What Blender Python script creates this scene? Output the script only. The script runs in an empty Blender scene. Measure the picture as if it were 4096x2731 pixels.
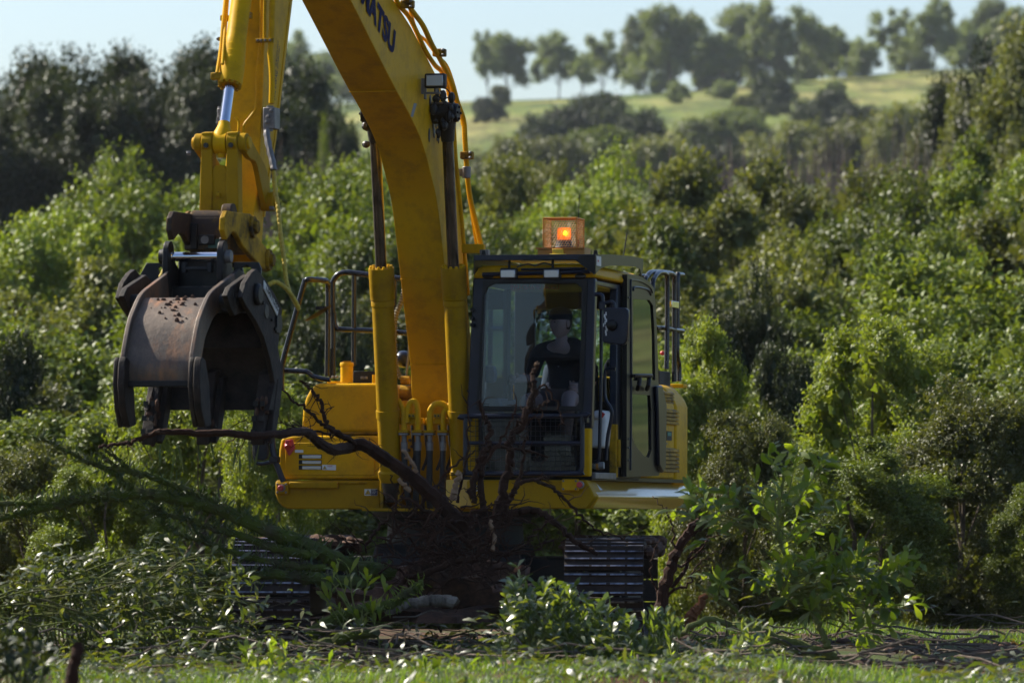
import bpy, bmesh, math, random
import numpy as np
from mathutils import Vector, Matrix, Quaternion

R = math.radians
random.seed(7)
rng = np.random.default_rng(11)
scn = bpy.context.scene
COL = scn.collection

# ------------------------------------------------------------------ camera, light, exposure
K, PCX, HY = 21000.0, 2048.0, 1600.0          # photograph scale (pixels x metres), centre column, eye-level row
CAM = Vector((0.0, -42.0, 1.95))
cam_d = bpy.data.cameras.new('camera')
cam = bpy.data.objects.new('camera', cam_d)
COL.objects.link(cam)
cam.location = CAM
cam.rotation_euler = (R(90), 0, 0)
cam_d.sensor_width = 36.0
cam_d.lens = K / 4096.0 * 36.0
cam_d.shift_y = (HY - 1365.5) / 4096.0
cam_d.clip_start = 0.5
cam_d.clip_end = 6000.0
cam_d.dof.use_dof = True
cam_d.dof.focus_distance = 40.3
cam_d.dof.aperture_fstop = 4.0
scn.camera = cam

SUN_AZ, SUN_EL = 58.0, 41.0                   # degrees left of straight behind the machine, height
sdir = Vector((-math.sin(R(SUN_AZ)) * math.cos(R(SUN_EL)), math.cos(R(SUN_AZ)) * math.cos(R(SUN_EL)), math.sin(R(SUN_EL))))
world = bpy.data.worlds.new('World')
scn.world = world
world.use_nodes = True
wn = world.node_tree
bg = wn.nodes['Background']
sky = wn.nodes.new('ShaderNodeTexSky')
sky.sky_type = 'NISHITA'
sky.sun_disc = False
sky.sun_elevation = R(SUN_EL)
sky.sun_rotation = math.atan2(sdir.x, sdir.y)
sky.altitude = 300.0
sky.air_density = 1.0
sky.dust_density = 2.0
sky.ozone_density = 4.5
wn.links.new(sky.outputs[0], bg.inputs['Color'])
bg.inputs['Strength'].default_value = 0.088
sun_d = bpy.data.lights.new('sun', 'SUN')
sun_d.energy = 5.0
sun_d.angle = R(0.5)
sun_d.color = (1.0, 0.93, 0.80)
sun = bpy.data.objects.new('sun', sun_d)
COL.objects.link(sun)
sun.location = (-60, 60, 90)
sun.rotation_euler = sdir.to_track_quat('Z', 'Y').to_euler()

scn.view_settings.view_transform = 'Standard'
scn.view_settings.look = 'None'
scn.view_settings.gamma = 1.0
scn.view_settings.use_curve_mapping = False
scn.view_settings.exposure = 1.0
scn.render.engine = 'CYCLES'
scn.cycles.use_denoising = True
scn.cycles.max_bounces = 8
scn.cycles.diffuse_bounces = 3
scn.cycles.glossy_bounces = 3
scn.cycles.transmission_bounces = 4
scn.cycles.transparent_max_bounces = 10
scn.cycles.volume_bounces = 1
scn.cycles.caustics_reflective = False
scn.cycles.caustics_refractive = False

# ------------------------------------------------------------------ helpers
class Frame:
    """A rigid frame; F / L turn a pixel of the photograph into a point on a plane of the frame."""
    def __init__(self, loc, yaw, pitch):
        self.M = Matrix.Translation(loc) @ Matrix.Rotation(yaw, 4, 'Z') @ Matrix.Rotation(pitch, 4, 'X')
        self.I = self.M.inverted()
    def ray(self, px, py):
        d = Vector(((px - PCX) / K, 1.0, (HY - py) / K))
        return self.I @ CAM, self.I.to_3x3() @ d
    def _pl(self, px, py, ax, v):
        o, d = self.ray(px, py)
        return o + d * ((v - o[ax]) / d[ax])
    def F(self, px, py, f):                   # plane at distance f forward of the origin
        return self._pl(px, py, 1, -f)
    def L(self, px, py, l):                   # plane at sideways offset l
        return self._pl(px, py, 0, l)

def at(px, py, Y):
    d = Y - CAM.y
    return Vector(((px - PCX) * d / K, Y, CAM.z + (HY - py) * d / K))

def tag(o, label=None, cat=None, group=None, kind=None):
    if label: o['label'] = label
    if cat: o['category'] = cat
    if group: o['group'] = group
    if kind: o['kind'] = kind
    return o

def empty(name, M=None, loc=None):
    o = bpy.data.objects.new(name, None)
    o.empty_display_size = 0.2
    COL.objects.link(o)
    if M is not None: o.matrix_world = M
    if loc is not None: o.location = loc
    return o

def link(name, me, parent=None, M=None):
    o = bpy.data.objects.new(name, me)
    COL.objects.link(o)
    if parent is not None: o.parent = parent
    if M is not None: o.matrix_basis = M
    return o

def V(*a): return Vector(a if len(a) == 3 else a[0])

class MB:
    def __init__(self):
        self.v, self.f, self.mi, self.cur = [], [], [], 0
    def m(self, i): self.cur = i; return self
    def add(self, vs, fs):
        n = len(self.v)
        self.v += [tuple(p) for p in vs]
        self.f += [tuple(i + n for i in f) for f in fs]
        self.mi += [self.cur] * len(fs)
        return self
    def box(self, x0, x1, y0, y1, z0, z1):
        return self.hexa([(x0,y0,z0),(x1,y0,z0),(x1,y1,z0),(x0,y1,z0),(x0,y0,z1),(x1,y0,z1),(x1,y1,z1),(x0,y1,z1)])
    def hexa(self, p):
        return self.add(p, [(0,3,2,1),(4,5,6,7),(0,1,5,4),(1,2,6,5),(2,3,7,6),(3,0,4,7)])
    def slab(self, pts, vec):
        n = len(pts); vec = Vector(vec)
        vs = [Vector(p) for p in pts] + [Vector(p) + vec for p in pts]
        fs = [tuple(range(n))[::-1], tuple(range(n, 2*n))] + [(i, (i+1) % n, n + (i+1) % n, n + i) for i in range(n)]
        return self.add(vs, fs)
    def px(self, yz, a, b):                    # profile in (y,z), extruded along x
        return self.slab([(a, y, z) for y, z in yz], (b - a, 0, 0))
    def py(self, xz, a, b):
        return self.slab([(x, a, z) for x, z in xz], (0, b - a, 0))
    def pz(self, xy, a, b):
        return self.slab([(x, y, a) for x, y in xy], (0, 0, b - a))
    def sheet(self, A, B):                     # a strip between two equally long polylines
        n = len(A)
        return self.add(list(A) + list(B), [(i, i+1, n+i+1, n+i) for i in range(n-1)])
    def tube(self, pts, r, n=8, cap=True, squash=None):
        pts = [Vector(p) for p in pts]; m = len(pts)
        rs = [r] * m if not hasattr(r, '__len__') else list(r)
        T = []
        for i in range(m):
            t = (pts[min(i+1, m-1)] - pts[max(i-1, 0)])
            T.append(t.normalized() if t.length > 1e-9 else Vector((0,0,1)))
        up = Vector((0,0,1)) if abs(T[0].z) < 0.9 else Vector((1,0,0))
        u = (up - T[0] * up.dot(T[0])).normalized()
        vs = []
        for i in range(m):
            if i:
                q = T[i-1].rotation_difference(T[i]); u = q @ u
                u = (u - T[i] * u.dot(T[i])).normalized()
            w = T[i].cross(u)
            for k in range(n):
                a = 2 * math.pi * k / n
                vs.append(pts[i] + (u * math.cos(a) + w * math.sin(a)) * rs[i])
        fs = []
        for i in range(m-1):
            for k in range(n):
                fs.append((i*n+k, i*n+(k+1) % n, (i+1)*n+(k+1) % n, (i+1)*n+k))
        if cap:
            fs.append(tuple(range(n))[::-1]); fs.append(tuple(range((m-1)*n, m*n)))
        return self.add(vs, fs)
    def cyl(self, a, b, r, r2=None, n=20):
        return self.tube([a, b], [r, r if r2 is None else r2], n)
    def lathe(self, a, b, prof, n=24):         # prof: (fraction along a-b, radius)
        a, b = Vector(a), Vector(b); ax = (b - a); T = ax.normalized()
        up = Vector((0,0,1)) if abs(T.z) < 0.9 else Vector((1,0,0))
        u = (up - T * up.dot(T)).normalized(); w = T.cross(u)
        vs, fs = [], []
        for t, r in prof:
            c = a + ax * t
            for k in range(n):
                an = 2 * math.pi * k / n
                vs.append(c + (u * math.cos(an) + w * math.sin(an)) * r)
        m = len(prof)
        for i in range(m-1):
            for k in range(n):
                fs.append((i*n+k, i*n+(k+1) % n, (i+1)*n+(k+1) % n, (i+1)*n+k))
        fs.append(tuple(range(n))[::-1]); fs.append(tuple(range((m-1)*n, m*n)))
        return self.add(vs, fs)
    def ball(self, c, rx, ry=None, rz=None, nu=16, nv=10):
        ry = ry or rx; rz = rz or rx; c = Vector(c); vs, fs = [], []
        for j in range(nv+1):
            th = math.pi * j / nv
            for i in range(nu):
                ph = 2 * math.pi * i / nu
                vs.append(c + Vector((rx*math.sin(th)*math.cos(ph), ry*math.sin(th)*math.sin(ph), rz*math.cos(th))))
        for j in range(nv):
            for i in range(nu):
                fs.append((j*nu+i, (j+1)*nu+i, (j+1)*nu+(i+1) % nu, j*nu+(i+1) % nu))
        return self.add(vs, fs)
    def mesh(self, name, mats, smooth=35, noise=0.0, nscale=3.0):
        me = bpy.data.meshes.new(name)
        me.from_pydata(self.v, [], self.f)
        mats = mats if isinstance(mats, (list, tuple)) else [mats]
        for m in mats: me.materials.append(m)
        if len(mats) > 1: me.polygons.foreach_set('material_index', self.mi)
        bm = bmesh.new(); bm.from_mesh(me)
        bmesh.ops.remove_doubles(bm, verts=bm.verts, dist=1e-5)
        bmesh.ops.recalc_face_normals(bm, faces=bm.faces)
        bm.to_mesh(me); bm.free()
        me.polygons.foreach_set('use_smooth', [smooth > 0] * len(me.polygons))
        if smooth > 0: me.set_sharp_from_angle(angle=R(smooth))
        me.update()
        return me
    def build(self, name, mats, parent=None, bevel=0.0, seg=2, smooth=35, M=None):
        o = link(name, self.mesh(name, mats, smooth), parent, M)
        if bevel:
            b = o.modifiers.new('bevel', 'BEVEL'); b.width = bevel; b.segments = seg
            b.limit_method = 'ANGLE'; b.angle_limit = R(40); b.harden_normals = False
        return o

def curve(pts, n=6):
    """Catmull-Rom through points (any dimension)."""
    P = [np.array(p, float) for p in pts]; out = []
    for i in range(len(P) - 1):
        p0, p1, p2, p3 = P[max(i-1, 0)], P[i], P[i+1], P[min(i+2, len(P)-1)]
        for k in range(n):
            t = k / n
            out.append(0.5*((2*p1)+(-p0+p2)*t+(2*p0-5*p1+4*p2-p3)*t*t+(-p0+3*p1-3*p2+p3)*t**3))
    out.append(P[-1])
    return [tuple(p) for p in out]

def quad_mesh(name, quads, mat, smooth=False):
    """(N,4,3) array of separate quads as one mesh, quickly."""
    q = np.ascontiguousarray(quads, dtype=np.float32); n = len(q)
    me = bpy.data.meshes.new(name)
    me.vertices.add(n*4); me.vertices.foreach_set('co', q.reshape(-1))
    me.loops.add(n*4); me.loops.foreach_set('vertex_index', np.arange(n*4, dtype=np.int32))
    me.polygons.add(n); me.polygons.foreach_set('loop_start', np.arange(n, dtype=np.int32)*4)
    me.polygons.foreach_set('loop_total', np.full(n, 4, dtype=np.int32))
    me.materials.append(mat)
    me.update(calc_edges=True)
    return me

def grid_strips(name, S, mat, smooth=True):
    """(N,k,2,3): N separate ribbons of k cross-pairs."""
    S = np.ascontiguousarray(S, dtype=np.float32); n, k = S.shape[:2]
    me = bpy.data.meshes.new(name)
    me.vertices.add(n*k*2); me.vertices.foreach_set('co', S.reshape(-1))
    base = (np.arange(n)[:, None]*k + np.arange(k-1)[None, :]).reshape(-1)*2
    idx = np.stack([base, base+1, base+3, base+2], 1).astype(np.int32)
    m = len(idx)
    me.loops.add(m*4); me.loops.foreach_set('vertex_index', idx.reshape(-1))
    me.polygons.add(m); me.polygons.foreach_set('loop_start', np.arange(m, dtype=np.int32)*4)
    me.polygons.foreach_set('loop_total', np.full(m, 4, dtype=np.int32))
    me.polygons.foreach_set('use_smooth', [smooth]*m)
    me.materials.append(mat); me.update(calc_edges=True)
    return me

def text_mesh(name, body, mat, O, X, Y, width, height, bold=0.02, depth=0.002, parent=None, shear=0.0):
    """Flat lettering: origin O, reading direction X, up Y (unit vectors), fitted to width x height."""
    cu = bpy.data.curves.new(name, 'FONT'); cu.body = body; cu.size = 1.0; cu.offset = bold; cu.resolution_u = 3
    cu.shear = shear
    t = bpy.data.objects.new(name, cu); COL.objects.link(t)
    dg = bpy.context.evaluated_depsgraph_get()
    me = bpy.data.meshes.new_from_object(t.evaluated_get(dg))
    bpy.data.objects.remove(t); bpy.data.curves.remove(cu)
    me.name = name
    co = np.empty(len(me.vertices)*3); me.vertices.foreach_get('co', co); co = co.reshape(-1, 3)
    lo, hi = co.min(0), co.max(0)
    u = (co[:, 0]-lo[0])/(hi[0]-lo[0])*width; v = (co[:, 1]-lo[1])/(hi[1]-lo[1])*height
    X, Y, O = np.array(Vector(X).normalized()), np.array(Vector(Y).normalized()), np.array(O)
    Z = np.cross(X, Y)
    new = O + u[:, None]*X + v[:, None]*Y + Z*depth
    me.vertices.foreach_set('co', new.reshape(-1))
    me.materials.clear(); me.materials.append(mat); me.update()
    return link(name, me, parent)

# ------------------------------------------------------------------ materials
def new_mat(name):
    m = bpy.data.materials.new(name); m.use_nodes = True
    nt = m.node_tree; return m, nt, nt.nodes['Principled BSDF'], nt.nodes['Material Output']

def nd(nt, t, **kw):
    n = nt.nodes.new(t)
    for k, v in kw.items(): setattr(n, k, v)
    return n

def noise(nt, scale, detail=6, rough=0.6, coord='Object', dist=0.0, stretch=None):
    tc = nd(nt, 'ShaderNodeTexCoord'); n = nd(nt, 'ShaderNodeTexNoise')
    n.inputs['Scale'].default_value = scale; n.inputs['Detail'].default_value = detail
    n.inputs['Roughness'].default_value = rough; n.inputs['Distortion'].default_value = dist
    if stretch:
        mp = nd(nt, 'ShaderNodeMapping'); mp.inputs['Scale'].default_value = stretch
        nt.links.new(tc.outputs[coord], mp.inputs['Vector']); nt.links.new(mp.outputs[0], n.inputs['Vector'])
    else:
        nt.links.new(tc.outputs[coord], n.inputs['Vector'])
    return n.outputs['Fac']

def ramp(nt, fac, stops):
    r = nd(nt, 'ShaderNodeValToRGB'); e = r.color_ramp.elements
    while len(e) < len(stops): e.new(0.5)
    for el, (p, c) in zip(e, stops):
        el.position = p; el.color = (c[0], c[1], c[2], 1) if hasattr(c, '__len__') else (c, c, c, 1)
    nt.links.new(fac, r.inputs[0]); return r.outputs['Color']

def mix(nt, fac, a, b, mode='MIX'):
    n = nd(nt, 'ShaderNodeMix'); n.data_type = 'RGBA'; n.blend_type = mode
    def put(i, v):
        if hasattr(v, 'is_linked'): nt.links.new(v, n.inputs[i])
        elif i == 0: n.inputs[0].default_value = v
        else: n.inputs[i].default_value = (*v, 1)
    put(0, fac); put(6, a); put(7, b)
    return n.outputs[2]

def bump(nt, b, h, strength=0.3, dist=0.01):
    n = nd(nt, 'ShaderNodeBump'); n.inputs['Strength'].default_value = strength; n.inputs['Distance'].default_value = dist
    nt.links.new(h, n.inputs['Height']); nt.links.new(n.outputs[0], b.inputs['Normal'])

def simple(name, col, rough=0.5, metal=0.0, var=0.25, scale=8.0, bmp=0.0, coat=0.0, bscale=None, spec=0.5):
    m, nt, b, o = new_mat(name)
    f = noise(nt, scale)
    c0 = [c*(1-var) for c in col]; c1 = [min(1, c*(1+var)) for c in col]
    nt.links.new(ramp(nt, f, [(0.3, c0), (0.7, c1)]), b.inputs['Base Color'])
    b.inputs['Roughness'].default_value = rough; b.inputs['Metallic'].default_value = metal
    b.inputs['Coat Weight'].default_value = coat; b.inputs['Specular IOR Level'].default_value = spec
    if bmp: bump(nt, b, noise(nt, bscale or scale*4), bmp)
    return m

def paint(name, col, dirt=(0.10, 0.06, 0.03), dirt_amt=0.5, rough=0.40, chips=True, coat=0.0, spec=0.06, dlo=0.50):
    m, nt, b, o = new_mat(name)
    big = noise(nt, 1.7, 8, 0.7); fine = noise(nt, 26, 5, 0.65)
    base = ramp(nt, big, [(0.25, [c*0.9 for c in col]), (0.75, [min(1, c*1.06) for c in col])])
    dm = nd(nt, 'ShaderNodeMath', operation='MULTIPLY')
    nt.links.new(ramp(nt, noise(nt, 4.5, 9, 0.75), [(dlo, 0.0), (dlo+0.22, 1.0)]), dm.inputs[0]); dm.inputs[1].default_value = dirt_amt
    c = mix(nt, dm.outputs[0], base, dirt)
    if chips:
        sp = ramp(nt, noise(nt, 60, 3, 0.7), [(0.70, 0.0), (0.735, 0.75)])
        c = mix(nt, sp, c, (0.05, 0.03, 0.02))
    nt.links.new(c, b.inputs['Base Color'])
    rg = nd(nt, 'ShaderNodeMapRange'); rg.inputs['To Min'].default_value = rough-0.08; rg.inputs['To Max'].default_value = rough+0.2
    nt.links.new(fine, rg.inputs['Value']); nt.links.new(rg.outputs[0], b.inputs['Roughness'])
    b.inputs['Coat Weight'].default_value = coat; b.inputs['Coat Roughness'].default_value = 0.12
    b.inputs['Specular IOR Level'].default_value = spec
    bump(nt, b, noise(nt, 9, 6, 0.6), 0.06, 0.01)
    return m

YEL = (0.61, 0.34, 0.006)
M = {}
M['yellow'] = paint('yellow_paint', YEL, dirt=(0.11, 0.06, 0.02), dirt_amt=0.42, dlo=0.47)
M['yellow_worn'] = paint('worn_yellow_paint', (0.46, 0.26, 0.012), dirt=(0.03, 0.02, 0.015), dirt_amt=1.0, rough=0.5, coat=0.0, dlo=0.42)
M['hitchsteel'] = paint('rubbed_brown_hitch_steel', (0.055, 0.040, 0.032), dirt=(0.30, 0.165, 0.015), dirt_amt=0.8, rough=0.5, coat=0.0)
M['yellow_gloss'] = paint('clean_glossy_yellow_paint', (0.58, 0.33, 0.008), dirt_amt=0.15, rough=0.28, chips=False, coat=0.9, spec=0.45)
M['yellow_dusty'] = paint('dusty_yellow_paint', (0.37, 0.212, 0.006), dirt=(0.10, 0.052, 0.012), dirt_amt=0.6, rough=0.45, coat=0.0)
M['navy'] = simple('dark_blue_black_paint', (0.006, 0.009, 0.022), 0.32, var=0.5, scale=5, spec=0.4)
M['black'] = simple('black_paint', (0.006, 0.006, 0.007), 0.36, var=0.5, scale=9, spec=0.3)
M['blacksteel'] = simple('worn_black_steel', (0.010, 0.008, 0.008), 0.5, var=0.7, scale=6, bmp=0.35, bscale=30, spec=0.3)
M['rubber'] = simple('black_rubber', (0.012, 0.012, 0.012), 0.6)
M['pipe'] = simple('handrail_dark_steel', (0.010, 0.010, 0.014), 0.26, var=0.5)
M['chrome'] = simple('chrome', (0.62, 0.64, 0.70), 0.10, metal=1.0, var=0.06)
M['steel'] = simple('bare_steel', (0.17, 0.16, 0.155), 0.5, metal=0.3, var=0.3, scale=14)
M['dirtyrod'] = simple('greasy_rod_steel', (0.10, 0.085, 0.075), 0.25, metal=0.8, var=0.7, scale=12)
M['grease'] = simple('black_grease', (0.016, 0.012, 0.009), 0.38, var=0.8, scale=18, bmp=0.9, bscale=40)
M['soilcake'] = simple('caked_red_soil', (0.07, 0.032, 0.018), 0.95, var=0.6, scale=14, bmp=1.0, bscale=26)
M['trackdirt'] = simple('muddy_track_steel', (0.030, 0.018, 0.013), 0.8, var=0.6, scale=11, bmp=0.7, bscale=30)
M['cleat'] = simple('polished_cleat_steel', (0.16, 0.16, 0.19), 0.36, metal=0.75, var=0.9, scale=16)
M['frame'] = simple('undercarriage_grey_steel', (0.007, 0.006, 0.0055), 0.7, var=0.5, scale=4)
M['white'] = simple('white_plastic', (0.62, 0.62, 0.60), 0.5, var=0.08)
M['grey'] = simple('grey_plastic', (0.20, 0.21, 0.22), 0.55, var=0.1)
M['darkgrey'] = simple('dark_grey_plastic', (0.014, 0.015, 0.017), 0.6, var=0.3, spec=0.3)
M['red'] = simple('red_plastic', (0.45, 0.03, 0.03), 0.4, var=0.15)
M['blue'] = simple('blue_plastic', (0.02, 0.10, 0.45), 0.35, var=0.1)
M['letter'] = simple('dark_blue_lettering', (0.010, 0.007, 0.050), 0.7, var=0.15, spec=0.1)
M['ink'] = simple('black_lettering', (0.015, 0.013, 0.012), 0.6, var=0.2)
M['inkwhite'] = simple('pale_lettering', (0.55, 0.55, 0.52), 0.6, var=0.1)
M['signyel'] = simple('warning_yellow', (0.75, 0.50, 0.03), 0.5, var=0.05)
M['orange'] = simple('orange_guard_paint', (0.50, 0.20, 0.02), 0.45, var=0.2)
M['hose'] = simple('yellow_hose_wrap', (0.46, 0.33, 0.03), 0.5, var=0.3, scale=20)
M['skin'] = simple('skin', (0.60, 0.35, 0.25), 0.5, var=0.1)
M['shirt'] = simple('black_work_shirt', (0.018, 0.018, 0.02), 0.85, var=0.3, scale=30)
M['cap'] = simple('dark_cap_cloth', (0.02, 0.02, 0.022), 0.85, var=0.3, scale=40)
M['hair'] = simple('brown_hair', (0.035, 0.02, 0.012), 0.6, var=0.4, scale=60)
M['shorts'] = simple('dark_shorts_cloth', (0.025, 0.027, 0.035), 0.85, var=0.3)
M['boot'] = simple('brown_boot_leather', (0.10, 0.06, 0.03), 0.6, var=0.3)
M['seat'] = simple('grey_seat_cloth', (0.05, 0.055, 0.06), 0.85, var=0.3, scale=40)

def glass_mat(name, tint=(0.66, 0.76, 0.88), ior=1.52, rough=0.0, dust=0.0):
    m, nt, b, o = new_mat(name); nt.nodes.remove(b)
    fr = nd(nt, 'ShaderNodeFresnel'); fr.inputs['IOR'].default_value = ior
    tr = nd(nt, 'ShaderNodeBsdfTransparent'); tr.inputs[0].default_value = (*tint, 1)
    gl = nd(nt, 'ShaderNodeBsdfGlossy'); gl.inputs['Roughness'].default_value = rough; gl.inputs[0].default_value = (0.82, 0.92, 1.0, 1)
    mx = nd(nt, 'ShaderNodeMixShader')
    nt.links.new(fr.outputs[0], mx.inputs[0]); nt.links.new(tr.outputs[0], mx.inputs[1]); nt.links.new(gl.outputs[0], mx.inputs[2])
    out = mx.outputs[0]
    if dust:
        df = nd(nt, 'ShaderNodeBsdfDiffuse'); df.inputs[0].default_value = (0.30, 0.29, 0.27, 1)
        m2 = nd(nt, 'ShaderNodeMixShader')
        nt.links.new(ramp(nt, noise(nt, 7, 8, 0.7), [(0.3, dust*0.3), (0.75, dust*1.6)]), m2.inputs[0])
        nt.links.new(out, m2.inputs[1]); nt.links.new(df.outputs[0], m2.inputs[2]); out = m2.outputs[0]
    nt.links.new(out, o.inputs['Surface'])
    return m
M['glass'] = glass_mat('cab_glass', dust=0.006)
M['doorglass'] = glass_mat('door_glass', (0.14, 0.17, 0.16), 1.28)
M['lowglass'] = glass_mat('lower_tinted_glass', (0.42, 0.45, 0.47), 1.38)

def lens_mat(name, col, emit=0.0):
    m, nt, b, o = new_mat(name)
    tc = nd(nt, 'ShaderNodeTexCoord'); w = nd(nt, 'ShaderNodeTexWave'); w.bands_direction = 'X'
    w.inputs['Scale'].default_value = 40; nt.links.new(tc.outputs['Object'], w.inputs['Vector'])
    nt.links.new(ramp(nt, w.outputs['Fac'], [(0.2, [c*0.7 for c in col]), (0.8, col)]), b.inputs['Base Color'])
    b.inputs['Roughness'].default_value = 0.12; b.inputs['Metallic'].default_value = 0.4
    b.inputs['Coat Weight'].default_value = 1.0
    bump(nt, b, w.outputs['Fac'], 0.4, 0.004)
    return m
M['lens'] = lens_mat('ribbed_lamp_glass', (0.42, 0.42, 0.44))

def emit_mat(name, col, s):
    m, nt, b, o = new_mat(name)
    b.inputs['Base Color'].default_value = (*col, 1); b.inputs['Emission Color'].default_value = (*col, 1)
    b.inputs['Emission Strength'].default_value = s
    return m
M['bulb'] = emit_mat('lit_beacon_bulb', (1.0, 0.50, 0.05), 45.0)
def amber_mat():
    m, nt, b, o = new_mat('amber_beacon_dome'); nt.nodes.remove(b)
    tr = nd(nt, 'ShaderNodeBsdfTransparent'); tr.inputs[0].default_value = (1.0, 0.42, 0.03, 1)
    tl = nd(nt, 'ShaderNodeBsdfTranslucent'); tl.inputs[0].default_value = (0.9, 0.30, 0.02, 1)
    gl = nd(nt, 'ShaderNodeBsdfGlossy'); gl.inputs['Roughness'].default_value = 0.088
    m1 = nd(nt, 'ShaderNodeMixShader'); m1.inputs[0].default_value = 0.55
    nt.links.new(tr.outputs[0], m1.inputs[1]); nt.links.new(tl.outputs[0], m1.inputs[2])
    m2 = nd(nt, 'ShaderNodeMixShader'); m2.inputs[0].default_value = 0.06
    nt.links.new(m1.outputs[0], m2.inputs[1]); nt.links.new(gl.outputs[0], m2.inputs[2])
    nt.links.new(m2.outputs[0], o.inputs['Surface']); return m
M['amber'] = amber_mat()

def jaw_mat():
    """scuffed dark steel with rubbed patches, rust and smears of red soil"""
    m, nt, b, o = new_mat('scuffed_bucket_steel')
    a = ramp(nt, noise(nt, 5, 9, 0.75, stretch=(1, 1, 0.35)), [(0.30, (0.035, 0.026, 0.022)), (0.52, (0.105, 0.070, 0.048)), (0.75, (0.185, 0.14, 0.10))])
    rust = ramp(nt, noise(nt, 3.1, 8, 0.7, stretch=(1.4, 1, 0.6)), [(0.50, 0.0), (0.66, 0.9)])
    c = mix(nt, rust, a, (0.30, 0.125, 0.045))
    dk = ramp(nt, noise(nt, 9, 6, 0.8), [(0.60, 0.0), (0.70, 0.8)])
    c = mix(nt, dk, c, (0.03, 0.018, 0.012))
    nt.links.new(c, b.inputs['Base Color'])
    b.inputs['Metallic'].default_value = 0.15; b.inputs['Roughness'].default_value = 0.55
    bump(nt, b, noise(nt, 30, 7, 0.7), 0.35, 0.008)
    return m
M['jaw'] = jaw_mat()

def bark_mat(name, c0, c1, moss=0.0, mosscol=(0.05, 0.075, 0.012)):
    m, nt, b, o = new_mat(name)
    f = noise(nt, 12, 8, 0.7, stretch=(1, 1, 0.3), coord='Object')
    c = ramp(nt, f, [(0.3, c0), (0.7, c1)])
    if moss:
        c = mix(nt, ramp(nt, noise(nt, 5, 7, 0.7), [(0.55-moss*0.3, 0), (0.72-moss*0.2, 1)]), c, mosscol)
    nt.links.new(c, b.inputs['Base Color']); b.inputs['Roughness'].default_value = 0.9
    b.inputs['Specular IOR Level'].default_value = 0.2
    bump(nt, b, noise(nt, 40, 6, 0.7), 0.8, 0.01)
    return m
M['bark'] = bark_mat('grey_brown_bark', (0.05, 0.038, 0.028), (0.16, 0.125, 0.095))
M['mossbark'] = bark_mat('mossy_bark', (0.035, 0.028, 0.018), (0.10, 0.08, 0.05), moss=0.8, mosscol=(0.075, 0.095, 0.014))
M['palebark'] = bark_mat('pale_stripped_log_bark', (0.05, 0.037, 0.028), (0.30, 0.25, 0.20))
M['root'] = bark_mat('red_brown_root_bark', (0.020, 0.0095, 0.006), (0.058, 0.025, 0.014))
M['wood'] = bark_mat('fresh_torn_wood', (0.16, 0.09, 0.05), (0.36, 0.23, 0.14))
M['greenstem'] = bark_mat('green_stem_bark', (0.11, 0.125, 0.035), (0.24, 0.24, 0.085), moss=0.3, mosscol=(0.11, 0.13, 0.02))

def leaf_mat(name, cols, trans=0.30, rough=0.36, tcol=None, spec=0.5, var=0.35):
    m, nt, b, o = new_mat(name)
    g = nd(nt, 'ShaderNodeNewGeometry'); oi = nd(nt, 'ShaderNodeObjectInfo')
    n = len(cols)
    c = ramp(nt, g.outputs['Random Per Island'], [(i/(n-1) if n > 1 else 0, k) for i, k in enumerate(cols)])
    hs = nd(nt, 'ShaderNodeHueSaturation')
    mr = nd(nt, 'ShaderNodeMapRange'); mr.inputs['To Min'].default_value = 1-var; mr.inputs['To Max'].default_value = 1+var
    nt.links.new(oi.outputs['Random'], mr.inputs['Value']); nt.links.new(mr.outputs[0], hs.inputs['Value'])
    nt.links.new(c, hs.inputs['Color'])
    nt.links.new(hs.outputs[0], b.inputs['Base Color'])
    b.inputs['Roughness'].default_value = rough; b.inputs['Specular IOR Level'].default_value = spec
    tl = nd(nt, 'ShaderNodeBsdfTranslucent')
    tc = mix(nt, 1.0, hs.outputs[0], tcol or (2.6, 2.6, 0.6), 'MULTIPLY')
    nt.links.new(tc, tl.inputs[0])
    mx = nd(nt, 'ShaderNodeMixShader'); mx.inputs[0].default_value = trans
    nt.links.new(b.outputs[0], mx.inputs[1]); nt.links.new(tl.outputs[0], mx.inputs[2])
    nt.links.new(mx.outputs[0], o.inputs['Surface'])
    return m
M['leaf_mid'] = leaf_mat('glossy_green_leaves', [(0.055, 0.078, 0.017), (0.085, 0.113, 0.022), (0.115, 0.135, 0.032)], 0.22, 0.52, spec=0.32)
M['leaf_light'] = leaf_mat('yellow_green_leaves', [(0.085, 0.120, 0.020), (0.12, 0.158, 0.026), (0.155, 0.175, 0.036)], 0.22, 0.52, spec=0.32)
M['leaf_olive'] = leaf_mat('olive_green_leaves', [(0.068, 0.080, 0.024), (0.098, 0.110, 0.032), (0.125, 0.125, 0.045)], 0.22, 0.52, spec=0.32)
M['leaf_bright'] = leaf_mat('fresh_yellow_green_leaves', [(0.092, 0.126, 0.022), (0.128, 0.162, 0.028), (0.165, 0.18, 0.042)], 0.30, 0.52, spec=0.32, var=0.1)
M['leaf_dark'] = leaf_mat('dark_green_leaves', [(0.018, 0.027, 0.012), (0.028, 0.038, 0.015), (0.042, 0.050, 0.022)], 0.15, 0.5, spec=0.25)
M['leaf_far'] = leaf_mat('grey_green_gum_leaves', [(0.08, 0.105, 0.045), (0.10, 0.13, 0.055), (0.12, 0.14, 0.06)], 0.3, 0.5)
M['leaf_near'] = leaf_mat('thick_shiny_leaves', [(0.060, 0.092, 0.016), (0.095, 0.135, 0.020), (0.14, 0.165, 0.030)], 0.50, 0.40, spec=0.5, var=0.1)
M['leaf_silver'] = leaf_mat('shiny_silvery_green_leaves', [(0.055, 0.080, 0.022), (0.085, 0.118, 0.030), (0.13, 0.15, 0.05)], 0.40, 0.33, spec=0.9, var=0.1)
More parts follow.
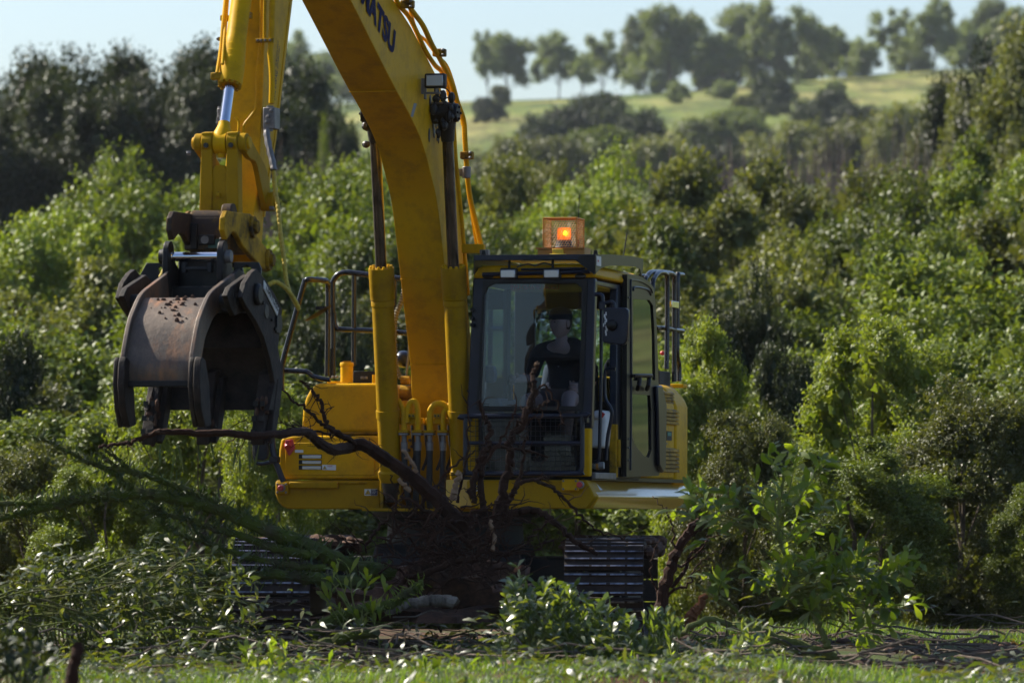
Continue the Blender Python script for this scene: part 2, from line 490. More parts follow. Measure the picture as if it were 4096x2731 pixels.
M['leaf_pile'] = leaf_mat('wilting_shiny_leaves', [(0.032, 0.046, 0.016), (0.050, 0.068, 0.020), (0.090, 0.092, 0.030)], 0.32, 0.42, spec=0.6, var=0.1)
M['leaf_epi'] = leaf_mat('small_epiphyte_leaves', [(0.022, 0.040, 0.014), (0.040, 0.062, 0.018), (0.06, 0.075, 0.022)], 0.22, 0.45, var=0.1)
M['fern'] = leaf_mat('bright_green_fronds', [(0.035, 0.10, 0.03), (0.05, 0.13, 0.035)], 0.35, 0.35)
M['grass'] = leaf_mat('green_grass', [(0.050, 0.095, 0.018), (0.085, 0.140, 0.024), (0.13, 0.15, 0.04)], 0.40, 0.45, var=0.1)
M['twig'] = simple('bare_grey_brown_twigs', (0.13, 0.095, 0.08), 0.9, var=0.3)
M['tine'] = simple('muddy_dark_tine_steel', (0.022, 0.014, 0.010), 0.7, var=0.8, scale=9, bmp=0.6, bscale=30, spec=0.3)

def ground_mat():
    m, nt, b, o = new_mat('ground_soil_and_pasture')
    tc = nd(nt, 'ShaderNodeTexCoord'); sp = nd(nt, 'ShaderNodeSeparateXYZ'); nt.links.new(tc.outputs['Object'], sp.inputs[0])
    soil = ramp(nt, noise(nt, 1.6, 9, 0.7), [(0.3, (0.040, 0.020, 0.012)), (0.55, (0.085, 0.042, 0.024)), (0.75, (0.14, 0.08, 0.045))])
    turf = ramp(nt, noise(nt, 3.0, 8, 0.7), [(0.3, (0.030, 0.045, 0.012)), (0.7, (0.075, 0.095, 0.025))])
    near = mix(nt, ramp(nt, noise(nt, 0.45, 6, 0.65), [(0.45, 0.0), (0.60, 1.0)]), soil, turf)
    past = ramp(nt, noise(nt, 0.05, 9, 0.7, stretch=(1, 0.22, 1)), [(0.36, (0.05, 0.085, 0.018)), (0.50, (0.12, 0.15, 0.030)), (0.62, (0.27, 0.25, 0.08))])
    tuf = ramp(nt, noise(nt, 0.35, 6, 0.7), [(0.35, 0.75), (0.65, 1.12)])
    past = mix(nt, 1.0, past, tuf, 'MULTIPLY')
    st_ = ramp(nt, noise(nt, 0.12, 7, 0.75, stretch=(1, 0.12, 1)), [(0.40, 0.45), (0.52, 1.0), (0.66, 1.25)])
    past = mix(nt, 1.0, past, st_, 'MULTIPLY')
    mr = nd(nt, 'ShaderNodeMapRange'); mr.inputs['From Min'].default_value = 90; mr.inputs['From Max'].default_value = 200
    nt.links.new(sp.outputs['Y'], mr.inputs['Value'])
    nt.links.new(mix(nt, mr.outputs[0], near, past), b.inputs['Base Color'])
    b.inputs['Roughness'].default_value = 0.95; b.inputs['Specular IOR Level'].default_value = 0.15
    bump(nt, b, noise(nt, 14, 8, 0.7), 0.8, 0.04)
    return m
M['ground'] = ground_mat()

# ------------------------------------------------------------------ ground
def sstep(a, b, x):
    t = np.clip((x - a) / (b - a), 0, 1); return t*t*(3-2*t)

def gz(x, y):
    x = np.asarray(x, float); y = np.asarray(y, float)
    z = -0.0215*np.clip(y, -3.5, 4.0)
    z = z + 0.13*sstep(-3.0, -4.6, y) + 0.18*sstep(-8.5, -12.5, y)                                   # low bank in front of the tracks
    z = z + 0.05*np.sin(x*1.3+0.7)*np.sin(y*0.9)*sstep(6, -4, y) + 0.03*np.sin(x*3.1)*np.sin(y*2.3+1)*sstep(2, -4, y)
    z = z - 3.4*sstep(4.0, 30.0, y)
    z = z + 3.6*sstep(75, 140, y) + 17.0*sstep(150, 430, y)
    rid = 36.5 + 0.052*np.clip(x, -400, 400) - 0.00006*x*x*0.2
    z = z + rid*np.clip((y-400)/450.0, 0, 1) * sstep(2200, 1000, y)
    z = z + 0.9*np.sin(x*0.045+1)*np.sin(y*0.02)*sstep(250, 500, y)
    return z

def ground_point(x, y): return Vector((x, y, float(gz(x, y))))

ys = np.concatenate([np.linspace(-140, -16, 20), np.linspace(-15, 6, 106), np.linspace(7, 60, 40), np.linspace(65, 400, 40), np.linspace(415, 900, 60), np.linspace(930, 2600, 24)])
us = np.linspace(-1, 1, 121); us = np.sign(us)*np.abs(us)**1.6
GX = us[None, :]*(45 + 0.75*np.abs(ys[:, None]+42)); GY = np.repeat(ys[:, None], len(us), 1)
GZ = gz(GX, GY)
mb = MB(); nu = len(us)
mb.v = [tuple(p) for p in np.stack([GX, GY, GZ], -1).reshape(-1, 3)]
mb.f = [(j*nu+i, j*nu+i+1, (j+1)*nu+i+1, (j+1)*nu+i) for j in range(len(ys)-1) for i in range(nu-1)]
mb.mi = [0]*len(mb.f)
tag(mb.build('ground', M['ground'], smooth=180), kind='structure')

# ------------------------------------------------------------------ air
def haze():
    mb = MB().box(-700, 700, -150, 1000, -6.5, 92)
    m = bpy.data.materials.new('thin_blue_haze'); m.use_nodes = True
    nt = m.node_tree; nt.nodes.remove(nt.nodes['Principled BSDF'])
    v = nd(nt, 'ShaderNodeVolumePrincipled')
    v.inputs['Color'].default_value = (0.80, 0.88, 1.0, 1); v.inputs['Density'].default_value = 0.000065
    v.inputs['Anisotropy'].default_value = 0.2
    nt.links.new(v.outputs[0], nt.nodes['Material Output'].inputs['Volume'])
    tag(mb.build('haze', m, smooth=0), kind='stuff')
HAZE = True
if HAZE: haze()

# ------------------------------------------------------------------ vegetation
def rnd_dirs(n):
    d = rng.normal(size=(n, 3)); return d/np.linalg.norm(d, axis=1)[:, None]

def norm(a): return a/np.maximum(np.linalg.norm(a, axis=-1, keepdims=True), 1e-9)

def leaf_quads(c, ax, nr, L, W, fold=0.18):
    """diamond leaves folded along the midrib"""
    L = np.broadcast_to(L, (len(c),))[:, None]; W = np.broadcast_to(W, (len(c),))[:, None]
    ax = norm(ax); s = norm(np.cross(ax, nr)); nr = np.cross(s, ax)
    mid = c + ax*L*0.48
    return np.stack([c, mid + s*W*0.5 + nr*W*fold, c + ax*L - nr*L*0.10, mid - s*W*0.5 + nr*W*fold], 1)

def leaf_straps(c, ax, nr, L, W, droop=0.25, wave=0.12, k=5):
    """close-up leaves: ribbons of k pairs, curved and a little wavy"""
    n = len(c)
    L = np.broadcast_to(L, (n,))[:, None]; W = np.broadcast_to(W, (n,))[:, None]
    ax = norm(ax); s = norm(np.cross(ax, nr)); nr = np.cross(s, ax)
    prof = np.interp(np.linspace(0, 1, k), [0, 0.25, 0.5, 0.75, 0.92, 1], [0.10, 0.42, 0.80, 1.0, 0.72, 0.22])
    ph = rng.uniform(0, 6.28, (n, 1)); out = np.empty((n, k, 2, 3))
    dr = droop*rng.uniform(0.3, 1.5, (n, 1))
    for i, t in enumerate(np.linspace(0, 1, k)):
        p = c + ax*L*t - nr*(L*dr*t*t)
        wv = wave*np.sin(ph + t*9)*L*0.5
        out[:, i, 0] = p + s*W*0.5*prof[i] + nr*(W*0.22*prof[i]) + nr*wv*0.35
        out[:, i, 1] = p - s*W*0.5*prof[i] + nr*(W*0.22*prof[i]) - nr*wv*0.35
    return out

def crown_mesh(name, mat, n_cl, Rxyz, cz, cl_r, twigs, per, L, W, low=-0.9, seed=0, hollow=0.62, twig_r=0.16, conical=0.0, core=0.5, inner=70, align=1.0):
    """leaf clumps on an uneven crown: leaves sit on twig ends and face outwards; coarse inner foliage closes the middle"""
    global rng
    keep = rng; rng = np.random.default_rng(seed)
    d = rnd_dirs(n_cl*3); d = d[d[:, 2] > low][:n_cl]; n_cl = len(d)
    rad = rng.uniform(hollow, 1.0, (n_cl, 1))
    cc = d*rad*np.array(Rxyz)
    if conical: cc[:, :2] *= (1 - conical*np.clip(cc[:, 2:3]/Rxyz[2], -0.2, 1))
    cc[:, 2] += cz
    cr = cl_r*rng.uniform(0.65, 1.3, (n_cl, 1))
    cr[rng.random(n_cl) < 0.2] *= 0.6
    td = rnd_dirs(n_cl*twigs).reshape(n_cl, twigs, 3)
    out = norm(d)[:, None]                                   # clumps carry most of their leaves on the outer, upper side
    td = norm(td + out*0.55 + np.array([0, 0, 0.35]))
    tw = cc[:, None] + td*cr[:, None]*rng.uniform(core, 1.08, (n_cl, twigs, 1))
    tw = tw.reshape(-1, 3); tn = td.reshape(-1, 3)
    tdir = norm(tn + np.array([0, 0, 0.45]) + rng.normal(size=(len(tw), 3))*0.3)
    m = len(tw)*per
    off = rng.normal(size=(len(tw), per, 3))*twig_r*0.45 + tdir[:, None]*rng.uniform(-1.0, 1.0, (len(tw), per, 1))*twig_r
    c = (tw[:, None] + off).reshape(-1, 3)
    ax = np.repeat(tdir, per, 0)*0.5 + rnd_dirs(m)*0.9
    nr = np.repeat(tn, per, 0)*align + rnd_dirs(m)*0.8 + np.array([0, 0, 0.45*align])
    q = leaf_quads(c, ax, nr, L*rng.uniform(0.6, 1.25, m), W*rng.uniform(0.7, 1.2, m))
    if inner:
        ci = (cc[:, None] + rnd_dirs(n_cl*inner).reshape(n_cl, inner, 3)*cr[:, None]*rng.uniform(0, 0.78, (n_cl, inner, 1))).reshape(-1, 3)
        q = np.concatenate([q, leaf_quads(ci, rnd_dirs(len(ci)), rnd_dirs(len(ci)), cl_r*0.42, cl_r*0.30)])
    rng = keep
    return quad_mesh(name, q, mat), cc

def trunk_mesh(name, cc, H, r0, mat, seed=0, limbs=8, lean=0.2, base_split=1):
    rs = random.Random(seed); mb = MB()
    for b in range(base_split):
        ox, oy = (rs.uniform(-.4, .4), rs.uniform(-.4, .4)) if base_split > 1 else (0, 0)
        top = Vector((rs.uniform(-lean, lean)+ox*2.2, rs.uniform(-lean, lean)+oy*2, H*0.82))
        P = [Vector((ox*0.4, oy*0.4, -0.25)).lerp(top, t) + Vector((rs.uniform(-1, 1), rs.uniform(-1, 1), 0))*0.06*H*0.2*(0 < t < 1) for t in (0, .2, .4, .6, .8, 1)]
        P = curve(P, 3); n = len(P)
        mb.tube(P, [r0*(1-0.8*i/(n-1)) for i in range(n)], 7)
        idx = list(range(len(cc))); rs.shuffle(idx)
        for k in idx[:limbs]:
            e = Vector(cc[k]); t = min(0.85, max(0.25, e.z/H*0.65)); a = Vector(P[int(t*(n-1))])
            mid = a.lerp(e, 0.5) + Vector((rs.uniform(-.1, .1), rs.uniform(-.1, .1), rs.uniform(-.05, .15)))*H*0.15
            C = curve([a, mid, e], 3); rr = r0*(1-0.8*t)*0.55
            mb.tube(C, [rr*(1-0.8*i/(len(C)-1)) for i in range(len(C))], 5)
    return mb.mesh(name, mat)

PROTO = {}
def proto(key, H, r0, bark, limbs=8, split=1, lean=0.2, **kw):
    cm, cc = crown_mesh('crown_' + key, **kw)
    tm = trunk_mesh('trunk_' + key, cc, H, r0, bark, kw.get('seed', 0), limbs, lean, split)
    PROTO[key] = (cm, tm, H)

# round broadleaf crowns of the wood, foliage almost to the ground (about 7 m high)
for i, (cl, tw, pe) in enumerate([(46, 34, 30), (38, 42, 30), (54, 30, 30), (42, 38, 30)]):
    proto('wood%d' % i, 7.0, 0.10, M['bark'], mat=M['leaf_mid'], n_cl=cl, Rxyz=(1.9, 1.9, 3.0), cz=3.6, cl_r=0.66, twigs=tw, per=pe,
          L=0.105, W=0.052, seed=30+i, hollow=0.72, core=0.72, split=2 if i % 2 else 1)
# dark tall trees further back
for i in range(3):
    proto('dark%d' % i, 13.0, 0.22, M['bark'], mat=M['leaf_dark'], n_cl=62, Rxyz=(2.7, 2.7, 5.4), cz=6.9, cl_r=1.25, twigs=30, per=22,
          L=0.22, W=0.12, seed=60+i, hollow=0.66, core=0.7, twig_r=0.34, conical=0.22)
# gum trees of the ridge: clear stems, open crowns
for i in range(4):
    proto('gum%d' % i, 14.0, 0.17, M['bark'], mat=M['leaf_far'], n_cl=[40, 30, 46, 26][i], Rxyz=[(4.6, 4.6, 6.0), (5.4, 5.4, 5.6), (4.4, 4.4, 6.3), (4.8, 4.8, 6.0)][i], cz=7.7, cl_r=[1.5, 1.7, 1.4, 1.2][i], twigs=24, per=12,
          L=0.55, W=0.27, low=-0.75, seed=80+i, hollow=0.25, twig_r=0.5, limbs=14, core=0.2, inner=24)
# dense bushes of the hillside
for i in range(2):
    proto('bush%d' % i, 6.0, 0.15, M['bark'], mat=M['leaf_dark'], n_cl=34, Rxyz=(4.0, 3.6, 2.7), cz=2.6, cl_r=1.2, twigs=16, per=12,
          L=0.5, W=0.25, seed=95+i, hollow=0.5, twig_r=0.45)

def place_tree(name, key, x, y, top_z=None, h=None, label='', group=None, wide=1.0, mat=None, rz=None, cat='tree', foliage='crown'):
    cm, tm, H = PROTO[key]
    g = ground_point(x, y)
    hh = h if h else top_z - g.z
    s = hh/H
    r = empty(name, loc=g); r.rotation_euler = (0, 0, random.uniform(0, 6.28) if rz is None else rz)
    r.scale = (s*wide, s*wide, s)
    tag(r, label, cat, group)
    c = link(foliage, cm, r); link('trunk', tm, r)
    if mat:
        c.material_slots[0].link = 'OBJECT'; c.material_slots[0].material = mat
    return r

def px_tree(name, key, px, py, Y, label, group=None, width=None, mat=None, cat='tree', foliage='crown'):
    """tree whose top stands at pixel (px,py) at distance row Y; width in pixels of the crown"""
    p = at(px, py, Y); g = ground_point(p.x, Y); H = PROTO[key][2]; s = (p.z-g.z)/H
    wide = 1.0
    if width:
        base = {'wood': 2.4, 'dark': 3.6, 'gum0': 5.2, 'gum': 5.2, 'bush': 4.9}[key.rstrip('0123456789')]
        wide = width*(Y-CAM.y)/K/2/(base*s)
    return place_tree(name, key, p.x, Y, top_z=p.z, label=label, group=group, wide=wide, mat=mat, cat=cat, foliage=foliage)

# --- the dense wood behind the machine
SKX = [-600, -200, 0, 250, 420, 700, 1000, 1400, 1800, 2000, 2300, 2600, 2900, 3200, 3600, 3800, 4096, 4700]
SKY = [820, 820, 800, 640, 570, 590, 590, 590, 620, 650, 610, 550, 545, 620, 610, 540, 480, 480]
WG = 'leafy trees of the wood behind the excavator'
WL = 'rounded glossy-leaved tree in the dense wood on the slope behind the excavator'
wi = 0
for Y, dy, step in ((64, 0, 2.5), (52, 130, 2.5), (41, 290, 2.4), (31, 470, 2.2), (23, 690, 2.1), (17, 900, 2.0)):
    d = Y - CAM.y; hw = 0.0975*d + 2.2
    x = -hw + random.uniform(0, 1)
    while x < hw:
        px = PCX + x*K/d
        top = np.interp(px, SKX, SKY) + dy + random.uniform(-60, 110)*(1 if dy else 0.5)
        if dy >= 690 and 2820 < px < 3250: x += step*0.8; continue          # the dark gap right of the machine
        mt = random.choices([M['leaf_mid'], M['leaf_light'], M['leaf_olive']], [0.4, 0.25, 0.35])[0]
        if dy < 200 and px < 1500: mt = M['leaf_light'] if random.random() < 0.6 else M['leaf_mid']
        px_tree('broadleaf_tree', 'wood%d' % (wi % 4), px, top, Y, WL, WG, mat=mt,
                width=random.uniform(0.9, 1.25)*4.6*K/d*(1.0 if Y > 30 else 0.85)); wi += 1
        x += step*random.uniform(0.8, 1.2)

for px, py, w, Y, lab in ((60, 1290, 700, 20, 'tree at the left edge of the wood, leaves coloured dark for shade'), (3010, 1080, 560, 27, 'tree filling the gap right of the machine, leaves coloured dark for shade'),
                          (3120, 1330, 460, 21, 'smaller tree low in the gap right of the machine, leaves coloured dark for shade'), (1330, 1130, 620, 26, 'tree behind the handrails left of the boom, leaves coloured dark for shade')):
    px_tree('added_shade_tree', 'wood%d' % (int(px) % 4), px, py, Y, lab, width=w, mat=M['leaf_dark'])  # dark leaf colour stands in for the deep shade in the wood's gaps
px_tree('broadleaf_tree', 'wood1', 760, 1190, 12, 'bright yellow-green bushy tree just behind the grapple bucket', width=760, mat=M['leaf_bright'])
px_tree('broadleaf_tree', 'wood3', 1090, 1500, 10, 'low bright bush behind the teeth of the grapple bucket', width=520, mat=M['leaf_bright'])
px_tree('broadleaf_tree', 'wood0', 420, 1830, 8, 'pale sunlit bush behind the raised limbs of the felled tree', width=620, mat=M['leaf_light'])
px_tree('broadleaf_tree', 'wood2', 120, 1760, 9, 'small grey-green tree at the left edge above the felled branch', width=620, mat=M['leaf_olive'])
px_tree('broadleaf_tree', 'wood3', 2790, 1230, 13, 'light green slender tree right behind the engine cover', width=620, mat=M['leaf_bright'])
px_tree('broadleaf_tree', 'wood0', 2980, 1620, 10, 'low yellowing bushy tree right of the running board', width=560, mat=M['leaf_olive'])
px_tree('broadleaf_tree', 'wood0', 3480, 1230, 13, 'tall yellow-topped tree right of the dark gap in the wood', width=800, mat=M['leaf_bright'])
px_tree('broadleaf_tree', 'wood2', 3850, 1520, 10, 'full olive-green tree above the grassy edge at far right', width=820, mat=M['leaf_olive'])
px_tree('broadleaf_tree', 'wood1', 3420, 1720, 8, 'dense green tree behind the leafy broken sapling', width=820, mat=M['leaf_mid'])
px_tree('broadleaf_tree', 'wood3', 4180, 1900, 8, 'deep green bush cut by the right edge above the grass', width=560, mat=M['leaf_mid'], cat='bush')

for px, py, Y, lab in ((1960, 590, 78, 'leafy tree closing the wood just right of the boom hoses'), (2110, 610, 80, 'leafy tree in the back row left above the amber beacon'), (2240, 600, 78, 'leafy tree in the back row right above the amber beacon')):
    px_tree('broadleaf_tree', 'wood%d' % (px % 4), px, py, Y, lab, width=620, mat=M['leaf_olive'])
place_tree('added_shade_tree', 'wood2', -6.6, -1.4, h=8.6, wide=0.75, label='unseen leafy tree added outside the left edge to shade the roots', mat=M['leaf_mid'])  # unseen tree, added out of frame to cast shade on the root tangle

# --- dark trees on the left skyline and at the right
for i, (px, py, w, Y) in enumerate([(-150, 330, 420, 150), (60, 340, 330, 150), (150, 275, 330, 140), (300, 285, 300, 146), (375, 225, 330, 138), (475, 250, 280, 150),
                                    (570, 285, 330, 142), (690, 262, 360, 150), (790, 225, 320, 140), (940, 260, 380, 146), (1080, 240, 360, 140), (1190, 300, 330, 150), (1265, 400, 240, 138), (-40, 400, 330, 132), (220, 350, 300, 134), (420, 330, 320, 132), (630, 340, 320, 134), (860, 330, 330, 132), (1010, 330, 330, 134)]):
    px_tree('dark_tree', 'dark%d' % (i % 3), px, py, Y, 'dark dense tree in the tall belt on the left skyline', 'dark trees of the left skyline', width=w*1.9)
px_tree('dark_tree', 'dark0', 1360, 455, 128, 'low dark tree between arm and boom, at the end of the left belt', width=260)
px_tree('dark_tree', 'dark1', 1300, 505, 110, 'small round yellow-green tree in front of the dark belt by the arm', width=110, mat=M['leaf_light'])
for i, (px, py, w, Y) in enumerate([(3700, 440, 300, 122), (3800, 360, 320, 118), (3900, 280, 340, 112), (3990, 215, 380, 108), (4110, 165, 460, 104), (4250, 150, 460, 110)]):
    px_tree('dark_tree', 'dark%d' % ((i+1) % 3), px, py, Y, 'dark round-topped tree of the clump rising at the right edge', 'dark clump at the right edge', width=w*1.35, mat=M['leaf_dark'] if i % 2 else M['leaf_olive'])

# --- ridge
RID = 850
ridge = [(1180, 105, 150, 'gum3', 'thin tall gum tree on the ridge beside the excavator arm'),
         (1290, 205, 300, 'gum0', 'broad grey gum tree on the ridge between arm and boom'),
         (1215, 250, 200, 'bush0', 'dark low tree on the ridge beside the excavator arm'),
         (1950, 105, 120, 'gum3', 'sparse leaning gum tree standing just right of the boom hoses'),
         (2030, 130, 220, 'gum0', 'first full gum tree right of the boom on the ridge'),
         (2235, 138, 200, 'gum2', 'rounded gum tree second along the ridge from the boom'),
         (2410, 125, 180, 'gum1', 'rounded gum tree third along the ridge from the boom'),
         (2330, 215, 130, 'gum3', 'short gum tree between the second and third rounded gums'),
         (2580, 60, 220, 'gum2', 'tall open gum tree at the left end of the big ridge grove'),
         (2680, 15, 230, 'gum0', 'tallest gum tree on the left half of the big ridge grove'),
         (2790, 60, 210, 'gum1', 'gum tree with split crown inside the big ridge grove'),
         (2890, 140, 200, 'gum2', 'short grey gum tree low in the middle of the big ridge grove'),
         (2960, 12, 220, 'gum0', 'dense tall gum tree at the centre of the big ridge grove'),
         (3075, 8, 210, 'gum2', 'dark-crowned tall gum tree right of centre in the big ridge grove'),
         (3190, 30, 230, 'gum1', 'spreading gum tree near the right end of the big ridge grove'),
         (3290, 80, 200, 'gum3', 'thin-crowned gum tree at the right end of the big ridge grove'),
         (3370, 170, 190, 'bush0', 'dark squat tree on the ridge right of the big grove'),
         (3450, 165, 170, 'bush1', 'dark bushy tree on the ridge left of the pair of slender gums'),
         (3560, 15, 170, 'gum3', 'slender gum tree with a forked top on the ridge'),
         (3640, 130, 160, 'gum1', 'low gum tree between the slender pair on the ridge'),
         (3740, 0, 190, 'gum2', 'tall slender gum tree with layered crown on the ridge'),
         (3850, 110, 220, 'bush1', 'dark wide tree behind the right end of the ridge'),
         (3960, -10, 200, 'gum0', 'tall gum tree near the right end of the ridge'),
         (4060, 40, 240, 'gum2', 'dark gum tree at the right end of the ridge'),
         (1420, 215, 200, 'bush1', 'dark low gum on the ridge seen just left of the boom'),
         (2620, 190, 260, 'bush0', 'low dark thicket under the left half of the big ridge grove'), (2850, 200, 260, 'bush1', 'low dark thicket under the middle of the big ridge grove'),
         (3060, 180, 240, 'bush0', 'low dark thicket under the right half of the big ridge grove'), (3230, 190, 180, 'bush1', 'low thicket under the spreading gum of the ridge grove'),
         (3640, 190, 200, 'bush0', 'low thicket under the slender gums of the ridge'), (3960, 150, 300, 'bush1', 'low thicket at the right end of the ridge'),
         (1020, 160, 260, 'gum1', 'gum tree on the ridge seen behind the bucket cylinder')]
for px, py, w, k, lab in ridge:
    if px == 1020: continue
    px_tree('gum_tree' if k[0] == 'g' else 'ridge_tree', k, px, py, RID + random.uniform(-20, 25), lab, 'trees along the hill ridge', width=w*1.12, mat=M['leaf_far'])

# --- bushes on the pasture slope
for i, (px, py, w, Y, mt, lab) in enumerate([
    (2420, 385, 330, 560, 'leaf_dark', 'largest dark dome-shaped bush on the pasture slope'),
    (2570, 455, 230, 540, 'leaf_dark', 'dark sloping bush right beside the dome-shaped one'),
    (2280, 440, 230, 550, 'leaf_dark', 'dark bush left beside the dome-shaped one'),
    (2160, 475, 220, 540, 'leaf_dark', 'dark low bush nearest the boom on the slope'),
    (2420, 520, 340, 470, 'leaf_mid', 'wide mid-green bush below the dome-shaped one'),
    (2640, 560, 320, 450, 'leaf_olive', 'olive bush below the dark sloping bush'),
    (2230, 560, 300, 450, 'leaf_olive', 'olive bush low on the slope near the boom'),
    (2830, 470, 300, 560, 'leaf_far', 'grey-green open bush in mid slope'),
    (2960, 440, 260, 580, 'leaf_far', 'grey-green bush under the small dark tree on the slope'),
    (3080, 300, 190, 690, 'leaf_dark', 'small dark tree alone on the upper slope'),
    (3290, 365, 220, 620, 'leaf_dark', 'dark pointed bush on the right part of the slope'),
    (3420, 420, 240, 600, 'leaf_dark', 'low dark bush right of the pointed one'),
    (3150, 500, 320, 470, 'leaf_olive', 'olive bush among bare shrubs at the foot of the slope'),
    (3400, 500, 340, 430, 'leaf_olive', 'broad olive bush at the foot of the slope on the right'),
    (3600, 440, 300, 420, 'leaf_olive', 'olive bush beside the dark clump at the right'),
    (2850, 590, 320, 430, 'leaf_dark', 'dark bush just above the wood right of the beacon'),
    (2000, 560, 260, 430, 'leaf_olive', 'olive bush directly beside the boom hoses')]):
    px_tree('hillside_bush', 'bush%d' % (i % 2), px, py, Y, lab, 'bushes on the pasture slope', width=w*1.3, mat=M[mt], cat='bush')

for i in range(18):
    px = random.uniform(1880, 3620); Y = random.uniform(470, 790); d = Y-CAM.y; x = (px-PCX)*d/K
    place_tree('scrub_bush', 'bush%d' % (i % 2), x, Y, h=random.uniform(1.2, 3.4), wide=random.uniform(.8, 1.6), label='small scrub bush dotted on the open pasture of the hill', group='small scrub bushes on the pasture', mat=random.choice([M['leaf_olive'], M['leaf_far'], M['leaf_far'], M['leaf_dark']]), cat='bush')

# --- bare shrubs at the edge of the wood
def bare_shrub_mesh(seed, n=520, H=5.0):
    rs = np.random.default_rng(seed); S = []
    for i in range(n):
        a = rs.uniform(0, 6.28); r = rs.uniform(0, 3.0); lean = rs.uniform(0.0, 0.38)
        p = np.array([math.cos(a)*r*0.6, math.sin(a)*r*0.6, rs.uniform(0, 1.8)]); d = norm(np.array([math.cos(a)*lean, math.sin(a)*lean, 1.0]))
        L = rs.uniform(1.5, H-p[2]); w = rs.uniform(0.010, 0.030); side = norm(np.cross(d, rs.normal(size=3)))
        q = []
        for t in (0, .35, .7, 1):
            c = p + d*L*t + rs.normal(size=3)*0.08*t; q.append([c-side*w*(1-.8*t), c+side*w*(1-.8*t)])
        S.append(q)
    return grid_strips('bare_twigs', np.array(S), M['twig'])
BS = [bare_shrub_mesh(5), bare_shrub_mesh(6)]
for i, (px, py, Y) in enumerate([(1230, 530, 100), (1290, 560, 96), (1180, 590, 98), (1360, 590, 92), (2900, 520, 96), (3010, 510, 100), (3110, 540, 92),
                                 (3220, 560, 96), (3340, 520, 100), (3460, 470, 104), (3560, 480, 98), (3650, 520, 92), (2780, 560, 92)]):
    p = at(px, py, Y); g = ground_point(p.x, Y); o = link('bare_shrub', BS[i % 2]); o.location = g
    o.scale = (1.0, 1.0, (p.z-g.z)/5.0); o.rotation_euler[2] = i*1.7
    tag(o, 'leafless grey-brown shrub of thin upright stems behind the wood', 'shrub', 'bare shrubs behind the wood')

# ------------------------------------------------------------------ excavator
U = Frame((-0.455, 0, 0), R(-13.5), -0.0215)          # upper structure: x to the viewer's right, -y forward
C_ = Frame((-0.455, 0, 0), R(-3.0), -0.0215)          # undercarriage
EX = empty('excavator', M=U.M)
tag(EX, 'yellow crawler excavator with dark cab, raised boom and grapple bucket', 'excavator')
MC = U.I @ C_.M
F, L = U.F, U.L
def yz(p): return (p[1], p[2])
def xz(p): return (p[0], p[2])

def bolts(parent, c, axis, ring, n, r=0.011, h=0.014, name='bolt', mat='steel', start=0.0):
    c, axis = Vector(c), Vector(axis).normalized()
    mb = MB().lathe((0,0,0), (0,0,h), [(0, r), (0.8, r), (1, r*0.75)], 6)
    me = mb.mesh(name, M[mat])
    q = axis.to_track_quat('Z', 'Y')
    for k in range(n):
        a = start + 2*math.pi*k/n
        o = link(name, me, parent)
        o.matrix_basis = Matrix.Translation(c + q @ Vector((math.cos(a)*ring, math.sin(a)*ring, 0))) @ q.to_matrix().to_4x4()

def bolts_at(parent, pts, axis, r=0.012, h=0.014, name='bolt', mat='steel'):
    me = MB().lathe((0,0,0), (0,0,h), [(0, r), (0.8, r), (1, r*0.75)], 6).mesh(name, M[mat])
    q = Vector(axis).to_track_quat('Z', 'Y')
    for p in pts:
        o = link(name, me, parent); o.matrix_basis = Matrix.Translation(Vector(p)) @ q.to_matrix().to_4x4()

def sticker(name, parent, pts, mat, th=0.002):
    """flat plate through four corner points, facing the viewer"""
    p = [Vector(q) for q in pts]; n = (p[1]-p[0]).cross(p[3]-p[0]).normalized()
    return MB().slab(p, n*th).build(name, M[mat], parent, smooth=0)

# --- boom
under = [(-5.35, 5.34), (-3.965, 4.78), (-2.86, 4.312), (-2.25, 4.075), (-1.85, 3.885), (-1.57, 3.655), (-1.365, 3.44), (-1.19, 3.10), (-1.03, 2.76), (-0.88, 2.45), (-0.76, 2.18), (-0.72, 1.97), (-0.62, 1.80)]
top = [(-0.20, 1.62), (-0.12, 1.95), (-0.28, 2.45), (-0.48, 2.95), (-0.60, 3.334), (-0.741, 3.82), (-0.90, 4.06), (-1.12, 4.26), (-1.44, 4.44), (-1.74, 4.56), (-2.205, 4.739), (-2.729, 4.895), (-5.25, 5.68)]
us_ = curve(under, 4)
boom = MB().px(us_ + top, -0.183, 0.183).build('boom', M['yellow'], EX, bevel=0.006)
rim = MB()                                             # plate edges proud of the side faces, weld beads
for y, z in ((-2.63, 4.215), (-1.085, 2.87), (-0.775, 2.21)):
    rim.tube([(-0.184, y-0.002, z), (0.184, y-0.002, z)], 0.006, 5)
rim.build('weld_bead', M['yellow'], boom)
for s in (-1, 1):
    MB().cyl((s*0.18, -0.25, 1.80), (s*0.26, -0.25, 1.80), 0.15).build('foot_boss', M['yellow_worn'], boom, bevel=0.01)
# lettering along the boom side
xd = Vector((0, 0.186, -0.063)).normalized(); yd = Vector((0, 0.079, 0.178)); yd = (yd - xd*yd.dot(xd)).normalized()
Ur = L(1568, 138, 0.184)
O = L(1557, 202, 0.184) + xd*0.06
text_mesh('brand_lettering', 'KOMATSU', M['letter'], O - xd*1.40 + Vector((0.003, 0, 0)), xd, yd, 1.46, 0.205, bold=0.045, parent=boom)
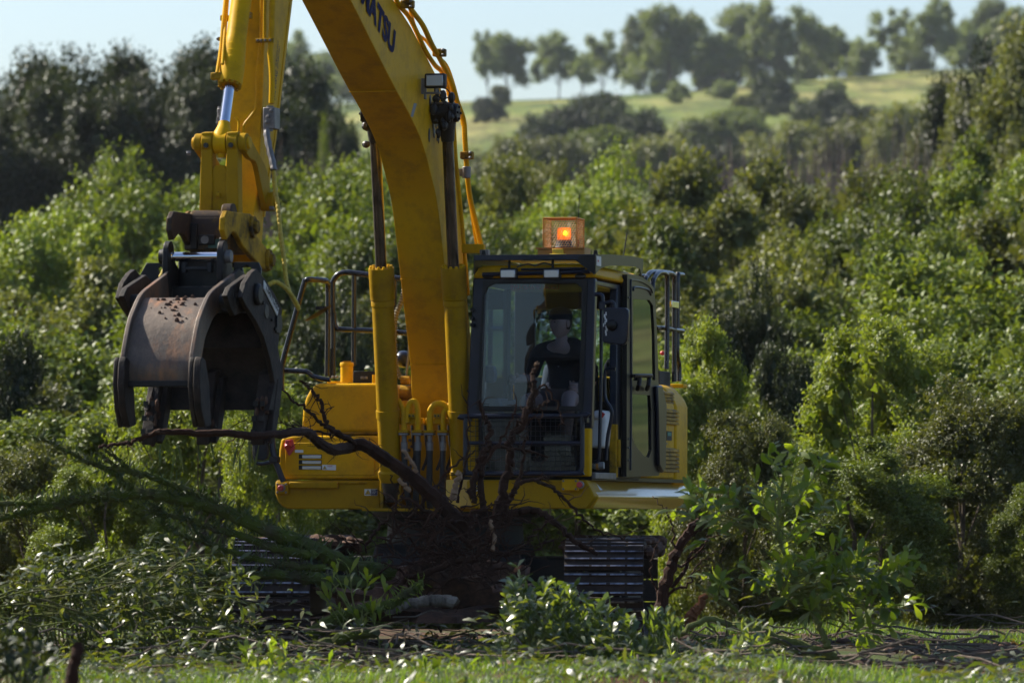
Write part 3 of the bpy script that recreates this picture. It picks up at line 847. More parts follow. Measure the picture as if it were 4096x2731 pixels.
# reflective tape and light patch on the side plate
a = L(1656, 413, 0.1845); b = L(1668, 415, 0.1845); c = L(1652, 470, 0.1845); d = L(1643, 466, 0.1845)
sticker('reflective_tape', boom, [a, b, c, d], 'grey')
mud = MB()
for i in range(26):
    p = L(random.gauss(1745, 16), random.gauss(470, 40), 0.1845); r = random.uniform(0.010, 0.035)
    mud.ball(p, 0.006, r, r*random.uniform(1, 2), 8, 5)
mud.build('grease_smear', M['grease'], boom)
# lift cylinders
def two(pl, pr, s):                                    # mean of left and right measurements on mirrored planes
    a, b = L(*pl, -0.29), L(*pr, 0.29)
    return Vector((s*0.29, (a.y+b.y)/2, (a.z+b.z)/2))
for s in (-1, 1):
    foot = two((1567, 1960), (1851, 1950), s); gl = two((1522, 1074), (1816, 1068), s)
    pin = L(1795, 448, 0.29); pin = Vector((s*0.29, pin.y, pin.z))
    ax = (gl-foot); T = ax.normalized(); ln = ax.length
    rod_end = foot + T*((pin-foot).dot(T))
    low = foot + T*0.06
    c_ = MB()
    c_.lathe(low, gl, [(0, .085), (.02, .098), (.045, .100), (.055, .086), (.30, .086), (.301, .094), (.335, .094), (.336, .086), (.82, .086), (.825, .092), (.845, .092), (.85, .088), (.855, .096), (.875, .096), (.88, .098), (.945, .098), (.95, .1), (1, .1)], 32)
    cyl = c_.build('lift_cylinder', M['yellow_dusty'], EX, smooth=30)
    bolts(cyl, gl, T, 0.082, 12, 0.012, 0.018, mat='yellow')
    MB().lathe(gl - T*0.05, rod_end + T*0.0, [(0, .044), (1, .044)], 24).build('rod', M['chrome' if s > 9 else 'dirtyrod'], cyl)
    e = MB().cyl(rod_end - Vector((s*0.115, 0, 0)), rod_end + Vector((s*0.06, 0, 0)), 0.085, n=24)
    e.lathe(rod_end - T*0.22, rod_end, [(0, .05), (.4, .06), (.7, .075), (1, .08)], 20)
    for k in range(26):
        q = rod_end + Vector((random.uniform(-.09, .06)*s, random.gauss(-.06, .03), random.gauss(0, .07)))
        e.ball(q, random.uniform(.015, .035), None, random.uniform(.02, .05), 7, 5)
    e.build('rod_eye', M['grease'], cyl)
    MB().cyl(rod_end + Vector((s*0.06, 0, 0)), rod_end + Vector((s*0.095, 0, 0)), 0.075, 0.070).build('pin_cap', M['blacksteel'], cyl, bevel=0.006)
    bolts(cyl, rod_end + Vector((s*0.095, 0, 0)), (s, 0, 0), 0.045, 4, mat='blacksteel')
    MB().lathe(foot - T*0.10, foot + T*0.08, [(0, .05), (.5, .07), (1, .075)], 20).build('cylinder_foot', M['grease'], cyl)
    if s < 0:
        MB().tube([L(1497, 540, -0.36), L(1510, 700, -0.36), L(1530, 1010, -0.36), L(1540, 1400, -0.36)], 0.014).build('hydraulic_pipe', M['yellow'], EX)

# hydraulic pipes running up the boom's right edge
PR = 0.19
pipes = [([(1560, -140), (1585, 0), (1640, 75), (1700, 200), (1740, 262), (1768, 290), (1795, 370), (1812, 480), (1822, 640), (1838, 800), (1856, 1000), (1870, 1180)], .019),
         ([(1600, -60), (1640, 30), (1690, 100), (1728, 180), (1762, 240), (1800, 320), (1826, 400), (1854, 480), (1860, 560), (1868, 680), (1880, 790), (1905, 900), (1925, 985)], .021),
         ([(1640, 40), (1668, 130), (1705, 165), (1750, 225), (1785, 260), (1812, 330), (1838, 430), (1850, 500)], .013),
         ([(1868, 700), (1878, 790), (1893, 900), (1906, 985)], .012)]
for pts, r in pipes:
    c = curve([L(px, py, PR + (0.05 if r > .02 else 0.0)) for px, py in pts], 5)
    MB().tube(c, r, 10).build('hydraulic_pipe', M['yellow'], EX)
for px, py in ((1630, 18), (1758, 212), (1868, 622)):
    p = L(px, py, PR + .06)
    k = MB().box(p.x-.05, p.x+.05, p.y-.035, p.y+.035, p.z-.03, p.z+.03).build('pipe_clamp', M['yellow_worn'], EX, bevel=.008)
    bolts_at(k, [(p.x+.03, p.y-.035, p.z+.02), (p.x+.03, p.y-.035, p.z-.02)], (0.5, -1, 0), .011, .03)
p = L(1866, 690, PR+.05)
MB().cyl((p.x, p.y, p.z-.045), (p.x, p.y, p.z+.045), .034).box(p.x-.14, p.x-.02, p.y-.02, p.y+.02, p.z-.03, p.z+.03).build('pipe_coupling', M['steel'], EX, bevel=.005)
# bracket where the pipes leave beside the cab roof
b = MB(); a0 = L(1860, 995, .25)
b.box(a0.x-.02, a0.x+.16, a0.y-.03, a0.y+.03, a0.z-.035, a0.z+.035); b.build('pipe_bracket', M['yellow'], EX, bevel=.006)
k = MB().box(a0.x+.13, a0.x+.20, a0.y-.05, a0.y+.02, a0.z-.06, a0.z-.01).build('pipe_clamp', M['steel'], EX, bevel=.006)

# work light on the boom
p = L(1738, 323, 0.30)
wl = MB().box(p.x-.082, p.x+.082, p.y, p.y+.075, p.z-.056, p.z+.056).build('work_light', M['rubber'], EX, bevel=.014, seg=3)
MB().box(p.x-.068, p.x+.068, p.y-.004, p.y+.01, p.z-.044, p.z+.044).build('lamp_lens', M['lens'], wl, bevel=.008)
br = MB().box(p.x-.085, p.x+.035, p.y+.02, p.y+.06, p.z-.10, p.z-.085).box(p.x-.09, p.x-.075, p.y+.02, p.y+.06, p.z-.14, p.z-.06)
br.box(p.x-.11, p.x-.07, p.y+.02, p.y+.04, p.z-.10, p.z+.02).cyl((p.x, p.y+.04, p.z-.10), (p.x, p.y+.04, p.z-.05), .014)
br.build('lamp_bracket', M['steel'], wl, bevel=.003)
MB().tube(curve([(p.x+.02, p.y+.04, p.z-.05), (p.x+.09, p.y+.03, p.z-.065), (p.x+.115, p.y+.03, p.z-.11), (p.x+.08, p.y+.03, p.z-.135), (p.x+.02, p.y+.03, p.z-.12)], 5), .005, 6).build('lamp_cable', M['rubber'], wl)

# --- arm
armp = [(-5.60, 6.3), (-5.80, 5.75), (-5.943, 4.6), (-6.003, 3.966), (-6.055, 3.61), (-6.12, 3.25), (-6.26, 3.02), (-6.30, 2.86), (-6.20, 2.76), (-6.05, 2.78), (-5.99, 2.93),
        (-5.955, 3.086), (-5.829, 3.371), (-5.685, 3.649), (-5.602, 3.873), (-5.476, 4.195), (-5.386, 4.434), (-5.295, 4.65), (-5.0, 5.30), (-4.80, 5.75), (-4.9, 6.2), (-5.2, 6.45)]
arm = MB().px(armp, -0.12, 0.12).build('arm', M['yellow'], EX, bevel=0.008)
MB().px([(y-.0, z) for y, z in [(-5.955+.012, 3.086), (-5.829+.012, 3.371), (-5.685+.012, 3.649), (-5.602+.012, 3.873), (-5.386+.012, 4.434), (-5.30+.012, 4.65), (-5.0, 5.3), (-5.03, 5.3), (-5.33, 4.65), (-5.42, 4.434), (-5.63, 3.873), (-5.71, 3.649), (-5.86, 3.371), (-5.98, 3.086)]], -.126, .126).build('edge_flange', M['yellow'], arm)
# pin of boom and arm, above the picture
MB().cyl((-.28, -5.2, 5.5), (.28, -5.2, 5.5), .13).build('pivot_boss', M['yellow'], arm, bevel=.01)
# pipes on the arm face
def armpipe(pts, r, x_, mat='yellow', n=5):
    return MB().tube(curve([L(px, py, x_) for px, py in pts], n), r, 10).build('hydraulic_pipe', M[mat], EX)
def fpipe(pts, r, f0, f1, mat='yellow', name='hydraulic_pipe'):
    n = len(pts)
    return MB().tube(curve([F(px, py, f0 + (f1-f0)*i/(n-1)) for i, (px, py) in enumerate(pts)], 5), r, 10).build(name, M[mat], EX)
fpipe([(1048, -60), (1045, 0), (1042, 157), (1034, 240), (1027, 300), (1024, 400), (1020, 440), (1000, 470), (980, 495), (974, 515), (974, 560)], .010, 5.97, 6.10)
fpipe([(940, 470), (955, 490), (953, 540)], .010, 6.08, 6.10)
fpipe([(1092, -60), (1090, 0), (1085, 157), (1081, 215), (1086, 270), (1088, 330), (1086, 415)], .021, 6.00, 6.10)
fpipe([(1062, -60), (1060, 0), (1058, 157)], .013, 6.0, 6.03)
cl = F(1058, 163, 6.05)
cb = MB().box(cl.x-.065, cl.x+.065, cl.y-.012, cl.y+.012, cl.z-.015, cl.z+.015).build('pipe_clamp', M['yellow_worn'], EX, bevel=.004)
bolts_at(cb, [(cl.x-.045, cl.y-.012, cl.z), (cl.x-.02, cl.y-.012, cl.z), (cl.x+.01, cl.y-.012, cl.z), (cl.x+.045, cl.y-.012, cl.z)], (0, -1, 0), .009, .014)
# shut-off valve blocks either side of the arm
for (x0, x1, y0, y1), f in (((1052, 1098, 430, 515), 6.10), ((868, 891, 434, 516), 5.98)):
    a = F(x0, y0, f); b = F(x1, y1, f)
    vb = MB().box(a.x, b.x, a.y, a.y+.14, b.z, a.z).build('valve_block', M['steel'], EX, bevel=.006)
    q = Vector(((a.x+b.x)/2, a.y, (a.z+b.z)/2))
    MB().slab([q+V(-.026, 0, .0), q+V(-.01, 0, .035), q+V(.02, 0, .03), q+V(.024, 0, .0), q+V(.005, 0, -.045), q+V(-.022, 0, -.04)], (0, -.006, 0)).build('valve_lever', M['steel'], vb, bevel=.002)
    bolts_at(vb, [q+V(0, -.006, .01), q+V(-.012, -.006, -.03), q+V(.02, -.0, .05)], (0, -1, 0), .012, .016)
    MB().cyl(q+V(0, .03, -.09), q+V(0, .03, -.05), .022).cyl(q+V(.0, .03, .05), q+V(0, .03, .085), .025).build('port_fitting', M['steel'], vb)
fit = [F(1067, 518, 6.10), F(1068, 545, 6.12), F(1078, 600, 6.15), F(1090, 650, 6.18), F(1095, 682, 6.2)]
hf = MB(); C5 = curve(fit, 4); hf.tube(C5, [.022 if i % 3 else .026 for i in range(len(C5))], 8)
hf.build('hose_fitting', M['steel'], EX)
def wrapped_hose(name, pts, f0, f1, r):
    n = len(pts); c = curve([F(px, py, f0+(f1-f0)*i/(n-1)) for i, (px, py) in enumerate(pts)], 24)
    # evenly spaced spiral-wrap ridges
    P = [Vector(p) for p in c]; acc = [0]
    for i in range(1, len(P)): acc.append(acc[-1] + (P[i]-P[i-1]).length)
    m = int(acc[-1]/0.008); ts = np.linspace(0, acc[-1], m); arr = np.array([list(p) for p in P])
    pts2 = np.stack([np.interp(ts, acc, arr[:, k]) for k in range(3)], 1)
    return MB().tube([tuple(p) for p in pts2], [r*(1.0 if i % 4 else 0.78) for i in range(m)], 9).build(name, M['hose'], EX)
wrapped_hose('wrapped_hose', [(1095, 684), (1102, 766), (1112, 827), (1122, 929), (1133, 1010), (1145, 1117), (1158, 1165), (1178, 1205), (1192, 1232)], 6.2, 6.55, .0155)
wrapped_hose('wrapped_hose', [(1070, 1142), (1100, 1128), (1131, 1143), (1160, 1172), (1182, 1206), (1195, 1236)], 6.75, 6.55, .0165)
wrapped_hose('wrapped_hose', [(640, 1110), (657, 1075), (664, 1030), (672, 1000)], 7.0, 6.9, .014)
# lettering on the arm side
xd = (L(1122, 174, .1215)-L(1101, 404, .1215)).normalized(); yd = Vector((1, 0, 0)).cross(xd); 
yd = yd if yd.y < 0 else -yd
o1 = L(1099, 404, .123)
text_mesh('load_lettering', 'SWL 2700 KG', M['ink'], o1, xd, -xd.cross(Vector((1, 0, 0))) if False else yd, .215, .055, bold=.02, parent=arm)
text_mesh('load_lettering', 'FROM QUICK HITCH\n LIFT POINT ONLY', M['ink'], o1 + xd*.235 - yd*.005, xd, yd, .19, .075, bold=.01, parent=arm)

# --- bucket cylinder and linkage
eye = Vector((0, -6.58, 3.555))
T0 = L(966, 0, 0.0); T1 = L(926, 360, 0.0)
ax = (T0-eye).normalized()
def tpar(px, py): return (L(px, py, 0.0)-eye).dot(ax)
gl = eye + ax*tpar(928, 356); topc = eye + ax*2.6
ln = (topc-gl).length
r0 = .070
prof = [(0, .083), (.02, .086), (.06, .086), (.062, .083), (.085, .083), (.088, .080), (.11, .080), (.112, .077), (.135, .077), (.137, .074), (.16, .073), (.165, r0), (.36, r0), (.361, .076), (.42, .076), (.421, r0), (1, r0)]
bc = MB().lathe(gl, topc, [(t*min(1, 1.0), r) for t, r in prof], 36).build('bucket_cylinder', M['yellow'], EX, smooth=18)
bolts(bc, gl, -ax, .070, 12, .013, .018, mat='yellow_worn')
MB().lathe(eye + ax*.14, gl + ax*.05, [(0, .037), (1, .037)], 28).build('rod', M['chrome'], bc)
e = MB().lathe(eye + ax*.0, eye + ax*.155, [(0, .075), (.35, .070), (.7, .050), (.85, .043), (1, .041)], 24).cyl(eye-V(.043, 0, 0), eye+V(.043, 0, 0), .075, n=28)
e.cyl(eye-V(0, .0, .07), eye-V(0, 0, .10), .03).build('rod_eye', M['yellow'], bc)
for s, pts in ((-1, [(904, -30), (894, 70), (882, 200), (868, 293)]), (-1, [(912, -30), (903, 86), (897, 165), (890, 257)])):
    fpipe(pts, .012, 6.02, 6.45, name='cylinder_pipe')
q = F(901, 74, 6.1); MB().box(q.x-.03, q.x+.03, q.y-.03, q.y+.03, q.z-.02, q.z+.02).build('pipe_clamp', M['yellow_worn'], EX, bevel=.006)
q = F(862, 306, 6.42); MB().box(q.x-.028, q.x+.05, q.y-.03, q.y+.03, q.z-.025, q.z+.025).build('port_block', M['yellow_worn'], bc, bevel=.008)
q = F(995, 62, 6.12); kb = MB().box(q.x-.012, q.x+.02, q.y-.03, q.y+.03, q.z-.022, q.z+.022).build('clamp_lug', M['yellow_worn'], bc, bevel=.004)
bolts_at(kb, [q+V(-.005, -.03, .012), q+V(.012, -.03, .012), q+V(-.005, -.03, -.012), q+V(.012, -.03, -.012)], (0, -1, 0), .010, .014)
q = F(889, 157, 6.22); kb = MB().box(q.x-.03, q.x+.03, q.y-.006, q.y+.006, q.z-.013, q.z+.013).build('pipe_clamp', M['yellow_worn'], EX)
bolts_at(kb, [q+V(-.028, -.006, 0), q+V(.026, -.006, 0)], (0, -1, 0), .010, .016)

# H-shaped bucket link: two legs joined by a web, ears round the cylinder eye
lowp = Vector((0, -6.62, 3.02))
dn = (lowp-eye)
def hl(x, t, off=0.0): return (x, eye.y + dn.y*t + off, eye.z + dn.z*t)
h = MB()
for s in (-1, 1):
    h.lathe(hl(s*.048, 0), hl(s*.128, 0), [(0, .072), (.1, .077), (.9, .077), (1, .072)], 28)
    prof_ = [(s*.052, .07), (s*.128, .07), (s*.131, -.05), (s*.14, -.56), (s*.055, -.56), (s*.045, -.3), (s*.050, -.12)]
    h.slab([(x, eye.y-.060, eye.z+z) for x, z in prof_], (0, .11, 0))
h.slab([(-.055, eye.y-.045, eye.z-.56), (.055, eye.y-.045, eye.z-.56), (.052, eye.y-.045, eye.z-.18), (.03, eye.y-.055, eye.z-.155), (-.03, eye.y-.055, eye.z-.155), (-.052, eye.y-.045, eye.z-.18)], (0, .06, 0))
hlk = h.build('bucket_link', M['yellow_dusty'], EX, bevel=.014, seg=3)
for s in (-1, 1):
    MB().cyl((s*.088, eye.y-.062, eye.z-.02), (s*.088, eye.y-.085, eye.z-.02), .017).build('grease_plug', M['grease'], hlk)
MB().tube([(s_, eye.y-.072, eye.z-.36) for s_ in (-.012, .012)], .02, 10).build('grease_plug', M['yellow_dusty'], hlk)
# side links from the link pin to the arm
lp = L(1086, 806, .20); lp = Vector((0, lp.y, lp.z))
for s in (-1, 1):
    a, b = (eye.y, eye.z), (lp.y, lp.z); k = MB()
    k.lathe((s*.132, *a), (s*.185, *a), [(0, .066), (.9, .066), (1, .060)], 24)
    k.lathe((s*.132, *b), (s*.225, *b), [(0, .066), (.95, .066), (1, .058)], 24)
    outer = curve([(a[0]+.03, a[1]+.06), (a[0]+.22, a[1]-.02), (b[0]-.02, b[1]+.20), (b[0]+.06, b[1]+.02)], 5)
    inner = curve([(b[0]-.03, b[1]-.06), (b[0]-.16, b[1]+.08), (b[0]-.29, b[1]+.24), (a[0]+.08, a[1]-.10), (a[0]-.05, a[1]-.05)], 5)
    k.px(outer + inner, s*.140, s*.178)
    sl = k.build('side_link', M['yellow_dusty'], EX, bevel=.006)
    MB().lathe((s*.185, *a), (s*.205, *a), [(0, .045), (1, .040)], 20).build('pin_cap', M['yellow'], sl, bevel=.004)
    MB().lathe((s*.225, *b), (s*.250, *b), [(0, .040), (1, .034)], 20).build('pin_cap', M['yellow_worn'], sl, bevel=.004)
    bolts_at(sl, [(s*.205, b[0]-.06, b[1]-.05), (s*.205, b[0]+.03, b[1]+.085)], (s, 0, 0), .016, .03)
bolts_at(hlk, [(-.205, eye.y-.045, eye.z-.07)], (-1, -.3, 0), .017, .03)

# --- quick hitch
hp = [(908, 843), (961, 851), (1002, 856), (1022, 884), (1020, 937), (1047, 970), (1075, 1006), (1086, 1043), (1072, 1088), (1052, 1075), (1000, 1020), (970, 985), (948, 941), (930, 925), (905, 960), (895, 920), (897, 870)]
hp = [yz(L(px, py, .20)) for px, py in hp]
hitch = MB()
hitch.px(hp, .165, .205)
hi = hitch.build('quick_hitch', M['yellow_worn'], EX, bevel=.008)
MB().px(hp, -.205, -.165).build('hitch_cheek', M['hitchsteel'], hi, bevel=.008)
for px, py, r in ((1012, 908, .062), (1075, 1040, .060)):
    c = L(px, py, .21)
    for s in (-1, 1):
        MB().lathe((s*.205, c.y, c.z), (s*.225, c.y, c.z), [(0, r+.018), (1, r+.012)], 24).build('pin_boss', M['yellow_worn'], hi, bevel=.004)
        MB().lathe((s*.225, c.y, c.z), (s*.25, c.y, c.z), [(0, r-.012), (1, r-.018)], 20).build('pin_cap', M['yellow_worn'], hi, bevel=.004)
    MB().cyl((-.2, c.y, c.z), (.2, c.y, c.z), r-.01).build('pin', M['blacksteel'], hi)
c0 = F(790, 880, 6.78)
roll = MB(); y0, z0 = -6.66, c0.z+.0
roll.lathe((-.235, y0, z0), (.10, y0, z0), [(0, .055), (.06, .068), (.12, .070), (.13, .062), (.16, .062), (.18, .072), (1, .072)], 20)
roll.px([(y0-.07, z0+.02), (y0-.105, z0-.07), (y0-.10, z0-.20), (y0+.25, z0-.22), (y0+.25, z0+.02)], -.205, .12)
roll.build('hitch_body', M['hitchsteel'], hi, bevel=.012)
hk = curve([(y0-.02, z0+.115), (y0-.10, z0+.10), (y0-.135, z0+.02), (y0-.12, z0-.06), (y0-.06, z0-.12), (y0+.08, z0-.10), (y0+.08, z0+.02)], 4)
MB().px(hk, .055, .13).build('hitch_hook', M['hitchsteel'], hi, bevel=.01)
MB().box(-.10, .02, y0-.135, y0-.10, z0-.17, z0-.10).box(-.16, -.11, y0-.12, y0-.09, z0-.20, z0-.02).box(.05, .10, y0-.14, y0-.10, z0-.24, z0-.12).build('latch_block', M['blacksteel'], hi, bevel=.008)
MB().cyl((-.05, y0-.14, z0-.135), (-.05, y0-.11, z0-.135), .028).build('latch_cap', M['steel'], hi)
MB().box(-.03, .05, y0-.125, y0-.11, z0-.19, z0-.13).build('green_latch', simple('dull_green_paint', (.02, .07, .05), .5), hi)

# --- grapple bucket
GB = empty('grapple_bucket'); GB.parent = EX                       # part of the machine; its plates are sub-parts
gp = GB
EY = -6.95
pinc = F(815, 1026, 6.95)
for s, xa in ((-1, -.275), (1, .105)):                              # ears
    pr = curve([(EY+.06, pinc.z-.02), (EY+.05, pinc.z+.07), (EY, pinc.z+.105), (EY-.06, pinc.z+.08), (EY-.085, pinc.z), (EY-.08, pinc.z-.15), (EY-.05, pinc.z-.27)], 4)
    MB().px(pr + [(EY+.25, pinc.z-.28), (EY+.22, pinc.z-.1)], xa, xa+.04).build('ear_plate', M['blacksteel'], gp, bevel=.005)
MB().lathe((-.235, EY, pinc.z), (.105, EY, pinc.z), [(0, .034), (.02, .034), (.03, .031), (.97, .031), (1, .034)], 20).build('pin', M['chrome'], gp)
MB().lathe((.145, EY, pinc.z), (.185, EY, pinc.z), [(0, .045), (.8, .045), (1, .04)], 20).build('pin_cap', M['steel'], gp)
MB().lathe((-.315, EY, pinc.z), (-.275, EY, pinc.z), [(0, .05), (1, .058)], 20).build('pin_cap', M['blacksteel'], gp)
zt = F(815, 1050, 6.95).z
MB().box(-.36, .36, EY-.02, EY+.30, zt-.33, zt-.16).box(-.24, .11, EY+.16, EY+.28, zt-.2, zt+.06).build('head_frame', M['black'], gp, bevel=.01)
MB().box(-.12, .03, EY-.05, EY+.0, zt-.05, zt-.03).box(-.15, -.12, EY-.05, EY, zt-.07, zt).box(.03, .06, EY-.05, EY, zt-.07, zt).build('lock_yoke', M['darkgrey'], gp, bevel=.004)
# side brackets
for s, pts in ((-1, [(551, 1126), (558, 1103), (586, 1052), (685, 1051), (684, 1095), (665, 1080), (640, 1066), (632, 1075), (640, 1100), (640, 1150), (556, 1170)]),
               (1, [(934, 1048), (1033, 1048), (1045, 1075), (1040, 1130), (1000, 1130), (1012, 1098), (1003, 1070), (985, 1061), (968, 1070), (975, 1095), (970, 1130), (934, 1110)])):
    P = [F(px, py, 6.88) for px, py in pts]
    MB().slab(P, (0, .02, 0)).build('side_bracket', M['black'], gp, bevel=.003)
# rear jaw: side flanges and curved shell, mouth towards the viewer
ro = [(1018, 1075), (1053, 1118), (1090, 1175), (1121, 1241), (1117, 1270), (1109, 1336), (1104, 1390), (1114, 1440), (1120, 1500), (1122, 1535), (1110, 1640)]
ri = [(1066, 1640), (1091, 1530), (1074, 1440), (1048, 1350), (1020, 1290), (985, 1235), (960, 1190), (975, 1130), (1000, 1090)]
RO = [yz(L(px, py, .425)) for px, py in ro]; RI = [yz(L(px, py, .425)) for px, py in ri]
for s in (-1, 1):
    MB().px(RO + RI, s*.405, s*.440).build('rear_flange', M['tine'], gp, bevel=.004)
shell = RO[3:]
A_ = [Vector((-.405, y-.015, z)) for y, z in shell]; B_ = [Vector((.405, y-.015, z)) for y, z in shell]
sh = MB()
back = [(y-.0, z) for y, z in shell]; inn = [(y-.035, z) for y, z in shell][::-1]
sh.px(back + inn, -.404, .404)
sh.build('rear_shell', M['tine'], gp)
zc = RO[3][1]
MB().px([(RO[3][0], zc+.0), (RO[3][0]-.04, zc), (-6.95, zt-.30), (-6.95, zt-.20)], -.40, .40).build('rear_shell_top', M['blacksteel'], gp)
# rear tines with bolted edges
for xc in (-.385, 0.0, .385):
    yb = RO[-1][0]
    k = MB().px([(yb-.10, 1.99), (yb+.01, 2.02), (yb-.02, 1.80), (yb-.12, 1.60), (yb-.235, 1.505), (yb-.275, 1.50), (yb-.29, 1.57), (yb-.22, 1.72)], xc-.062, xc+.020)
    k.px([(yb-.06, 1.95), (yb+.03, 1.97), (yb+.0, 1.78), (yb-.10, 1.58), (yb-.20, 1.51), (yb-.235, 1.52), (yb-.16, 1.72)], xc+.022, xc+.062)
    tn = k.build('rear_tine', M['tine'], gp, bevel=.006)
    d_ = MB()
    for i in range(14):
        d_.ball((xc+random.uniform(-.05, .03), yb-.17-random.uniform(0, .08), random.uniform(1.52, 1.82)), random.uniform(.012, .03), .02, random.uniform(.015, .05), 7, 5)
    d_.build('soil_clump', M['soilcake'], tn)
    me = MB().box(-.015, .015, -.014, .0, -.017, .017).mesh('bolt_block', M['frame'], smooth=0)
    for z_, yo in ((1.78, -.235), (1.68, -.262), (1.59, -.292)):
        for dx in (-.045, .004):
            o = link('bolt_block', me, gp); o.location = (xc+dx, yb+yo, z_)
# front jaw: curved plate between two flanges, cross plates and two tines
prof = [(-7.09, 2.645), (-7.36, 2.572), (-7.62, 2.495), (-7.77, 2.40), (-7.885, 2.30), (-7.985, 2.14), (-8.04, 2.0), (-8.03, 1.86)]
pc = curve(prof, 5)
def offs(P, d):
    out = []
    for i, p in enumerate(P):
        a = np.array(P[max(i-1, 0)]); b = np.array(P[min(i+1, len(P)-1)]); t = (b-a)/np.linalg.norm(b-a)
        n = np.array([-t[1], t[0]]); n = n if n[0]*1 < 0 or True else n
        out.append(tuple(np.array(p) + d*np.array([t[1], -t[0]])))
    return out
inner = offs(pc, 1)
sgn = 1 if inner[20][0] > pc[20][0] else -1                          # offset direction that goes inwards (towards the machine)
fl = pc + offs(pc, sgn*.17)[::-1]
for s in (-1, 1):
    MB().px(fl, s*.220, s*.250).build('front_flange', M['jaw'], gp, bevel=.005)
i0 = 10
po = offs(pc, sgn*.035)[i0:]; pi_ = offs(pc, sgn*.055)[i0:]
fp = MB().px(po + pi_[::-1], -.2195, .2195).build('front_plate', M['jaw'], gp, smooth=40)
cl_ = MB()
for i in range(46):                                                   # clods of red soil stuck to the plate
    t = int(min(len(po)-8, abs(random.gauss(3.5, 3.2)))); x_ = random.gauss(.03, .06)
    y_, z_ = po[t]; r_ = random.uniform(.004, .018)
    cl_.ball((x_, y_, z_), r_, .006, r_*random.uniform(.8, 1.6), 7, 5)
cl_.build('soil_clump', M['soilcake'], gp)
for s in (-1, 1):                                                     # jaw arms and pivots
    Pm = [(985, 1097), (915, 1148), (900, 1183), (915, 1231), (931, 1263), (955, 1252), (1004, 1200), (1010, 1130)]
    pp = [yz(L(px, py, .36)) for px, py in Pm]
    MB().px(pp, s*.335, s*.375).build('jaw_arm', M['tine'], gp, bevel=.006)
    cc_ = L(943, 1205, .376)
    MB().lathe((s*.376, cc_.y, cc_.z), (s*.382, cc_.y, cc_.z), [(0, .055), (.5, .055), (1, .05)], 20).build('pivot_ring', M['blacksteel'], gp)
    MB().lathe((s*.380, cc_.y, cc_.z), (s*.384, cc_.y, cc_.z), [(0, .036), (1, .036)], 18).build('pivot_hole', M['grease'], gp)
    pv = L(1030, 1177, .45)
    MB().lathe((s*.44, pv.y, pv.z), (s*.475, pv.y, pv.z), [(0, .075), (.6, .075), (1, .06)], 24).build('pivot_cap', M['blacksteel'], gp, bevel=.004)
    MB().cyl((s*.28, cc_.y-.02, cc_.z), (s*.335, cc_.y-.02, cc_.z), .05).build('pivot_tube', M['blacksteel'], gp)
    h2 = L(1065, 1245, .441)
    MB().lathe((s*.441, h2.y, h2.z), (s*.447, h2.y, h2.z), [(0, .05), (1, .046)], 18).build('pivot_ring', M['grease'], gp)
    bolts_at(gp, [L(1050, 1212, .44)*1.0 if s > 0 else V(-.44, *yz(L(1050, 1212, .44))), L(1085, 1278, .44) if s > 0 else V(-.44, *yz(L(1085, 1278, .44))), L(1097, 1315, .44) if s > 0 else V(-.44, *yz(L(1097, 1315, .44)))], (s, 0, 0), .014, .014, mat='blacksteel')
    ang = L(1118, 1310, .445)
    MB().slab([V(s*.442, *yz(L(px, py, .445))) for px, py in ((1105, 1262), (1122, 1262), (1126, 1300), (1118, 1335), (1102, 1330))], (s*.012, 0, 0)).build('hose_guard', M['blacksteel'], gp, bevel=.003)
    # arms joining flange and head
    y1, z1 = pc[0]
    MB().px([(y1, z1), (y1-.02, z1-.17), (-6.9, 2.42), (-6.80, 2.50), (-6.85, 2.66), (-6.98, 2.68)], s*.224, s*.250).build('jaw_lug', M['blacksteel'], gp, bevel=.005)
    # front tine: two bars side by side
    a0 = F(453, 1458, 8.05)
    tn = MB()
    e0, e1, e2, e3 = [F(q_, 1550, 8.08).x for q_ in ((453, 471, 475, 503) if s < 0 else (754, 773, 777, 806))]
    for d0, d1, dy in ((e0, e1, 0), (e2, e3, -.02)):
        xs = (d0, d1)
        tn.px([(-8.08+dy, 2.02), (-8.05+dy, 2.06), (-7.99, 2.04), (-7.90, 1.88), (-7.87, 1.70), (-7.84, 1.62), (-7.98, 1.60), (-8.06+dy, 1.72), (-8.10+dy, 1.88)], xs[0], xs[1])
    tn.build('front_tine', M['tine'], gp, bevel=.007)
MB().box(-.22, .22, -8.03, -7.95, 1.865, 1.905).build('front_lip', M['blacksteel'], gp, bevel=.006)
# name plate on the bucket's side
c1 = [L(px, py, .4415) for px, py in ((1053, 1121), (1112, 1231), (1106, 1264), (1052, 1154))]
npl = MB().slab([c + V(.0, 0, 0) for c in c1], (.008, 0, 0)).build('name_plate', M['white'], gp, bevel=.002)
xd = (c1[1]-c1[0]).normalized(); yd = (c1[0]-c1[3]); hgt = (yd-xd*yd.dot(xd)).length; yd = (yd-xd*yd.dot(xd)).normalized()
text_mesh('plate_lettering', 'LIMITLESS', M['ink'], c1[3] + xd*.03 + yd*hgt*.16 + V(.011, 0, 0), xd, yd, (c1[2]-c1[3]).length-.05, hgt*.68, bold=.03, parent=gp)

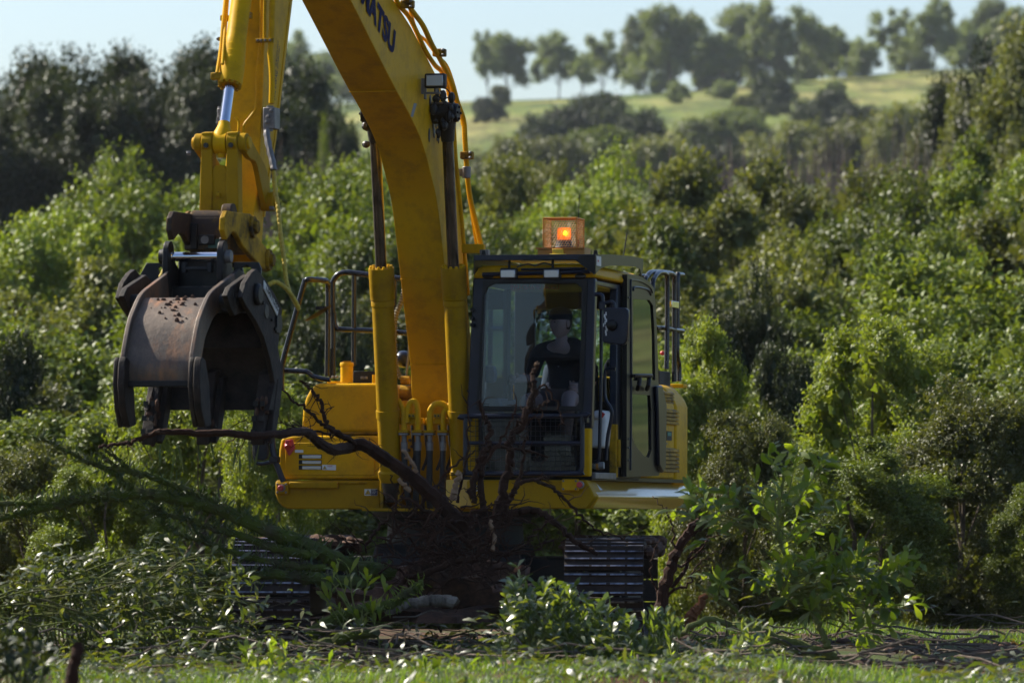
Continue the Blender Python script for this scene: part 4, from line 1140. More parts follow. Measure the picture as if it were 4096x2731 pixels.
# --- deck, tank and cabinet at the viewer's left
FD = 0.80
def fq(px, py, f): p = F(px, py, f); return (p.x, p.z)
sk = [(1101, 1924), (1101, 1975), (1113, 2008), (1130, 2025), (1149, 2034), (1519, 2037), (1519, 1920), (1110, 1920)]
deck = MB().py([fq(*p, FD) for p in sk], -FD, 2.2).build('side_deck', M['yellow_dusty'], EX, bevel=.012)
a = F(1072, 1980, FD+.0); b = F(1101, 1955, FD); c = F(1113, 2008, FD)
MB().slab([(a.x, -FD+.6, a.z), (b.x, -FD+.02, b.z), (c.x, -FD+.02, c.z)], (0, .5, 0)).build('deck_corner', M['yellow_dusty'], deck)
a, b = F(1163, 1926, FD), F(1356, 1953, FD)
MB().box(a.x, b.x, a.y-.05, a.y+.02, b.z, a.z).build('step_plate', M['yellow_dusty'], deck, bevel=.008)
a, b = F(1360, 1928, FD), F(1466, 1934, FD)
MB().box(a.x, b.x, a.y-.02, a.y+.02, b.z, a.z).build('step_edge', M['yellow_worn'], deck, bevel=.004)
def stop_box(px0, py0, px1, py1, f, kx, ky, mat='yellow_dusty', dep=.06):
    a, b = F(px0, py0, f), F(px1, py1, f)
    s = MB().box(a.x, b.x, a.y-dep, a.y, b.z, a.z).build('stop_box', M[mat], EX, bevel=.010)
    k = F(kx, ky, f+dep)
    MB().lathe(k, k+V(0, -.012, 0), [(0, .030), (1, .028)], 16).build('button_ring', M['grey'], s)
    MB().lathe(k+V(0, -.01, 0), k+V(0, -.05, 0), [(0, .014), (.3, .014), (.35, .022), (.9, .022), (1, .017)], 18).build('stop_button', M['red'], s)
    bolts_at(s, [V(a.x+.015, a.y-dep, a.z-.015), V(b.x-.015, a.y-dep, a.z-.015), V(a.x+.015, a.y-dep, b.z+.015), V(b.x-.015, a.y-dep, b.z+.015)], (0, -1, 0), .009, .010)
    return s
stop_box(1111, 1928, 1160, 1976, FD, 1127, 1951)
# lower cabinet with lamp grille
cab_l = [(1115, 1800), (1123, 1757), (1135, 1748), (1180, 1741), (1502, 1741), (1527, 1745), (1527, 1916), (1113, 1916)]
box = MB().py([fq(*p, FD) for p in cab_l], -FD, .9).build('tool_cabinet', M['yellow'], EX, bevel=.022, seg=3)
pan = [(1140, 1770), (1500, 1765), (1498, 1900), (1150, 1900), (1140, 1886)]
MB().py([fq(*p, FD+.012) for p in pan], -FD-.010, -FD+.01).build('cabinet_door', M['yellow'], box, bevel=.006)
for i, (y0, y1) in enumerate(((1816, 1834), (1839, 1856), (1860, 1878))):
    a, b = F(1195, y0, FD+.012), F(1287, y1, FD+.012)
    MB().box(a.x, b.x, a.y-.0025, a.y+.004, b.z, a.z).build('lamp_slot', M['black'], box, bevel=.003)
    a, b = F(1209, y0+3, FD+.013), F(1285, y1-1, FD+.013)
    MB().box(a.x, b.x, a.y-.006, a.y, b.z, a.z).build('lamp_lens', M['lens'], box, bevel=.003)
rl = [F(px, py, FD+.02) for px, py in ((1141, 1785), (1145, 1760), (1172, 1757), (1181, 1790), (1165, 1815), (1157, 1823), (1146, 1800))]
latch = MB().slab(rl, (0, -.012, 0)).build('red_latch', M['red'], box, bevel=.003)
k = F(1152, 1775, FD+.03); MB().cyl(k, k+V(.01, -.03, -.03), .028).box(k.x-.012, k.x+.018, k.y-.04, k.y-.01, k.z-.0, k.z+.03).build('latch_knob', M['red'], latch, bevel=.004)
st = [F(px, py, FD+.016) for px, py in ((1289, 1878), (1344, 1880), (1344, 1859), (1289, 1858))]
warn = sticker('warning_sticker', box, [st[0], st[1], st[2], st[3]], 'white')
def tri(parent, px, py, f, sz):
    c = F(px, py, f)
    MB().slab([c+V(-sz, 0, -sz*.8), c+V(sz, 0, -sz*.8), c+V(0, 0, sz*.9)], (0, -.002, 0)).build('warning_triangle', M['ink'], parent, smooth=0)
    MB().slab([c+V(-sz*.7, -.002, -sz*.65), c+V(sz*.7, -.002, -sz*.65), c+V(0, -.002, sz*.6)], (0, -.0015, 0)).build('warning_triangle', M['signyel'], parent, smooth=0)
    MB().slab([c+V(-sz*.22, -.0036, -sz*.5), c+V(sz*.22, -.0036, -sz*.5), c+V(sz*.1, -.0036, sz*.2), c+V(-sz*.1, -.0036, sz*.2)], (0, -.001, 0)).build('pictogram', M['ink'], parent, smooth=0)
tri(warn, 1299, 1869, FD+.0185, .016)
a = F(1309, 1866, FD+.0185); text_mesh('sticker_text', 'WARNING', M['red'], a, (1, 0, 0), (0, 0, 1), .042, .010, parent=warn)
a = F(1309, 1876, FD+.0185); text_mesh('sticker_text', 'KEEP CLEAR OF\nSWING AREA', M['ink'], a, (1, 0, 0), (0, 0, 1), .040, .014, parent=warn) if False else None
st = [F(px, py, FD+.016) for px, py in ((1180, 1809), (1213, 1810), (1213, 1799), (1180, 1798))]
sticker('serial_plate', box, st, 'white')
st = [F(px, py, FD+.005) for px, py in ((1458, 1981), (1509, 1981), (1509, 1955), (1458, 1955))]
crush = sticker('warning_sticker', deck, st, 'white')
tri(crush, 1472, 1967, FD+.0075, .024)
st = [F(px, py, FD+.0076) for px, py in ((1484, 1980), (1508, 1980), (1508, 1956), (1484, 1956))]
cr2 = sticker('sticker_panel', crush, st, 'letter')
for tx, py, h, w in (('DANGER', 1961, .008, .034), ('CRUSH', 1968, .010, .038), ('ZONE', 1974, .010, .032), ('Keep Clear', 1979, .006, .034)):
    a = F(1486, py, FD+.010); text_mesh('sticker_text', tx, M['inkwhite'], a, (1, 0, 0), (0, 0, 1), w, h, bold=.01, depth=.001, parent=crush)
# fuel tank
tk = [(1205, 1729), (1209, 1643), (1221, 1591), (1240, 1556), (1261, 1538), (1280, 1532), (1532, 1532), (1532, 1729)]
tank = MB().py([fq(*p, .72) for p in tk], -.72, .95).build('fuel_tank', M['yellow'], EX, bevel=.03, seg=3)
a, b = F(1200, 1728, .74), F(1530, 1736, .74)
MB().box(a.x, b.x, a.y-.02, a.y+1.5, b.z, a.z).build('tank_seam', M['yellow_worn'], tank, bevel=.004)
a = F(1387, 1530, .55); t_ = F(1387, 1449, .55)
MB().lathe((a.x, a.y, a.z), (a.x, a.y, t_.z), [(0, .050), (.80, .050), (.81, .055), (.95, .055), (1, .05)], 24).build('filler_neck', M['yellow'], tank, bevel=.004)
MB().box(a.x-.03, a.x+.03, a.y-.01, a.y+.01, t_.z, t_.z+.012).build('filler_cap', M['yellow_worn'], tank)
a, b = F(1308, 1524, .50), F(1366, 1533, .50); MB().box(a.x, b.x, a.y, a.y+.2, b.z-.02, a.z).build('rail_foot', M['yellow'], tank, bevel=.006)
a, b = F(1414, 1484, .2), F(1505, 1526, .2); MB().box(a.x, b.x, a.y, a.y+.03, b.z-.05, a.z).build('guard_plate', M['black'], EX, bevel=.004)
a = F(1499, 1498, .3); q = MB().cyl((a.x, a.y, a.z-.1), (a.x, a.y, a.z), .022).build('tank_plug', M['yellow'], tank)
bolts_at(tank, [F(1333, 1512, .5), F(1347, 1512, .5), F(1449, 1515, .5), F(1464, 1515, .5)], (0, 0, 1), .014, .02)
# handrails
def rail(pts, f, r=.021, parent=EX, mat='pipe', name='handrail'):
    fs = f if hasattr(f, '__len__') else [f]*len(pts)
    return MB().tube(curve([F(px, py, ff) for (px, py), ff in zip(pts, fs)], 5), r, 12).build(name, M[mat], parent)
rail([(1128, 1560), (1126, 1533), (1128, 1470), (1134, 1436), (1172, 1295), (1216, 1136), (1224, 1121), (1240, 1118), (1298, 1122), (1308, 1128), (1312, 1142), (1312, 1250), (1309, 1505)], [.75]*8+[.6, .5, .4, .4, .4], .022)
rail([(1131, 1482), (1214, 1485), (1235, 1492), (1254, 1506), (1290, 1515), (1322, 1519)], .68, .020)
rail([(1333, 1510), (1333, 1300), (1331, 1150), (1334, 1122), (1351, 1099), (1375, 1091), (1407, 1091), (1477, 1100), (1560, 1110), (1640, 1117)], .25, .022)
rail([(1337, 1250), (1338, 1290), (1346, 1310), (1362, 1317), (1491, 1322), (1640, 1333)], .25, .020)
rail([(1417, 1092), (1416, 1300), (1415, 1460)], .24, .020)
rail([(1580, 1113), (1579, 1180), (1577, 1250)], .24, .018)
MB().box(F(1317, 1400, .3).x, F(1328, 1400, .3).x, -.3, -.24, F(1320, 1512, .3).z, F(1320, 1395, .3).z).build('rail_post', M['black'], EX)
mp = [F(1214, 1283, .5), F(1270, 1246, .5), F(1322, 1218, .45), F(1318, 1232, .42), F(1270, 1264, .45), F(1225, 1284, .48)]
MB().slab(mp, (0, .03, 0)).build('folded_mirror', M['darkgrey'], EX, bevel=.004)
MB().tube([F(1300, 1232, .4), F(1318, 1262, .4)], .018, 8).box(F(1265, 1230, .4).x, F(1300, 1230, .4).x, -.42, -.38, F(1265, 1240, .4).z, F(1265, 1225, .4).z).build('mirror_bracket', M['blacksteel'], EX)
# near-left mirror on its bent post
rail([(1135, 1925), (1125, 1905), (1112, 1870), (1100, 1835), (1091, 1795), (1088, 1750)], 1.0, .024, name='mirror_post', mat='navy')
rail([(1096, 1846), (1060, 1853), (1036, 1855), (1024, 1846), (1018, 1825), (1016, 1790), (1016, 1765)], 1.02, .014, name='mirror_bracket', mat='pipe')
a, b = F(1082, 1826, 1.02), F(1116, 1850, 1.02); MB().box(a.x, b.x, a.y-.04, a.y+.04, b.z, a.z).build('bracket_clamp', M['blacksteel'], EX, bevel=.006)
mo = [F(px, py, 1.05) for px, py in ((1014, 1702), (1022, 1692), (1050, 1687), (1058, 1694), (1072, 1800), (1068, 1832), (1050, 1841), (1024, 1838), (1014, 1820))]
MB().slab(mo, (0, .05, 0)).build('side_mirror', M['darkgrey'], EX, bevel=.012, seg=3)
a, b = F(1000, 1752, 1.04), F(1022, 1776, 1.04); MB().box(a.x, b.x, a.y, a.y+.05, b.z, a.z).build('mirror_clamp', M['black'], EX, bevel=.006)

# --- centre: pipes, valve hoses, front plate
def bez(*p): return curve(p, 6)
yy = 1.02
bar = MB()
for px0, px1, zc_ in ((1590, 1692, 1683), (1702, 1808, 1683)):
    a, b = F(px0, zc_-12, yy-.02), F(px1, zc_+12, yy-.02); bar.box(a.x, b.x, a.y, a.y+.06, b.z, a.z)
bar.build('pipe_rail', M['yellow'], EX, bevel=.006)
for px0 in (1634, 1736):
    a, b = F(px0, 1654, yy), F(px0+28, 1672, yy); k = MB().box(a.x, b.x, a.y-.02, a.y+.05, b.z, a.z).build('pipe_clamp', M['yellow_dusty'], EX, bevel=.005)
    bolts_at(k, [V(a.x+.015, a.y-.02, (a.z+b.z)/2), V(b.x-.015, a.y-.02, (a.z+b.z)/2)], (0, -1, 0), .008, .006, mat='black')
UP = [([(1592, 1600), (1602, 1616), (1612, 1640), (1616, 1680), (1617, 1725)], .023), ([(1628, 1690), (1629, 1650), (1638, 1616), (1652, 1605), (1664, 1612), (1671, 1645), (1672, 1725)], .0235),
      ([(1720, 1725), (1719, 1670), (1722, 1640), (1740, 1618), (1760, 1614), (1785, 1625), (1806, 1662)], .026), ([(1773, 1725), (1773, 1672), (1776, 1648), (1790, 1628), (1812, 1612)], .022)]
for pts, r in UP:
    p = rail(pts, yy, r, mat='yellow', name='hydraulic_pipe')
    e = F(*pts[-1], yy) if pts[-1][1] > 1700 else F(*pts[0], yy)
    MB().box(e.x-.042, e.x+.042, e.y-.042, e.y+.042, e.z-.012, e.z+.010).build('pipe_flange', M['yellow_dusty'], p, bevel=.006)
    MB().box(e.x-.038, e.x+.038, e.y-.04, e.y+.04, e.z-.030, e.z-.013).build('split_flange', M['steel'], p, bevel=.005)
    MB().lathe(e+V(0, 0, -.03), e+V(0, 0, -.15), [(0, .020), (.4, .020), (.45, .027), (1, .027)], 14).build('hose_ferrule', M['steel'], p)
    j = random.uniform(-.03, .03)
    MB().tube(curve([e+V(0, 0, -.14), e+V(j*.3, .01, -.35), e+V(j, .06, -.55), e+V(j*1.5, .25, -.75)], 5), .025, 10).build('hydraulic_hose', M['rubber'], p)
for px, f in ((1648, 1765), (1700, 1790), (1757, 1760), (1795, 1720)):
    rail([(px, 1700), (px+4, 1760), (px+10, 1820), (px-10, 1880)], .85, .012, mat='rubber', name='hydraulic_hose')
# slew frame behind the pipes
a, b = F(1560, 1690, .55), F(1870, 2031, .55)
MB().box(a.x, b.x, a.y, a.y+.5, b.z, a.z).build('front_bulkhead', M['yellow_dusty'], EX, bevel=.01)
bolts_at(EX, [F(px, py, .56) for px, py in ((1640, 1760), (1648, 1785), (1636, 1800), (1810, 1780))], (0, -1, 0), .014, .012, mat='grease')
for px0, px1 in ((1519, 1533), (1590, 1603), (1822, 1836)):
    a, b = F(px0, 1920, .95), F(px1, 2031, .95); MB().box(a.x, b.x, a.y, a.y+.6, b.z, a.z+.08).build('foot_bracket', M['yellow_worn'], EX, bevel=.006)
a, b = F(1447, 2031, .95), F(1885, 2045, .95)
MB().box(a.x, b.x, a.y, a.y+1.2, b.z, a.z).build('belly_plate', M['yellow_dusty'], EX, bevel=.003)
# corrugated intake hose, strut and air cleaner
cp = [F(px, py, .3) for px, py in ((1618, 1150), (1606, 1205), (1586, 1255), (1578, 1310), (1580, 1420), (1588, 1480), (1603, 1508), (1622, 1514))]
cc_ = curve(cp, 30); P = np.array(cc_); acc = np.concatenate([[0], np.cumsum(np.linalg.norm(np.diff(P, axis=0), axis=1))]); m = int(acc[-1]/.0055)
P = np.stack([np.interp(np.linspace(0, acc[-1], m), acc, P[:, k]) for k in range(3)], 1)
MB().tube([tuple(p) for p in P], [.024 if i % 4 < 2 else .018 for i in range(m)], 10).build('corrugated_hose', simple('beige_hose_plastic', (.13, .11, .06), .5), EX)
rail([(1640, 1340), (1632, 1440), (1622, 1530)], .35, .010, mat='steel', name='gas_strut')
a = F(1614, 1436, .1); MB().ball(a, .075, .09, .068, 20, 12).build('air_cleaner', M['navy'], EX)
a = F(1630, 1520, .4); MB().cyl(a+V(-.05, 0, 0), a+V(.02, 0, 0), .035).cyl(a+V(-.08, .1, -.1), a+V(.04, .1, -.1), .06).build('hose_joint', M['yellow_worn'], EX)

# --- cab
FC = 1.20
def fc(px, py, f=FC): return F(px, py, f)
CABR = 1.385                                             # outer face of the cab side
cabx0 = .40
def boxpx(mb, px0, py0, px1, py1, f, dep):
    a, b = F(px0, py0, f), F(px1, py1, f)
    return mb.box(a.x, b.x, a.y, a.y+dep, b.z, a.z)
CAB = empty('cab'); CAB.parent = EX
floor_z = fc(2100, 1905).z; roof_z = fc(2100, 1119).z
shell = MB()
yb = .62                                                 # rear wall of the cab
def member(px0, py0, px1, py1, px2, py2, px3, py3, f=FC, dep=.09):
    return [F(px0, py0, f), F(px1, py1, f), F(px2, py2, f), F(px3, py3, f)], dep
fr = MB()
for q, dp in (member(1892, 1119, 1946, 1119, 1924, 1660, 1867, 1660), member(2326, 1119, 2381, 1119, 2366, 1712, 2318, 1712),
              member(1892, 1112, 2380, 1112, 2378, 1136, 1890, 1136)):
    fr.slab(q, (0, dp, 0))
frame = fr.build('cab_frame', M['navy'], CAB, bevel=.012, seg=3)
ws = MB()
wo = [(1990, 1130), (2300, 1130), (2326, 1150), (2331, 1170), (2314, 1610), (2306, 1624), (1930, 1624), (1918, 1612), (1938, 1180), (1950, 1148)]
# dark rubber surround of the windscreen, with rounded corners
outer = [F(px, py, FC+.012) for px, py in ((1932, 1122), (2350, 1122), (2330, 1640), (1905, 1640))]
inner_ = [F(px, py, FC+.012) for px, py in wo]
def ringed(name, outer, inner, dep, mat, parent):
    """flat frame: outer polygon with an inner hole, filled by triangulation"""
    bm = bmesh.new()
    ov = [bm.verts.new(p) for p in outer]; iv = [bm.verts.new(p) for p in inner]
    e = [bm.edges.new((ov[i], ov[(i+1) % len(ov)])) for i in range(len(ov))] + [bm.edges.new((iv[i], iv[(i+1) % len(iv)])) for i in range(len(iv))]
    bmesh.ops.triangle_fill(bm, use_beauty=True, edges=e)
    g = bmesh.ops.extrude_face_region(bm, geom=list(bm.faces))
    vs = [x for x in g['geom'] if isinstance(x, bmesh.types.BMVert)]
    bmesh.ops.translate(bm, verts=vs, vec=dep)
    bmesh.ops.recalc_face_normals(bm, faces=bm.faces)
    me = bpy.data.meshes.new(name); bm.to_mesh(me); bm.free(); me.materials.append(M[mat])
    return link(name, me, parent)
ringed('windscreen_seal', outer, inner_, (0, .03, 0), 'black', CAB)
gp_ = [F(px, py, FC-.005) for px, py in wo]
MB().slab(gp_, (0, .006, 0)).build('windscreen', M['glass'], CAB, smooth=0)
lw = [(1928, 1642), (2308, 1642), (2300, 1880), (1935, 1880)]
MB().slab([F(px, py, FC-.02) for px, py in lw], (0, .006, 0)).build('lower_window', M['lowglass'], CAB, smooth=0)
MB().slab([F(px, py, FC+.0) for px, py in ((1915, 1624), (2318, 1624), (2316, 1643), (1913, 1643))], (0, .05, 0)).build('window_sash', M['navy'], CAB, bevel=.006)
# lower front corners in yellow
MB().slab([F(px, py, FC-.004) for px, py in ((1868, 1640), (1902, 1640), (1904, 1905), (1866, 1905))], (0, .1, 0)).build('corner_panel', M['yellow_dusty'], CAB, bevel=.01)
MB().slab([F(px, py, FC+.003) for px, py in ((2331, 1712), (2360, 1712), (2357, 1905), (2325, 1905))], (0, .1, 0)).build('corner_panel', M['yellow'], CAB, bevel=.012)
MB().slab([F(px, py, FC-.003) for px, py in ((1904, 1884), (2325, 1884), (2325, 1905), (1904, 1905))], (0, .08, 0)).build('cab_sill', M['yellow_dusty'], CAB, bevel=.006)
# roof
rz0, rz1 = fc(2100, 1112).z, fc(2100, 1072).z
xl, xr = fc(1894, 1100).x, fc(2384, 1100).x
rp = [(xl, rz0), (xl+.003, rz0+.05), (xl+.03, rz1-.0), (xl+.08, rz1+.02), (xr-.08, rz1+.03), (xr-.03, rz1+.012), (xr, rz1-.05), (xr, rz0)]
MB().py(rp, -FC-.012, yb-.1).build('cab_roof', M['yellow'], CAB, bevel=.02, seg=3)
for px in (1952, 2322):
    a = fc(px, 1105, FC+.015); MB().ball(a, .045, .012, .022, 14, 8).build('lamp_plug', M['grease'], CAB)
# floor, rear wall, rear and far-side pillars, dark interior trim
it = MB()
it.box(cabx0+.02, CABR-.02, -FC+.08, yb, floor_z-.02, floor_z+.03)
it.box(cabx0+.02, CABR-.02, yb-.04, yb, floor_z, floor_z+.62)
it.box(cabx0+.02, CABR-.02, -FC+.04, yb, roof_z-.03, roof_z)
a = F(2060, 1300, -yb+.04); b = F(2140, 1300, -yb+.04)
it.box(a.x, b.x, yb-.06, yb, floor_z+.55, roof_z)
it.box(CABR-.10, CABR-.03, yb-.06, yb, floor_z+.55, roof_z)
it.box(cabx0+.02, CABR-.02, yb-.06, yb, roof_z-.16, roof_z-.02)
it.box(cabx0+.02, cabx0+.05, -FC+.1, yb, floor_z, floor_z+.55)
it.box(cabx0+.02, cabx0+.05, -.15, -.02, floor_z+.5, roof_z)
it.build('cab_lining', M['darkgrey'], CAB, bevel=.006)
MB().box(b.x+.005, CABR-.105, yb-.03, yb-.025, floor_z+.62, roof_z-.17).build('rear_window', M['glass'], CAB, smooth=0)
MB().box(cabx0+.03, cabx0+.035, -FC+.12, -.16, floor_z+.56, roof_z-.04).build('far_side_window', M['glass'], CAB, smooth=0)
# side: B pillar, door opening edge, rear side panel
sd = MB()
def side(px0, py0, px1, py1, l=CABR, w=.05):
    a, b = L(px0, py0, l), L(px1, py1, l)
    return (l-w, l, min(a.y, b.y), max(a.y, b.y), min(a.z, b.z), max(a.z, b.z))
ybp = L(2470, 1600, CABR).y
sd.box(CABR-.06, CABR, ybp-.03, ybp+.09, floor_z, roof_z)
sd.box(CABR-.06, CABR-.003, -FC+.05, ybp+.05, roof_z-.04, roof_z+.0)
sd.build('door_post', M['navy'], CAB, bevel=.008)
MB().box(CABR-.05, CABR-.004, ybp+.09, yb, floor_z+.0, roof_z-.02).build('rear_side_panel', M['black'], CAB, bevel=.01)
MB().box(CABR-.055, CABR+.004, ybp-.05, ybp+.02, floor_z, floor_z+.42).box(CABR+.002, CABR+.03, ybp-.03, ybp-.005, floor_z+.08, floor_z+.30).build('hinge_post', M['yellow_worn'], CAB, bevel=.008)
MB().box(CABR-.08, CABR+.004, -FC+.11, ybp-.05, floor_z-.015, floor_z+.035).build('door_sill', M['steel'], CAB, bevel=.005)
# open door folded back along the side
DL = CABR + .055
dp = [(2509, 1098), (2540, 1098), (2571, 1109), (2600, 1130), (2616, 1153), (2622, 1211), (2630, 1372), (2634, 1527), (2650, 1617), (2648, 1868), (2635, 1902), (2506, 1907)]
wu = [(2533, 1195), (2598, 1200), (2612, 1222), (2618, 1330), (2621, 1520), (2531, 1522)]
wl_ = [(2530, 1575), (2600, 1580), (2606, 1640), (2606, 1800), (2595, 1830), (2575, 1822), (2540, 1780), (2529, 1740)]
def poly3(pts, l): return [L(px, py, l) for px, py in pts]
bm = bmesh.new()
loops = [poly3(dp, DL), poly3(wu, DL), poly3(wl_, DL)]
ee = []
for lp_ in loops:
    vv = [bm.verts.new(p) for p in lp_]; ee += [bm.edges.new((vv[i], vv[(i+1) % len(vv)])) for i in range(len(vv))]
bmesh.ops.triangle_fill(bm, use_beauty=True, edges=ee)
g = bmesh.ops.extrude_face_region(bm, geom=list(bm.faces)); bmesh.ops.translate(bm, verts=[x for x in g['geom'] if isinstance(x, bmesh.types.BMVert)], vec=(-.04, 0, 0))
bmesh.ops.recalc_face_normals(bm, faces=bm.faces)
me = bpy.data.meshes.new('cab_door'); bm.to_mesh(me); bm.free(); me.materials.append(M['black'])
door = link('cab_door', me, EX)
for w in (wu, wl_): MB().slab(poly3(w, DL-.012), (-.006, 0, 0)).build('door_glass', M['doorglass'], door, smooth=0)
for pts in ([(2524, 1120), (2560, 1124), (2598, 1145), (2610, 1170)], [(2524, 1120), (2523, 1180), (2525, 1560), (2522, 1880)], [(2534, 1164), (2540, 1148), (2590, 1158), (2604, 1180)]):
    MB().tube(curve([L(px, py, DL+.004) for px, py in pts], 4), .008, 6).build('door_moulding', M['navy'], door)
MB().tube(curve([L(2530, 1504, DL+.01), L(2545, 1501, DL+.05), L(2600, 1501, DL+.05), L(2606, 1504, DL+.01)], 4), .014, 8).build('door_handle', M['blacksteel'], door)
for px in (2560, 2598): MB().tube([L(px, 1500, DL+.04), L(px-4, 1540, DL+.05), L(px-10, 1556, DL+.02)], .018, 8).build('door_latch', M['blacksteel'], door)
ed = MB().px([yz(L(px, py, DL)) for px, py in ((2614, 1545), (2634, 1540), (2651, 1617), (2648, 1868), (2638, 1890), (2622, 1860), (2618, 1640))], DL, DL+.035).build('door_pocket', M['navy'], door, bevel=.012)
bolts_at(door, [L(2512, y, DL+.002) for y in (1190, 1248, 1300, 1360, 1755, 1790, 1840)], (1, 0, 0), .010, .012)

# sunvisor / roof guard
GV = empty('roof_guard'); GV.parent = EX
zt_ = fc(2100, 1022).z; zb_ = fc(2100, 1044).z
xA, xB = fc(1894, 1022, 1.32).x, fc(2378, 1022, 1.32).x
yA = -1.32
MB().box(xA, xB, yA, yA+.012, zb_-.0, zt_).build('front_fascia', M['navy'], GV, bevel=.004)
MB().hexa([(xA, yA+.012, zt_-.012), (xB, yA+.012, zt_-.012), (xB, .35, zt_+.01), (xA, .35, zt_+.01), (xA, yA+.012, zt_), (xB, yA+.012, zt_), (xB, .35, zt_+.022), (xA, .35, zt_+.022)]).build('roof_plate', M['navy'], GV)
wp = [(2378, 1021), (2378, 1098), (2394, 1080), (2410, 1070), (2440, 1064), (2500, 1066), (2540, 1068), (2556, 1078), (2562, 1110), (2569, 1070), (2569, 1037), (2520, 1026), (2440, 1020)]
WL_ = [L(px, py, xB-.02) for px, py in wp]
dy = yA - WL_[0].y
MB().slab([(xB, p.y+dy, p.z) for p in WL_], (.008, 0, 0)).build('side_fascia', M['black'], GV)
w2 = [F(px, py, 1.325) for px, py in ((2305, 1043), (2320, 1022), (2378, 1021), (2377, 1098))]
MB().slab(w2, (0, .008, 0)).build('corner_gusset', M['black'], GV)
MB().slab([(xA, yA, zt_), (xA, yA, fc(1893, 1098, 1.32).z), (xA, yA+.25, zb_-.02), (xA, .3, zb_), (xA, .3, zt_)], (.008, 0, 0)).build('side_fascia', M['black'], GV)
q = [V(xB+.009, yA+.03, zt_-.01), V(xB+.009, yA+.19, zt_-.01), V(xB+.009, yA+.19, zt_-.085), V(xB+.009, yA+.03, zt_-.085)]
MB().slab(q, (.002, 0, 0)).build('label_sticker', M['white'], GV, smooth=0)
MB().slab([q[0]+V(.003, .03, -.03), q[0]+V(.003, .07, -.03), q[0]+V(.003, .07, -.045), q[0]+V(.003, .03, -.045)], (.001, 0, 0)).build('label_mark', M['red'], GV, smooth=0)
for px in (1935, 2382):
    a = F(px, 1012, 1.25); MB().slab([a+V(-.02, 0, -.02), a+V(.02, 0, -.02), a+V(.012, 0, .02), a+V(-.012, 0, .02)], (0, .01, 0)).build('lifting_lug', M['black'], GV)
# lamp bar under the guard
MB().tube([F(1930, 1098, 1.26), F(2360, 1086, 1.26)], .016, 8).tube([F(2085, 1078, 1.27), F(2340, 1074, 1.27)], .010, 8).build('lamp_bar', M['navy'], GV)
for px in (2031, 2205):
    a = F(px, 1095, 1.30)
    lp_ = MB().box(a.x-.066, a.x+.066, a.y, a.y+.08, a.z-.038, a.z+.046).build('roof_lamp', M['rubber'], EX, bevel=.014, seg=3)
    MB().box(a.x-.060, a.x+.060, a.y-.005, a.y+.01, a.z-.032, a.z+.032).build('lamp_lens', M['lens'], lp_, bevel=.010)
    MB().cyl((a.x, a.y+.05, a.z+.04), (a.x, a.y+.05, zt_-.01), .010).build('lamp_bracket', M['blacksteel'], lp_)
MB().tube(curve([F(px, py, 1.28) for px, py in ((2068, 1068), (2110, 1056), (2140, 1062), (2175, 1052), (2210, 1060))], 4), .006, 6).build('wiring_loom', M['rubber'], GV)

# beacon
BC = empty('beacon'); BC.parent = EX
bf = .75
def bp(px, py): return F(px, py, bf)
a, b = bp(2150, 998), bp(2345, 1022)
base = MB().box(a.x+.015, b.x, a.y-.06, a.y+.16, b.z-.03, a.z).build('beacon_base', M['orange'], BC, bevel=.006)
a2, b2 = bp(2218, 998), bp(2262, 1017); MB().box(a2.x, b2.x, a.y-.085, a.y-.06, b2.z, a2.z).box(a2.x-.02, b2.x+.02, a.y-.10, a.y-.05, b2.z-.008, b2.z).build('beacon_bracket', M['signyel'], BC, bevel=.004)
MB().box(bp(2150, 994).x, bp(2345, 994).x, a.y-.07, a.y+.17, a.z, a.z+.012).build('beacon_plate', M['orange'], BC)
c = bp(2252, 950); cz0 = a.z+.012; hgt = bp(2252, 910).z - cz0
cy = a.y+.04
MB().lathe((c.x, cy, cz0), (c.x, cy, cz0+.06), [(0, .075), (.3, .066), (1, .06)], 24).build('beacon_foot', M['rubber'], BC)
MB().lathe((c.x, cy, cz0+.06), (c.x, cy, cz0+hgt), [(0, .056), (.9, .054), (.97, .048), (1, .03)], 28).build('amber_dome', M['amber'], BC)
MB().ball((c.x+.008, cy, cz0+.115), .014, .014, .022, 12, 8).build('bulb', M['bulb'], BC)
MB().lathe((c.x, cy+.018, cz0+.06), (c.x, cy+.03, cz0+.15), [(0, .03), (1, .042)], 14).build('reflector', M['chrome'], BC)
# hexagonal mesh guard
gx0, gx1 = bp(2185, 900).x, bp(2318, 900).x; gz1 = bp(2252, 875).z; gy0, gy1 = cy-.135, cy+.115
gm = MB(); pit = .024; wr = .0013
def hexwire(o, ux, uy, W, Hh):
    rows = int(Hh/(pit*.75))+2
    for r in range(rows):
        y = r*pit*.75
        n = int(W/(pit*.866))+2
        for k in range(n):
            x = k*pit*.866 + (pit*.433 if r % 2 else 0)
            P = [(x, y+pit*.5), (x-pit*.433, y+pit*.25), (x-pit*.433, y-pit*.25)]
            for (x0, y0), (x1, y1) in ((P[0], P[1]), (P[1], P[2]), (P[0], (x+pit*.433, y+pit*.25))):
                if min(x0, x1) < -1e-4 or max(x0, x1) > W or min(y0, y1) < 0 or max(y0, y1) > Hh: continue
                gm.tube([o+ux*x0+uy*y0, o+ux*x1+uy*y1], wr, 4, cap=False)
zz = V(0, 0, 1)
hexwire(V(gx0, gy0, cz0), V(1, 0, 0), zz, gx1-gx0, gz1-cz0); hexwire(V(gx0, gy1, cz0), V(1, 0, 0), zz, gx1-gx0, gz1-cz0)
hexwire(V(gx0, gy0, cz0), V(0, 1, 0), zz, gy1-gy0, gz1-cz0); hexwire(V(gx1, gy0, cz0), V(0, 1, 0), zz, gy1-gy0, gz1-cz0)
